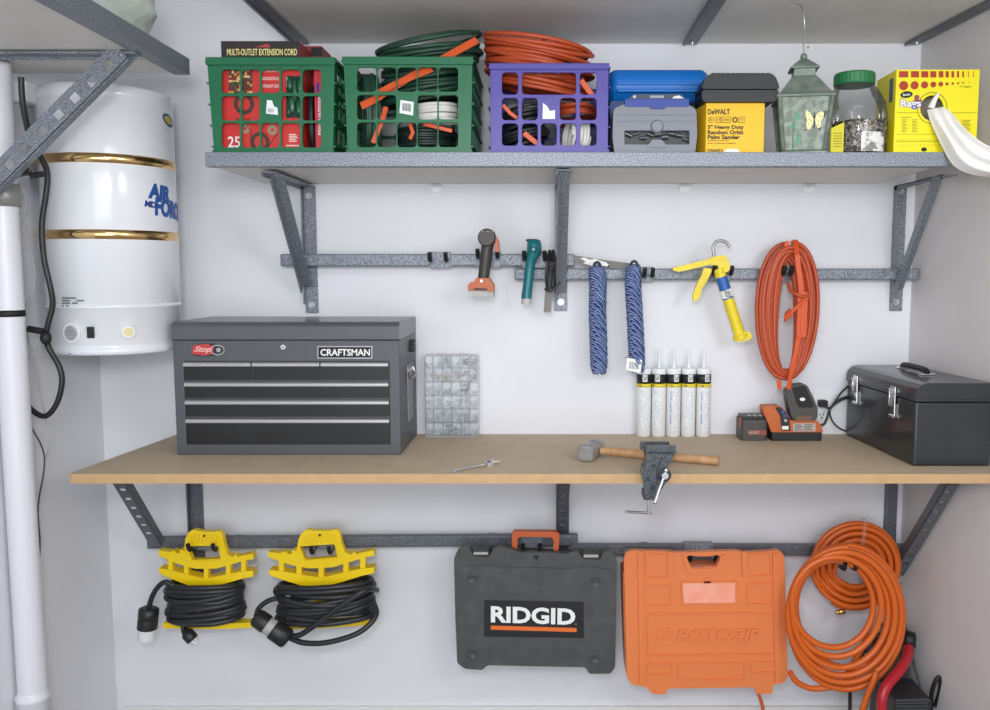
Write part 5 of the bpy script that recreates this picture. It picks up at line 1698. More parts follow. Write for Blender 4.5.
sm = [mat('zinc parts', (214, 217, 222), 0.35, 0.15), mat('steel parts', (178, 183, 190), 0.35, 0.2), mat('brassy parts', (200, 190, 172), 0.4, 0.2), mat('dark parts', (150, 156, 168), 0.4, 0.2)]
b = B()
fill = [[.75, .7, .9, .8, .9, .6], [.8, .85, .75, .85, .9, .5], [.6, .7, .5, .7, .8, .6], [.6, .7, .7, .4, .9, .25], [.75, .8, .85, .7, .7, .85], [.35, .4, .8, .3, .6, .95]]
pal = [[0, 0, 1, 1, 0, 0], [0, 0, 0, 0, 1, 0], [0, 0, 0, 0, 0, 0], [0, 0, 1, 0, 3, 0], [0, 2, 2, 2, 1, 1], [2, 2, 1, 1, 3, 1]]
for r_ in range(6):
    for c_ in range(6):
        x0, z0 = ox0_ + W * c_ / 6 + .002, zo0 + H * r_ / 6 + .002
        w_, h_ = W / 6 - .004, (H / 6 - .004) * fill[r_][c_]
        for k in range(int(30 * fill[r_][c_])):
            p = V((x0 + rg.random() * w_, yo2 + .007 + rg.random() * .026, z0 + .002 + rg.random() ** 1.2 * h_))
            d = V((rg.uniform(-1, 1), rg.uniform(-.5, .5), rg.uniform(-1, 1))).normalized() * rg.uniform(.002, .0065)
            qa, qb = p - d, p + d
            for q in (qa, qb):
                q.x = min(max(q.x, ox0_ + .006), ox1_ - .006); q.z = min(max(q.z, zo0 + .006), zo1 - .006); q.y = min(max(q.y, yo2 + .005), yo2 + .038)
            if (qb - qa).length > .001:
                b.use(pal[r_][c_] if rg.random() < .7 else 0).cyl(qa, qb, rg.choice([.0012, .0016, .0026]), seg=6)
b.obj('small_parts', sm, og)['kind'] = 'stuff'
for x in (ox0_ + W * .3, ox0_ + W * .7):
    B().b2(x - .012, x + .012, yo2 + .010, yo2 + .035, zo1 + .0002, zo1 + .003).obj('latch', clear_mat('milky case plastic', (250, 251, 252), 0.2, 0.15, 0.4), og, bevel=.001)

# ---- small wrench on the bench
p0, p1 = PZ(453, 471, ZB + .006), PZ(486, 464.5, ZB + .006)
p0.z = p1.z = ZB + 0.0055
wr = T('wrench', 'small chrome wrench lying on the bench in front of the clear case', 'wrench', (p0.x, p0.y, ZT))
d = (p1 - p0).normalized(); sd = V((-d.y, d.x, 0))
b = B(); b.prism([rpoly([(0, -.006), ((p1 - p0).length, -.005), ((p1 - p0).length, .005), (0, .006)], .004)], (p0.x, p0.y, ZT), d, sd, (0, 0, 1), .007); b.obj('shank', CHROME, wr, bevel=.0015)
e = p1 + d * .018
hd = [(0, -.006), (.012, -.015), (.034, -.016), (.042, -.008), (.026, -.006), (.022, .0), (.026, .006), (.042, .008), (.034, .016), (.010, .013), (0, .006)]
b = B(); b.prism([rpoly(hd, .003)], (p1.x, p1.y, ZT), d, sd, (0, 0, 1), .011); b.obj('jaw', CHROME, wr, bevel=.0015)
b = B(); b.cyl(p1 + d * .012 + V((0, 0, .006)) - sd * .006, p1 + d * .012 + V((0, 0, .006)) + sd * .006, .005, seg=14); b.obj('adjusting_screw', STEEL, wr)

# ---- caulk tubes
TUBE = mat('white tube plastic', (240, 242, 243), 0.35)
TBLK = mat('tube black band', (34, 36, 40), 0.45); TYEL = mat('tube yellow band', (232, 212, 60), 0.5)
TTXT = mat('tube fine print', (204, 210, 216), 0.5, noise=(260, (240, 242, 244), .45, .55))
tb_x = [643.7, 658.6, 673.3, 688.2, 703.2]
labs = ['leftmost of five white caulk tubes standing against the wall', 'second from left of five white caulk tubes against the wall', 'middle one of five white caulk tubes standing against the wall', 'fourth from left of five white caulk tubes against the wall', 'rightmost of five white caulk tubes standing against the wall']
yt = -0.032
RT_ = 0.0232
rot = [0.02, -0.35, 0.25, 0.1, 0.35]
def tz(py): return P(670, py, yt - RT_).z
for k, px_ in enumerate(tb_x):
    x = P(px_, 405, yt).x
    t = T('caulk_tube', labs[k], 'caulk tube', (x, yt, ZT), 'white caulk tubes on the bench')
    b = B(); b.lathe([(RT_ - .002, ZT), (RT_, ZT + .002), (RT_, tz(372)), (RT_ + .0006, tz(371.5)), (RT_ + .0006, tz(369.5)), (RT_ - .004, tz(368.8)), (.008, tz(368.5))], (x, yt, 0), seg=36); b.obj('cartridge', TUBE, t)
    b = B(); b.lathe([(.007, tz(368.6)), (.0055, tz(362)), (.0030, tz(351)), (.0022, tz(350.5))], (x, yt, 0), seg=16); b.obj('nozzle', mat('clear nozzle', (230, 234, 236), 0.3), t)
    for nm, ya, yb2, m in (('black_band', 374.5, 384, TBLK), ('yellow_band', 384, 387.5, TYEL)):
        b = B(); b.lathe([(RT_ - .001, tz(yb2)), (RT_ + .0004, tz(yb2)), (RT_ + .0004, tz(ya)), (RT_ - .001, tz(ya))], (x, yt, 0), seg=36); b.obj(nm, m, t)
    def cpatch(b, a0, a1, ya, yb2, rr=.0005):
        A = [V((x + (RT_ + rr) * math.sin(a0 + (a1 - a0) * i / 6), yt - (RT_ + rr) * math.cos(a0 + (a1 - a0) * i / 6), 0)) for i in range(7)]
        b.loft([[p + V((0, 0, tz(yb2))) for p in A], [p + V((0, 0, tz(ya))) for p in A]], caps=False, closed=False)
    def ctext(b, s_, ac, wa, ya, yb2, bold=.03, rr=.0006):
        vs, fs, rim = text_geo(s_, bold)
        pts = [V((x + (RT_ + rr) * math.sin(ac + (u - .5) * wa), yt - (RT_ + rr) * math.cos(ac + (u - .5) * wa), tz(yb2) + (tz(ya) - tz(yb2)) * v)) for u, v in vs]
        b.add(pts, fs)
    a = rot[k]
    b = B(); cpatch(b, a - .62, a + .38, 389.5, 430); b.obj('fine_print', TTXT, t)
    b = B(); cpatch(b, a - .34, a + .34, 375.2, 381.8, .0006); lg = b.obj('logo_patch', PAPERW, t)
    b = B(); ctext(b, 'DAP', a, .56, 376.2, 380.8, .015, .0009); b.obj('logo_lettering', INK, lg)
    b = B(); ctext(b, 'White', a - .65, .35, 384.8, 386.9); b.obj('band_lettering', INK, t)
    if k in (2, 4):
        b = B()
        vs, fs, rim = text_geo('Alex Fast Dry', .03)
        ac = a - .75
        pts = [V((x + (RT_ + .0008) * math.sin(ac + (v - .5) * .22), yt - (RT_ + .0008) * math.cos(ac + (v - .5) * .22), tz(425) + (tz(391) - tz(425)) * u)) for u, v in vs]
        b.add(pts, [tuple(reversed(f)) for f in fs]); b.obj('side_lettering', mat('tube blue', (60, 130, 200), .5), t)

# ---- hammer
HW = mat('hickory handle', (196, 156, 112), 0.5, noise=(30, (170, 126, 84), 0.35, 0.7))
HS = mat('forged steel', (168, 168, 166), 0.36, 0.6, noise=(40, (140, 140, 138), 0.4, 0.75))
q0 = PZ(601, 453.5, ZB + .012); q0.z = ZB + .020
q1 = PZ(719, 466, ZB); q1.z = ZB + .0128; q1.y += .004
hm = T('hammer', 'steel sledge hammer with a wooden handle lying on the bench behind the vise', 'hammer', (q0.x, q0.y, ZT))
b = B()
n = 16
cen = [q0.lerp(q1, i / (n - 1)) for i in range(n)]
b.tube(cen, [.0115 + .002 * (i / (n - 1)) + .001 * math.sin(6 * i / n) for i in range(n)], 14); b.obj('handle', HW, hm)
f0 = P(583, 452.5, q0.y - .05)
fc = V((P(585, 452, q0.y - .055).x, q0.y - .060, ZT + .0245)); bc = V((P(597, 446, q0.y + .035).x, q0.y + .035, ZT + .0245))
dd = (bc - fc).normalized(); ss = V((dd.y, -dd.x, 0))
def oct_ring(c, r_):
    o = rpoly(rect(-r_, r_, -r_, r_), r_ * .55, 2)
    return [c + ss * u + V((0, 0, v)) for u, v in o]
Lh = (bc - fc).length
b = B(); b.loft([oct_ring(fc, .0205), oct_ring(fc + dd * .004, .0238), oct_ring(fc + dd * Lh * .28, .024), oct_ring(fc + dd * Lh * .45, .020), oct_ring(fc + dd * Lh * .62, .020), oct_ring(fc + dd * Lh * .78, .0235), oct_ring(bc - dd * .004, .0235), oct_ring(bc, .020)], smooth=False)
b.obj('head', HS, hm, bevel=.001)

# ---- clamp-on vise
VI = mat('hammered vise grey', (52, 57, 62), 0.36, 0.4, noise=(260, (104, 110, 116), 0.42, 0.66), bump=(260, .3))
vy = Yb                                                     # bench front edge
vx = P(655, 470, vy - .03).x
vi = T('bench_vise', 'small grey clamp-on vise gripping the front edge of the workbench', 'vise', (vx, vy, P(649, 515, vy - .02).z))
def vzz(py, Y): return P(655, py, Y).z
yj = vy + 0.012
zb_ = ZT
# jaws above the bench top (a rear fixed jaw and a front sliding one)
jy0 = vy + .040
b = B(); b.slab([rpoly(pxl([(640, 449.5), (669, 449.5), (669.5, 442.3), (641, 442.3)], jy0), .002)], jy0, .018)
zja = P(655, 449.5, jy0).z
b.slab([rpoly(pxl([(646, 466), (664, 466), (666, 449), (644, 449)], jy0), .003)], jy0 + .002, .016); b.obj('rear_jaw', VI, vi, bevel=.002)
jy1 = vy - .006
b = B(); b.slab([rpoly(pxl([(645.5, 453.2), (675.8, 453.2), (676, 445.6), (646, 445.6)], jy1), .0025)], jy1 - .010, .022); b.obj('front_jaw', VI, vi, bevel=.002)
b = B()
for x in (652, 661, 670):
    pass
# body: front casting in front of the bench edge
yb1 = vy - .022
prof_ = [(647, 453), (675, 453), (671, 458.5), (667.5, 464), (666.5, 471), (669, 474), (669, 478.5), (665, 482), (662, 487), (657, 497), (654, 499), (646, 498.5), (644.5, 493), (643.5, 483), (641.5, 474), (640.5, 470), (643.5, 467), (645, 460)]
b = B(); b.slab([rpoly(pxl(prof_, yb1), .004)], yb1 - .012, .031); b.obj('body', VI, vi, bevel=.004)
b = B(); b.slab([rpoly(pxl([(655, 474), (668.5, 474), (664, 458), (661, 456)], yb1), .004)], yb1 - .024, .014); b.obj('slide_rib', VI, vi, bevel=.004)
q = P(664, 474, yb1 - .02); b = B(); b.lathe([(.017, -.012), (.017, .010), (.012, .014)], q, (0, -1, 0), seg=24); b.obj('screw_boss', VI, vi)
b = B()
for x, y in ((653.5, 466, ), (648, 479), (652, 488)):
    b2 = B(); q = P(x, y, yb1 - .013); b2.cyl(q + V((0, .003, 0)), q + V((0, -.001, 0)), .006, seg=16); b2.obj('cast_dimple', mat('dark casting', (36, 40, 44), .5), vi)
# top plate on the bench and lower clamp arm
b = B(); b.b2(P(644, 470, vy).x, P(668, 470, vy).x, vy - .004, vy + .075, ZT, ZT + .012); b.obj('bed_plate', VI, vi, bevel=.003)
zc0, zc1 = P(650, 500, vy).z, P(650, 492, vy).z
b = B(); b.b2(P(643.5, 496, vy).x, P(656, 496, vy).x, vy - .004, vy + .050, zc0, zc1); b.obj('clamp_arm', VI, vi, bevel=.003)
sx = P(649, 506, vy + .03).x
b = B(); b.cyl((sx, vy + .025, P(649, 514.5, vy + .025).z), (sx, vy + .025, zu - .008), .0055, seg=16); b.cyl((sx, vy + .025, zu - .008), (sx, vy + .025, zu - .001), .013, seg=20); sc_ = b.obj('clamp_screw', CHROME, vi)
b = B(); b.cyl(P(626.5, 511.8, vy + .005), P(651.5, 513.2, vy + .03), .0034, seg=12); b.ball(P(626.5, 511.8, vy + .005), .0042, 10); b.obj('clamp_bar', STEEL, sc_)
q0_, q1_ = P(666, 470.5, yb1 - .045), P(655, 502, yb1 - .05)
b = B(); b.cyl(q0_, q1_, .0042, seg=14); b.ball(q0_, .0062, 12); b.ball(q1_, .0058, 12); b.obj('tommy_bar', CHROME, vi)
b = B(); q = P(664, 474, yb1 - .03); b.cyl(q, q + V((0, -.022, 0)), .0085, seg=18); b.obj('lead_screw', STEEL, vi)

# ---- loose battery and charger
BG = mat('battery grey', (72, 70, 68), 0.5); BO = mat('charger orange', (194, 98, 46), 0.45)
yb_ = PZ(755, 441, ZB).y
bx0, bx1 = P(741.5, 435, yb_).x, P(767.5, 435, yb_).x
bt = T('drill_battery', 'loose dark grey tool battery standing on the bench left of the charger', 'battery', ((bx0 + bx1) / 2, yb_, ZT))
z1 = P(755, 420, yb_).z
b = B(); b.prism([rpoly(rect(bx0, bx1, yb_, yb_ + .085), .012)], (0, 0, ZT), (1, 0, 0), (0, 1, 0), (0, 0, 1), z1 - ZT); b.obj('pack', BG, bt, bevel=.003)
b = B(); b.prism([rpoly(rect(bx0 + .003, bx1 - .006, yb_ + .008, yb_ + .075), .006)], (0, 0, z1 + .0003), (1, 0, 0), (0, 1, 0), (0, 0, 1), .010)
b.obj('rail_block', BLACKP, bt, bevel=.002)
b = B()
for k in range(3):
    x = bx0 + .022 + k * .018; b2 = B(); b2.b2(x, x + .009, yb_ + .010, yb_ + .03, z1 + .0105, z1 + .0125); b2.obj('terminal_slot', LG, bt)
B().slab([prect(748, 430, 766.5, 435, yb_, .002)], yb_ - .0008, .0008).obj('label', mat('battery label', (140, 76, 60), .5), bt)
b = B(); px_text(b, 'RIDGID', 749, 431.2, 759, 433.8, yb_ - .001, bold=.02); b.obj('label_lettering', LG, bt)
B().b2(bx0 - .0012, bx0 + .004, yb_ + .012, yb_ + .03, P(741, 429, yb_).z, P(741, 419.5, yb_).z).obj('release_button', mat('red button', (196, 40, 44), .4), bt, bevel=.001)

yc_ = PZ(795, 441, ZB).y
cx0, cx1 = P(771, 435, yc_).x, P(822.5, 435, yc_).x
cg = T('battery_charger', 'orange and black battery charger on the bench with a battery docked in it', 'charger', ((cx0 + cx1) / 2, yc_ + .05, ZT))
zb0 = P(795, 432.5, yc_).z
yk_ = -.012
b = B(); b.prism([rpoly(rect(cx0 + .002, cx1, yc_, yk_), .010)], (0, 0, ZT), (1, 0, 0), (0, 1, 0), (0, 0, 1), zb0 - ZT); b.obj('base', BLACKP, cg, bevel=.002)
for x in (cx0 + .012, cx1 - .012):
    B().b2(x - .008, x + .008, yc_ - .0012, yc_ + .012, ZT, ZT + .006).obj('foot', BLACK, cg, bevel=.001)
# orange side shell: profile in x,z
out = pxl([(771.5, 432.4), (823, 432.4), (821.5, 426), (817, 420.5), (794, 420.5), (789, 420), (785.5, 411), (780.5, 406.3), (764.5, 406.3), (763, 409), (764, 414), (768.5, 424)], yc_ + .004)
b = B(); b.slab([rpoly(out, .003)], yc_ + .004, .05); b.obj('shell', BO, cg, bevel=.003)
b = B(); b.slab([rpoly(pxl([(781.5, 430.8), (790.5, 430.8), (789.5, 421), (785.5, 411.5), (780, 407), (775, 407.5), (780, 416)], yc_ + .003), .002)], yc_ + .0025, .004); b.obj('control_strip', BLACKP, cg)
for x, y, m in ((783, 412, mat('violet led', (84, 80, 150), .3)), (784.5, 416, mat('violet led', (84, 80, 150), .3)), (785.5, 420.5, LG)):
    q = P(x, y, yc_ + .002); b = B(); b.cyl(q, q + V((0, -.002, 0)), .005, seg=14); b.obj('indicator', m, cg)
B().slab([prect(782, 426, 788.5, 429.5, yc_ + .002, .001)], yc_ + .0012, .0012).obj('indicator_label', PAPERW, cg)
lb = B().slab([prect(793, 423.3, 815.5, 431.3, yc_ + .003, .002)], yc_ + .0022, .0017).obj('rating_label', mat('silver label', (188, 178, 170), .4), cg)
b = B()
for k in range(4):
    b.slab([prect(794.5, 424.5 + k * 1.7, 801 + (k % 2) * 2, 425.2 + k * 1.7, yc_ + .002)], yc_ + .0016, .0005)
    b.slab([prect(804, 424.5 + k * 1.7, 813.5 - (k % 3), 425.2 + k * 1.7, yc_ + .002)], yc_ + .0016, .0005)
b.obj('label_print', DKGREY, lb)
yd_ = yc_ + .010
dk = T('drill_battery', 'dark grey tool battery docked upright in the orange charger', 'battery', P(802, 421, yd_ + .03))
out = [(786, 398), (785.5, 390), (792.5, 384.5), (803.5, 383.3), (806.5, 386), (812, 397), (816.3, 408), (816, 416.5), (813.5, 419.8), (792.5, 419.5), (789, 413)]
b = B(); b.slab([rpoly(pxl(out, yd_), .006)], yd_ - .016, .045); b.obj('pack', BG, dk, bevel=.004)
b = B(); b.slab([rpoly(pxl([(792, 388), (803, 385.5), (806, 388), (813, 404), (813, 407.2), (799, 407.5), (797, 404)], yd_ - .016), .003)], yd_ - .0185, .003); b.obj('face_panel', INK, dk, bevel=.001)
c = P(802.5, 399.3, yd_ - .019); s = (yd_ + 2.75) / F
b = B(); b.slab([ell(c.x, c.z, 2.7 * s, 1.7 * s)], yd_ - .0192, .0006); b.obj('logo_dot', PAPERW, dk)
B().slab([prect(797, 416, 812, 420.5, yd_ - .016, .002)], yd_ - .0172, .0014).obj('name_strip', mat('rust strip', (116, 84, 66), .5), dk)

# ---- wall outlet with plug
W1 = -.004
outl = T('wall_outlet', 'white duplex outlet plate on the back wall behind the charger', 'outlet', P(822, 428, W1))
B().slab([prect(813.5, 391.5, 831, 427.5, W1, .004)], W1 - .001, .005).obj('plate', WHITEP, outl, bevel=.0015)
for y in (403, 415.5):
    q = P(821.5, y, W1 - .001); s = 2.75 / F
    sk = B().slab([rpoly([(q.x - 5 * s, q.z - 4.6 * s), (q.x + 5 * s, q.z - 4.6 * s), (q.x + 5 * s, q.z + 4.6 * s), (q.x - 5 * s, q.z + 4.6 * s)], .006)], W1 - .003, .002).obj('socket', WHITEP, outl, bevel=.0006)
    if y > 410:
        for dx in (-.006, .006):
            b = B(); b.box(q + V((dx, -.0025, .004)), (.0024, .0012, .008)); b.obj('slot', BLACK, sk)
        b = B(); b.cyl(q + V((0, -.0012, -.007)), q + V((0, -.0028, -.007)), .0028, seg=12); b.obj('ground_hole', BLACK, sk)
t = T('charger_cord', 'black cord looping from the outlet to the black tool box side', 'cord', P(838, 430, -.03))
q = P(821.5, 403, W1 - .004)
b = B(); b.b2(q.x - .014, q.x + .012, q.y - .03, q.y + .0003, q.z - .010, q.z + .012); b.obj('plug', BLACK, t, bevel=.003)
b = B(); b.tube(px_path([(824.5, 406, -.036), (828, 408, -.036), (831, 407, -.034), (836, 400, -.03), (841, 393, -.026), (849, 385, -.02)]), .0032, 8); b.obj('cable', BLACKP, t)
t = T('charger_cord', 'thick black cord rising from the charger towards the black tool box', 'cord', P(830, 428, -.05))
b = B(); b.tube(px_path([(820, 425.5, -.05), (824, 424, -.05), (827, 418, -.048), (829.5, 410, -.046), (835, 404, -.044), (842, 399.5, -.04), (850, 397, -.03)]), .0042, 8); b.obj('cable', BLACKP, t)
t = T('charger_cord', 'thin black cord drooping to the bench beside the outlet plate', 'cord', P(838, 430, -.02))
b = B(); b.tube(px_path([(848, 396, -.02), (838, 400, -.022), (831.5, 407, -.024), (830, 414, -.024), (833, 422, -.022), (840, 428.5, -.02), (849, 432, -.018)]), .0026, 8); b.obj('cable', BLACKP, t)

# ---- black tool box at the right
fx, fy = PZ(913, 466.5, ZB).x, PZ(913, 466.5, ZB).y
bk = -.016
bx_ = P(847, 420, bk - .01).x
zt = P(916, 383, fy).z
zs_ = P(916, 401.5, fy).z                                   # seam
TB = mat('black tool box enamel', (34, 38, 41), 0.3, coat=.3, noise=(12, (42, 46, 49), .35, .7))
rx = XR - SK * fy - .006
tb = T('tool_box', 'large black steel tool box with two latches at the right end of the bench', 'tool box', ((fx + rx) / 2, fy / 2, ZT))
foot = [(fx, fy), (rx, fy), (min(rx, XR - .004), bk), (bx_, bk)]
b = B(); b.prism([foot], (0, 0, ZT), (1, 0, 0), (0, 1, 0), (0, 0, 1), zs_ - .002 - ZT); b.obj('body', TB, tb, bevel=.006, seg=3)
# lid: rounded front top edge, lofted from front (facing left) to back
def lid_sec(p_l, p_r):
    w = (p_r - p_l)
    pr = [(-.003, 0), (-.003, .012), (-.0025, .022), (.002, .034), (.014, .046), (.032, .0505), (1.0, .0505), (1.0, 0)]
    h = zt - zs_
    ln_ = w.length; u = w / ln_
    return [p_l + u * (a if a < 1 else ln_) + V((0, 0, z_ / .0505 * h)) for a, z_ in pr]
b = B(); b.loft([lid_sec(V((fx, fy - .003, zs_)), V((rx, fy - .003, zs_))), lid_sec(V((bx_, bk, zs_)), V((min(rx, XR - .004), bk, zs_)))], smooth=False); b.obj('lid', TB, tb, bevel=.003)
fd = V((bx_ - fx, bk - fy, 0)); fl_ = fd.length; fd.normalize(); fn = V((-fd.y, fd.x, 0))
if fn.x > 0: fn = -fn
def on_front(f, z, off=0.0): return V((fx, fy, 0)) + fd * fl_ * f + fn * off + V((0, 0, z))
b = B()
q0, q1 = on_front(.02, zs_ + .004, .0042), on_front(.98, zs_ + .004, .0042)
b.bar(q0, q1, .004, .006); b.obj('lid_bead', TB, tb, bevel=.001)
b = B(); b.bar(V((fx + .004, fy - .0045, zs_ + .004)), V((rx - .002, fy - .0045, zs_ + .004)), .003, .007); b.obj('end_bead', TB, tb, bevel=.001)
for f in (.27, .83):
    zc = zs_ - .012
    b = B()
    R3 = Matrix((fd, fn, V((0, 0, 1)))).transposed()
    lt = B().box(on_front(f, zc + .012, .0056), (.030, .003, .050), R3).obj('latch', CHROME, tb, bevel=.001)
    B().box(on_front(f, zc - .030, .003), (.024, .006, .036), R3).obj('latch_hasp', CHROME, lt, bevel=.001)
    b = B(); b.tube([on_front(f - .018, zc + .030, .011), on_front(f - .018, zc - .018, .013), on_front(f + .018, zc - .018, .013), on_front(f + .018, zc + .030, .011)], .0028, 8); b.obj('latch_bail', CHROME, lt)
    b = B(); b.cyl(on_front(f - .03, zc + .026, .009), on_front(f + .03, zc + .026, .009), .0042, seg=12); b.obj('latch_pin', CHROME, lt)
    b = B(); b.cyl(on_front(f - .025, zc - .048, .006), on_front(f + .025, zc - .048, .006), .0050, seg=12); b.obj('latch_roll', CHROME, lt)
# carrying handle on the lid
hx = (fx + rx) / 2 + .002
hz_ = zt + .001
yh0, yh1 = fy * .62, fy * .26
b = B(); b.tube(smooth_path([(hx, yh0, hz_ + .004), (hx, yh0 + .012, hz_ + .012), (hx, (yh0 + yh1) / 2, hz_ + .014), (hx, yh1 - .012, hz_ + .012), (hx, yh1, hz_ + .004)], 8), .0085, 12); b.obj('handle', BLACK, tb)
for y in (yh0, yh1):
    B().b2(hx - .02, hx + .02, y - .012, y + .012, hz_ - .0004, hz_ + .004).obj('handle_plate', CHROME, tb, bevel=.001)
# ================================================================ yellow cord reels
CABLE = mat('thick black cable', (40, 42, 46), 0.42)
def reel(lab, cordlab, K, Yp, ru, rv, cen, zspan, n, seed, wob, rjit):
    """K maps local reel drawing units to pixels"""
    cpx = K((290, 470))
    t = T('cord_reel', lab, 'cord reel', P(cpx[0], cpx[1], Yp), None)
    q = lambda pts: pxl([K(p) for p in pts], Yp)
    # handle grip
    b = B()
    outer = rpoly(q([(196, 192), (206, 150), (211, 108), (222, 86), (240, 74), (262, 80), (320, 84), (338, 78), (352, 92), (360, 135), (376, 180), (384, 200)]), 0.004)
    hole = rpoly(q([(216, 138), (335, 136), (345, 186), (236, 190)]), 0.004)
    b.slab([outer, hole], Yp, 0.022); b.obj('grip', YELLOW, t, bevel=0.0025)
    for k in range(8):
        a, c = P(*K((228 + k * 15, 126)), Yp), P(*K((236 + k * 14, 92 if k not in (0, 7) else 100)), Yp)
        b = B(); b.bar(a + V((0, -0.0015, 0)), c + V((0, -0.0015, 0)), 0.0050, 0.006, up=(0, -1, 0)); b.obj('grip_rib', YELLOW, t, bevel=0.001)
    # upper cross bar with cord notches
    b = B()
    b.slab([rpoly(q([(110, 152), (150, 158), (172, 152), (176, 164), (190, 164), (192, 148), (212, 156), (236, 192), (340, 190), (366, 164), (392, 178), (404, 166), (412, 178), (426, 172), (470, 164), (472, 186), (440, 190), (400, 202), (330, 222), (250, 222), (190, 206), (150, 190), (112, 172)]), 0.002)], Yp - 0.004, 0.030)
    b.obj('upper_crossbar', YELLOW, t, bevel=0.002)
    # lower chevron
    b = B(); b.slab([rpoly(q([(114, 218), (160, 226), (230, 244), (292, 258), (350, 246), (420, 232), (472, 228), (473, 250), (430, 258), (370, 276), (300, 292), (286, 292), (220, 282), (160, 258), (116, 238)]), 0.002)], Yp - 0.008, 0.040)
    b.obj('lower_crossbar', YELLOW, t, bevel=0.002)
    for x, y0, y1 in ((154, 184, 232), (214, 204, 246), (290, 216, 262), (374, 204, 246), (432, 186, 236)):
        b = B(); b.slab([q([(x - 9, y0), (x + 9, y0), (x + 9, y1), (x - 9, y1)])], Yp - 0.002, 0.024); b.obj('strut', YELLOW, t, bevel=0.0015)
    for k in range(6):
        x = 250 + k * 15
        b = B(); b.slab([q([(x - 3.4, 192), (x + 3.4, 192), (x + 3.4, 216), (x - 3.4, 216)])], Yp - 0.005, 0.02); b.obj('grille_bar', YELLOW, t, bevel=0.0008)
    # spine behind the cord and bottom winding bar
    b = B(); b.slab([q([(262, 280), (318, 280), (318, 435), (262, 435)])], Yp + 0.004, 0.020); b.obj('spine', YELLOW, t, bevel=0.002)
    b = B(); b.slab([rpoly(q([(126, 428), (220, 430), (300, 432), (380, 430), (474, 426), (475, 446), (380, 450), (300, 452), (220, 450), (128, 448)]), 0.003)], Yp - 0.004, 0.036); b.obj('bottom_bar', YELLOW, t, bevel=0.002)
    for x, y in ((300, 108), ):
        b = B(); c = P(*K((x - 16, 98)), Yp - .001); b.cyl(c, c + V((0, -.004, 0)), .0035, seg=12); b.obj('hang_pin', BLACK, t)
    # the cord wound round it
    c = P(*cen, Yp + 0.014)
    pts = coil((c.x, Yp + 0.014, c.z), (1, 0, 0), (0, 1, 0), (0, 0, 1), ru, rv, n, 0.0088, zspan, 0.003, seed, per=32, rjit=rjit, wob=wob, a0=PI)
    hL, hR, lL, lR = (P(*K(k_), Yp) for k_ in ((140, 274), (440, 274), (140, 412), (440, 412)))
    for p in pts:
        p.y = min(p.y, -0.012)
        f = (p.x - hL.x) / (hR.x - hL.x)
        p.z = min(max(p.z, lL.z + (lR.z - lL.z) * f), hL.z + (hR.z - hL.z) * f)
    cw = T('reel_cord', cordlab, 'cord', (c.x, Yp, c.z - zspan / 2))
    b = B(); b.tube(pts, 0.0088, 10); b.obj('cable', CABLE, cw)
    for dz, k_ in ((-0.013, 0.93), (-0.026, 0.97)):
        tn = []
        for i in range(40):
            a = 2 * PI * i / 40
            x = c.x + ru * k_ * math.cos(a)
            f = (x - hL.x) / (hR.x - hL.x)
            tn.append(V((x, min(Yp + 0.014 - rv * k_ * math.sin(a), -0.012), hL.z + (hR.z - hL.z) * f + dz + 0.011 * max(0, math.sin(a)))))
        b = B(); b.tube(tn, 0.0088, 10, closed=True); b.obj('top_turn', CABLE, cw)
    return t, cw, pts, c
YP = -0.118
K1 = lambda p: (p[0] / 3.8077 + 130, p[1] / 3.8077 + 510)
t1, w1, p1_, c1_ = reel('left yellow cord reel hanging under the bench, white tipped connector beside it', 'thick black cord wound on the left yellow reel, ending in a black and white connector',
     K1, YP, 0.124, 0.066, (205.5, 601.5), 0.106, 10, 41, 0.012, 0.14)
b = B(); b.tube(px_path([(176, 588, YP - .03), (166, 582, YP - .03), (158, 587, YP - .03), (152, 597, YP - .03), (148.5, 609, YP - .03)]), 0.0082, 10); b.obj('lead', CABLE, w1)
a, e = P(149, 607.5, YP - .03), P(147, 630, YP - .03)
d = (e - a).normalized()
b = B(); b.lathe([(.020, 0), (.0305, .006), (.0305, .030), (.029, .034), (.0305, .038), (.0305, .068)], a, d, seg=28); pg = b.obj('connector', BLACKP, w1)
b = B(); b.lathe([(.0265, 0), (.0265, .034), (.025, .037)], a + d * .0682, d, seg=28); b.obj('connector_face', WHITEP, pg)
a, e = P(186, 632, YP - .02), P(195, 642, YP - .025); d = (e - a).normalized()
b = B(); b.lathe([(.010, -.012), (.014, 0), (.020, .006), (.020, .030), (.017, .034)], a, d, seg=22); pg = b.obj('plug', BLACKP, w1)
for o_ in (V((.006, 0, .003)), V((-.006, 0, -.003)), V((.004, -.008, 0))):
    b = B(); b.cyl(a + d * .034 + o_, a + d * .048 + o_, .0026, seg=8); b.obj('plug_pin', STEEL, pg)
b = B(); b.tube(px_path([(188, 622, YP - .01), (183, 627, YP - .015), (185, 633, YP - .02)]), .0075, 10); b.obj('plug_lead', CABLE, w1)

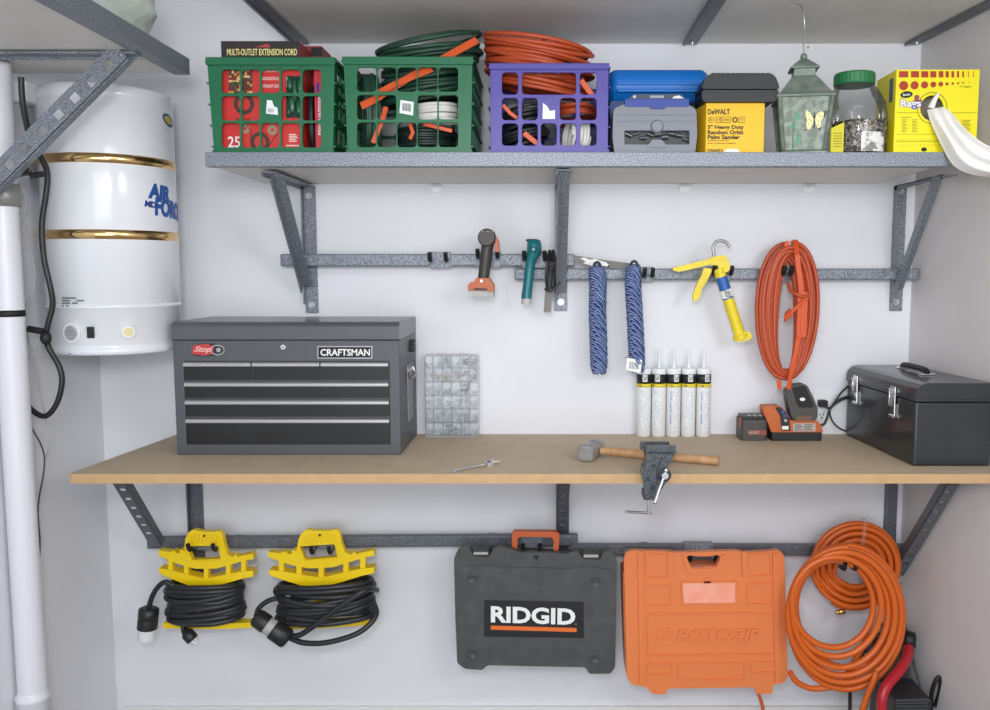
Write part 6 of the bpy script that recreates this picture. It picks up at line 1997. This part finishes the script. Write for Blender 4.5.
# right reel is drawn slightly larger and tilted
def K2(p):
    x, y = p[0], p[1]
    u = (x - 290) * 1.115 + 728; v = y - 3 - (x - 290) * 0.055
    if y < 130:
        u += 2
    return (u / 3.8077 + 130, v / 3.8077 + 510)
t2, w2, p2_, c2_ = reel('right yellow cord reel hanging under the bench, fuller with tangled cord', 'tangled thick black cord wound on the right yellow reel, with a round grey-banded connector',
     K2, YP, 0.160, 0.074, (326, 602.5), 0.118, 12, 43, 0.020, 0.18)
b = B()
b.tube(px_path([(377, 590, YP - .01), (371, 589, YP - .055), (362, 592, YP - .085), (345, 603, YP - .095), (322, 620, YP - .09), (302, 634, YP - .075), (292, 636, YP - .06)]), .0088, 10); b.obj('diagonal_turn', CABLE, w2)
b = B()
b.tube(px_path([(372, 600, YP - .06), (376, 615, YP - .05), (360, 632, YP - .07), (330, 642, YP - .08), (305, 643, YP - .07), (290, 638, YP - .055)]), .0088, 10); b.obj('bottom_turn', CABLE, w2)
b = B()
b.tube(px_path([(278, 598, YP - .05), (268, 601, YP - .05), (259, 608, YP - .05), (256, 616, YP - .05)]), .0082, 10); b.obj('lead', CABLE, w2)
a, e = P(256, 617, YP - .06), P(286, 638, YP - .06); d = (e - a).normalized(); L = (e - a).length
b = B(); b.lathe([(.020, -.006), (.029, .004), (.030, L * .40)], a, d, seg=28); b.lathe([(.027, L * .40), (.027, L * .56)], a, d, seg=28)
pg = B().lathe([(.020, -.006), (.029, .004), (.030, L * .36)], a, d, seg=28).obj('connector', BLACKP, w2)
B().lathe([(.0275, L * .361), (.0275, L * .56)], a, d, seg=28).obj('connector_band', LG, pg)
B().lathe([(.030, L * .561), (.032, L * .6), (.032, L * 1.02), (.026, L * 1.08), (.012, L * 1.1)], a, d, seg=28).obj('connector_cap', BLACKP, pg)

# ================================================================ grey power tool case
yq = -0.172
KC = lambda p: (p[0] / 3.735 + 440, p[1] / 3.735 + 510)
def qc(pts): return pxl([KC(p) for p in pts], yq)
t = T('power_tool_case', 'dark grey plastic tool case with an orange handle hanging under the bench', 'tool case', P(535, 672, yq))
RG = mat('case grey plastic', (70, 71, 72), 0.5, noise=(22, (82, 82, 81), 0.4, 0.7), bump=(260, .12))
RG2 = mat('case dark plastic', (48, 49, 50), 0.5)
out = [(52, 182), (66, 152), (92, 133), (112, 140), (122, 172), (184, 176), (196, 150), (218, 138), (262, 146), (300, 158), (440, 160), (470, 164), (506, 152), (524, 164), (534, 184), (598, 186), (606, 160), (636, 152), (660, 182), (658, 400), (654, 588), (636, 612), (556, 612), (544, 588), (350, 584), (176, 580), (160, 598), (94, 594), (64, 572), (57, 400)]
b = B(); b.slab([rpoly(qc(out), .008)], yq, .022); b.obj('front_shell', RG, t, bevel=.006, seg=3)
b = B(); b.slab([rpoly(qc([(56, 200), (70, 186), (92, 184), (640, 190), (655, 202), (650, 582), (632, 602), (95, 588), (68, 568)]), .008)], yq + .0225, .088); b.obj('back_shell', RG, t, bevel=.006, seg=3)
b = B(); b.slab([rpoly(qc([(66, 300), (84, 208), (200, 204), (226, 216), (356, 214), (480, 218), (520, 210), (640, 220), (650, 310), (646, 470), (640, 560), (500, 552), (180, 548), (72, 556)]), .01)], yq - .0035, .004); b.obj('raised_face', RG, t, bevel=.003)
for k, x in enumerate((152, 564)):
    y = 160 + k * 10
    lt = B().slab([rpoly(qc([(x - 34, y + 22), (x + 34, y + 22), (x + 30, y - 12), (x - 30, y - 12)]), .003)], yq + .004, .03).obj('latch', RG2, t, bevel=.002)
    B().slab([rpoly(qc([(x - 28, y + 8), (x + 28, y + 8), (x + 26, y - 2), (x - 26, y - 2)]), .002)], yq + .0025, .003).obj('latch_lip', LG, lt, bevel=.001)
for x, y in ((120, 256), (580, 268), (124, 536), (580, 555)):
    c = P(*KC((x, y)), yq - .0035); b = B(); b.lathe([(.0155, 0), (.0140, .005), (.0120, .0025), (.003, .002)], c, (0, -1, 0), seg=26); b.obj('corner_boss', RG, t)
c = P(*KC((358, 178)), yq - .0005); b = B(); b.slab([rpoly([(c.x - .010, c.z + .007), (c.x + .010, c.z + .007), (c.x + .002, c.z - .010)], .002)], yq - .001, .0015); b.obj('lock_mark', INK, t)
b = B(); b.slab([rpoly(qc([(158, 477), (544, 483), (544, 333), (158, 327)]), .003), rpoly(qc([(167, 468), (535, 474), (535, 342), (167, 336)]), .002)], yq - .0045, .002); b.obj('plate_frame', RG, t, bevel=.0008)
pl_ = B().slab([rpoly(qc([(165, 470), (537, 476), (537, 340), (165, 334)]), .002)], yq - .0052, .002).obj('name_plate', mat('name plate black', (30, 30, 31), .45), t)
b = B(); px_quad_text(b, 'RIDGID', [KC(p) for p in ((190, 420), (505, 430), (506, 368), (190, 358))], yq - .0054, bold=.035); b.obj('plate_lettering', PAPERW, pl_)
b = B(); b.slab([qc([(190, 444), (510, 453), (510, 438), (190, 429)])], yq - .0058, .0006); b.obj('plate_stripe', mat('stripe orange', (232, 112, 44), .5), pl_)
b = B(); c = P(*KC((508, 426)), yq - .0054); b.cyl(c, c + V((0, -.0006, 0)), .0014, seg=8); b.obj('registered_dot', PAPERW, pl_)
# handle
hq = yq + .030
def qh(pts): return pxl([KC(p) for p in pts], hq)
hdl = rpoly(qh([(270, 156), (268, 92), (276, 80), (438, 82), (447, 94), (442, 160), (424, 160), (425, 112), (416, 102), (300, 100), (290, 108), (288, 156)]), .003)
b = B(); b.slab([hdl], hq, .024); b.obj('handle', mat('handle orange', (200, 92, 44), .42), t, bevel=.003)

# ================================================================ orange case
yq2 = -0.176
KO = lambda p: (p[0] / 3.737 + 610, p[1] / 3.737 + 520)
def qo(pts, Y=None): return pxl([KO(p) for p in pts], yq2 if Y is None else Y)
t = T('rotary_tool_case', 'bright orange plastic tool case with a clear window hanging under the bench', 'tool case', P(706, 688, yq2))
OC = mat('orange case plastic', (230, 130, 74), 0.38, bump=(240, .06))
out = [(52, 150), (58, 122), (84, 114), (225, 118), (240, 122), (440, 116), (470, 114), (500, 122), (590, 118), (630, 112), (650, 130), (654, 200), (664, 590), (650, 608), (610, 614), (606, 650), (545, 650), (542, 626), (216, 630), (210, 652), (158, 650), (136, 624), (84, 616), (64, 590), (58, 400)]
hole = rpoly(qo([(284, 140), (296, 132), (330, 136), (372, 136), (404, 130), (412, 140), (396, 174), (304, 178)]), .004)
b = B(); b.slab([rpoly(qo(out), .009), hole], yq2, .020); b.obj('front_shell', OC, t, bevel=.006, seg=3)
out2 = [(50, 205), (58, 196), (84, 192), (640, 194), (650, 206), (658, 586), (645, 602), (88, 610), (62, 588), (54, 400)]
hole2 = rpoly(qo([(284, 140), (296, 132), (404, 130), (412, 140), (396, 174), (304, 178)]), .004)
b = B(); b.slab([rpoly(qo(out2), .009)], yq2 + .0205, .085); b.obj('back_shell', OC, t, bevel=.006, seg=3)
def ring(pts, w, nm='panel_rib', h=.0042):
    o_ = rpoly(qo(pts), .003)
    cx = sum(p[0] for p in pts) / len(pts); cy = sum(p[1] for p in pts) / len(pts)
    inn = []
    for x, y in pts:
        inn.append((x + (w if x < cx else -w), y + (w if y < cy else -w)))
    i_ = rpoly(qo(inn), .002)
    b = B(); b.slab([o_, i_], yq2 - h, h + .001); return b.obj(nm, OC, t, bevel=.0012)
for pts in ([(125, 238), (230, 240), (230, 320), (128, 320)], [(510, 234), (612, 234), (612, 316), (512, 316)], [(138, 346), (612, 344), (618, 502), (142, 506)],
            [(140, 532), (234, 532), (236, 576), (142, 576)], [(252, 530), (504, 530), (506, 596), (254, 598)], [(524, 528), (622, 528), (624, 570), (526, 572)],
            [(130, 122), (218, 124), (218, 216), (132, 214)], [(514, 124), (600, 122), (604, 208), (516, 210)]):
    ring(pts, 5)
for x0, x1, y0, y1, sl in ((104, 124, 118, 612, 6), (606, 628, 122, 610, 10), (214, 234, 118, 214, 2), (490, 512, 118, 212, 4)):
    b = B(); b.slab([rpoly(qo([(x0, y0), (x1, y0), (x1 + sl, y1), (x0 + sl, y1)]), .004)], yq2 - .006, .007); b.obj('band', OC, t, bevel=.003)
b = B(); b.slab([rpoly(qo([(266, 128), (282, 130), (304, 180), (396, 178), (416, 130), (432, 128), (408, 196), (290, 198)]), .003)], yq2 - .005, .006); b.obj('grip_recess_rib', OC, t, bevel=.002)
win = ring([(264, 228), (474, 226), (476, 316), (268, 318)], 7, 'window_frame', .004)
b = B(); b.slab([qo([(271, 235), (467, 233), (469, 309), (275, 311)])], yq2 - .0008, .0012); b.obj('window_card', mat('pink window card', (250, 176, 150), .5, noise=(14, (252, 200, 180), .4, .65)), win)
b = B(); b.slab([qo([(271, 235), (467, 233), (469, 309), (275, 311)])], yq2 - .0030, .0012); b.obj('window_pane', clear_mat('window film', (255, 250, 248), .4, .12, .02), win)
b = B(); b.slab([rpoly(qo([(350, 236), (376, 236), (374, 214), (352, 214)]), .002)], yq2 - .004, .005); b.obj('window_tab', OC, win, bevel=.001)
b = B(); px_quad_text(b, 'ROTOZIP', [KO(p) for p in ((248, 452), (554, 450), (562, 404), (256, 406))], yq2 - .0002, bold=.02, shear=.1, h=.0055); b.obj('embossed_lettering', OC, t)
b = B(); b.slab([rpoly(qo([(174, 448), (226, 448), (234, 404), (182, 404)]), .002), rpoly(qo([(184, 442), (220, 442), (226, 412), (190, 412)]), .002)], yq2 - .0034, .004); b.obj('embossed_mark', OC, t)
b = B(); b.slab([qo([(196, 438), (202, 438), (220, 416), (214, 416)])], yq2 - .0034, .004); b.obj('embossed_slash', OC, t)

# ================================================================ orange hoses
HO = mat('orange hose', (210, 98, 30), 0.34)
yh2 = -0.098
c = P(855.5, 566, yh2); s = (yh2 + 2.75) / F
t = T('air_hose', 'tightly rolled orange hose with a brass end, behind the larger looped hose', 'hose', P(857, 614, yh2))
pts = []
rg = random.Random(9)
RINGS = [(45, 0), (42, -.012), (39, .008), (35.5, -.010), (32, .008), (28.5, -.010), (25, .006), (21.5, -.006), (42.5, .018)]
per = 48
for i in range(len(RINGS) * per):
    k = i // per; e = (i % per) / per
    A = RINGS[k]; Z = RINGS[min(k + 1, len(RINGS) - 1)]
    f = 0 if e < .85 else (e - .85) / .15
    r_ = (A[0] * (1 - f) + Z[0] * f) * s; y = A[1] * (1 - f) + Z[1] * f
    a = 2 * PI * e - 2.1
    pts.append(V((c.x + r_ * math.cos(a) * .985, yh2 + y, c.z + r_ * math.sin(a) * 1.0)))
b = B(); b.tube(pts, 0.0086, 10); b.obj('hose', HO, t)
b = B(); a = P(842, 611.5, yh2 - .012); d = V((-.95, -.1, -.12)).normalized(); b.lathe([(.0075, -.01), (.0085, 0), (.0085, .012), (.006, .013), (.006, .022)], a, d, seg=16); b.obj('brass_fitting', mat('brass', (196, 160, 90), .3, .9), t)
for ang in (1.45, -0.35):
    b = B()
    pts_ = []
    for r_, dy in ((19, -.018), (24, -.025), (33, -.026), (42, -.026), (50, -.014), (51, .01)):
        pts_.append(V((c.x + r_ * s * math.cos(ang), yh2 + dy, c.z + r_ * s * math.sin(ang))))
    b.tube(pts_, 0, flat=(.012, .0012), up=(0, -1, .01)); b.obj('wrap_tie', clear_mat('clear tie film', (255, 245, 235), .5, .1, .08), t)

yh1 = -0.25
t = T('air_hose', 'large orange hose in loose loops hanging in front of the rolled hose', 'hose', P(846, 690, yh1))
loops = [  # xl, xr, yt, yb, dy
    (788, 906, 547.0, 686, .000), (790, 900, 549.0, 679, .012), (792, 894, 552, 672, -.010), (795, 887, 555, 663, .006),
    (791, 880, 557, 650, -.014), (797, 872, 560, 645, .012), (789, 903, 545.5, 689, .020)]
per = 56
pts = []
sy = (yh1 + 2.75) / F
n = len(loops)
for i in range(n * per + 1):
    k = min(i // per, n - 1); e = (i - k * per) / per
    A, Z = loops[k], loops[min(k + 1, n - 1)]
    f = e * e * (3 - 2 * e)
    L = [A[j] * (1 - f) + Z[j] * f for j in range(5)]
    a = PI / 2 + 2 * PI * e
    x = (L[0] + L[1]) / 2 + (L[1] - L[0]) / 2 * math.cos(a)
    cy = L[2] + (L[3] - L[2]) * 0.50
    y = cy - (L[3] - L[2]) / 2 * math.sin(a)
    pts.append(P(x, y, yh1 + L[4]))
b = B(); b.tube(pts, 0.0098, 12); b.obj('hose', HO, t)
b = B(); b.tube(px_path([(876, 672, yh1 - .012), (873, 682, yh1 - .016), (868, 694, yh1 - .016), (863, 708, yh1 - .016), (858, 726, yh1 - .016), (852, 750, yh1 - .016)]), 0.0096, 12); b.obj('hose_tail', HO, t)
b = B(); b.tube(px_path([(868, 636, yh1 + .03), (862, 648, yh1 + .035), (853, 664, yh1 + .035), (845, 680, yh1 + .035)]), 0.0094, 12); b.obj('hose_run', HO, t)
b = B(); b.tube(px_path([(790, 672, yh1 + .016), (797, 682, yh1 + .02), (812, 688.5, yh1 + .024), (832, 687, yh1 + .024)]), 0.0094, 12); b.obj('hose_loop_end', HO, t)
t = T('extension_cord_tail', 'short orange cord end hanging below the orange case', 'cord', P(762, 708, -.10))
b = B(); b.tube(px_path([(756, 676, -.062), (757.5, 690, -.062), (760, 698, -.07), (762.5, 707, -.075), (764, 722, -.075)]), 0.0058, 8); b.obj('cable', HO, t)

# ================================================================ machine in the corner on the floor
ym_ = -0.10
mc = T('shop_machine', 'black machine with a curved red tube handle in the bottom right corner', 'machine', (P(900, 700, ym_).x, ym_, 0))
MB_ = mat('machine black', (40, 41, 43), 0.45, bump=(120, .15)); MG = mat('machine dark grey', (66, 67, 70), .5, noise=(14, (80, 80, 82), .4, .7))
rings = []
for y, A_, B_, C_, D_ in ((636, (880, -.06), (882, -.09), (905, -.13), (907, -.08)), (652, (878, -.06), (880, -.10), (910, -.17), (912, -.09)), (668, (875, -.06), (877, -.10), (917, -.21), (915, -.10)),
                          (682, (872, -.06), (875, -.10), (923, -.25), (918, -.10)), (698, (870, -.06), (873, -.11), (929, -.28), (920, -.10)), (720, (868, -.06), (871, -.12), (932, -.30), (920, -.10)),
                          (800, (866, -.06), (869, -.13), (934, -.31), (920, -.10)), (856, (864, -.06), (868, -.13), (936, -.31), (920, -.10))):
    z = P(900, y, -.17).z
    q4 = []
    for px_, Y in (A_, B_, C_, D_):
        d_ = ray(px_, y)
        q4.append((CAM.x + d_.x * (Y - CAM.y) / d_.y, Y))
    z = max(z, .045)
    rings.append([V((min(x, XR - SK * Y - .012), Y, z)) for x, Y in rpoly(q4, .03, 6)])
b = B(); b.loft(list(reversed(rings))); b.obj('body', MG, mc)
b = B(); q = P(874, 640, ym_); b.b2(q.x - .022, q.x + .020, ym_ - .045, ym_ + .03, q.z - .05, q.z + .025); b.obj('top_block', MB_, mc, bevel=.006)
b = B(); b.tube([P(868, 632, ym_ - .03), P(873, 629.5, ym_ - .03), P(880, 630.5, ym_ - .03)], .005, 8); b.obj('top_bail', STEEL, mc)
b = B(); q = P(909, 640, -.17); b.lathe([(.018, -.02), (.026, -.016), (.028, 0), (.026, .016), (.018, .02)], q, (1, -.5, 0), seg=24); b.obj('knob', BLACK, mc)
b = B(); b.tube(px_path([(908.5, 648, -.20), (907, 658, -.24), (900, 670, -.29), (889, 683, -.32), (883, 694, -.335), (881.5, 708, -.34), (881, 730, -.34), (881, 775, -.34)]), .0155, 14); b.obj('tube_handle', mat('red tube', (176, 30, 44), .28), mc)
b = B(); q0, q1 = P(893, 697, -.32), P(929, 716, -.32)
b.b2(q0.x, q1.x, -.335, -.20, P(900, 760, -.32).z, q0.z); b.obj('control_box', MB_, mc, bevel=.006)
for k in range(4):
    y = 700 + k * 3.2
    a, e = P(896, y, -.337), P(927, y - .6, -.337); b = B(); b.bar(a, e, .004, .004); b.obj('vent_rib', mat('vent grey', (70, 72, 76), .4), mc)
b = B(); b.tube(px_path([(931, 712, -.25), (931.5, 694, -.26), (935, 682, -.27), (939, 677, -.27), (940.5, 683, -.27), (939, 694, -.26), (935, 706, -.25)]), .0062, 10); b.obj('cable_loop', BLACK, mc)
b = B(); b.tube(px_path([(858, 668, ym_), (851, 686, ym_), (850, 704, ym_), (851, 730, ym_ - .02), (868, 760, ym_ - .03)]), .006, 8); b.obj('hanging_cable', mat('brown black cable', (52, 38, 36), .5), mc)
b = B(); b.tube(px_path([(869, 636, ym_ + .02), (864, 650, ym_ + .02), (858, 668, ym_)]), .006, 8); b.obj('cable_run', mat('brown black cable', (52, 38, 36), .5), mc)
for dx in (-.05, .09):
    b = B(); b.lathe([(.02, -.018), (.045, -.016), (.045, .016), (.02, .018)], (P(895, 700, -.17).x + dx, -.18, .0455), (1, 0, 0), seg=28); b.obj('wheel', BLACK, mc)
# ================================================================ camera, lights
cd = bpy.data.cameras.new('camera'); cam = bpy.data.objects.new('camera', cd); COL.objects.link(cam)
cam.location = CAM; cam.rotation_euler = (PI / 2 - PITCH, 0, 0)
cd.sensor_fit = 'HORIZONTAL'; cd.sensor_width = 36; cd.lens = 36 * F / 990; cd.shift_x = -(PX0 - 495) / 990
cd.clip_start = 0.02
SC.camera = cam

def area(name, loc, aim, sx, sy, power, col=(1, 1, 1)):
    l = bpy.data.lights.new(name, 'AREA'); l.shape = 'RECTANGLE'; l.size = sx; l.size_y = sy
    l.energy = power; l.color = col
    o = bpy.data.objects.new(name, l); COL.objects.link(o)
    o.location = loc
    o.rotation_euler = (V(aim) - V(loc)).to_track_quat('-Z', 'Y').to_euler()
    return o
area('garage_flash_lamp', (-0.1, -2.85, 1.92), (0, 0, 1.35), 0.35, 0.3, 20, (0.97, 0.985, 1))
area('garage_side_lamp', (1.15, -2.5, 2.0), (-0.4, 0, 1.3), 0.5, 0.5, 12, (0.98, 0.99, 1))
area('garage_door_daylight', (0.0, -5.0, 1.4), (0, 0, 1.2), 2.4, 2.2, 55, (0.93, 0.965, 1.0))
area('ceiling_lamp', (0.0, -2.3, 2.72), (0, -0.6, 1.0), 1.6, 0.3, 10, (1, 0.99, 0.98))
w = bpy.data.worlds.new('world'); SC.world = w; w.use_nodes = True
w.node_tree.nodes['Background'].inputs[0].default_value = (0.9, 0.95, 1.0, 1)
w.node_tree.nodes['Background'].inputs[1].default_value = 0.9
SC.view_settings.view_transform = 'Standard'
SC.view_settings.look = 'None'
SC.view_settings.gamma = 1
SC.view_settings.use_curve_mapping = False
SC.view_settings.exposure = -0.17
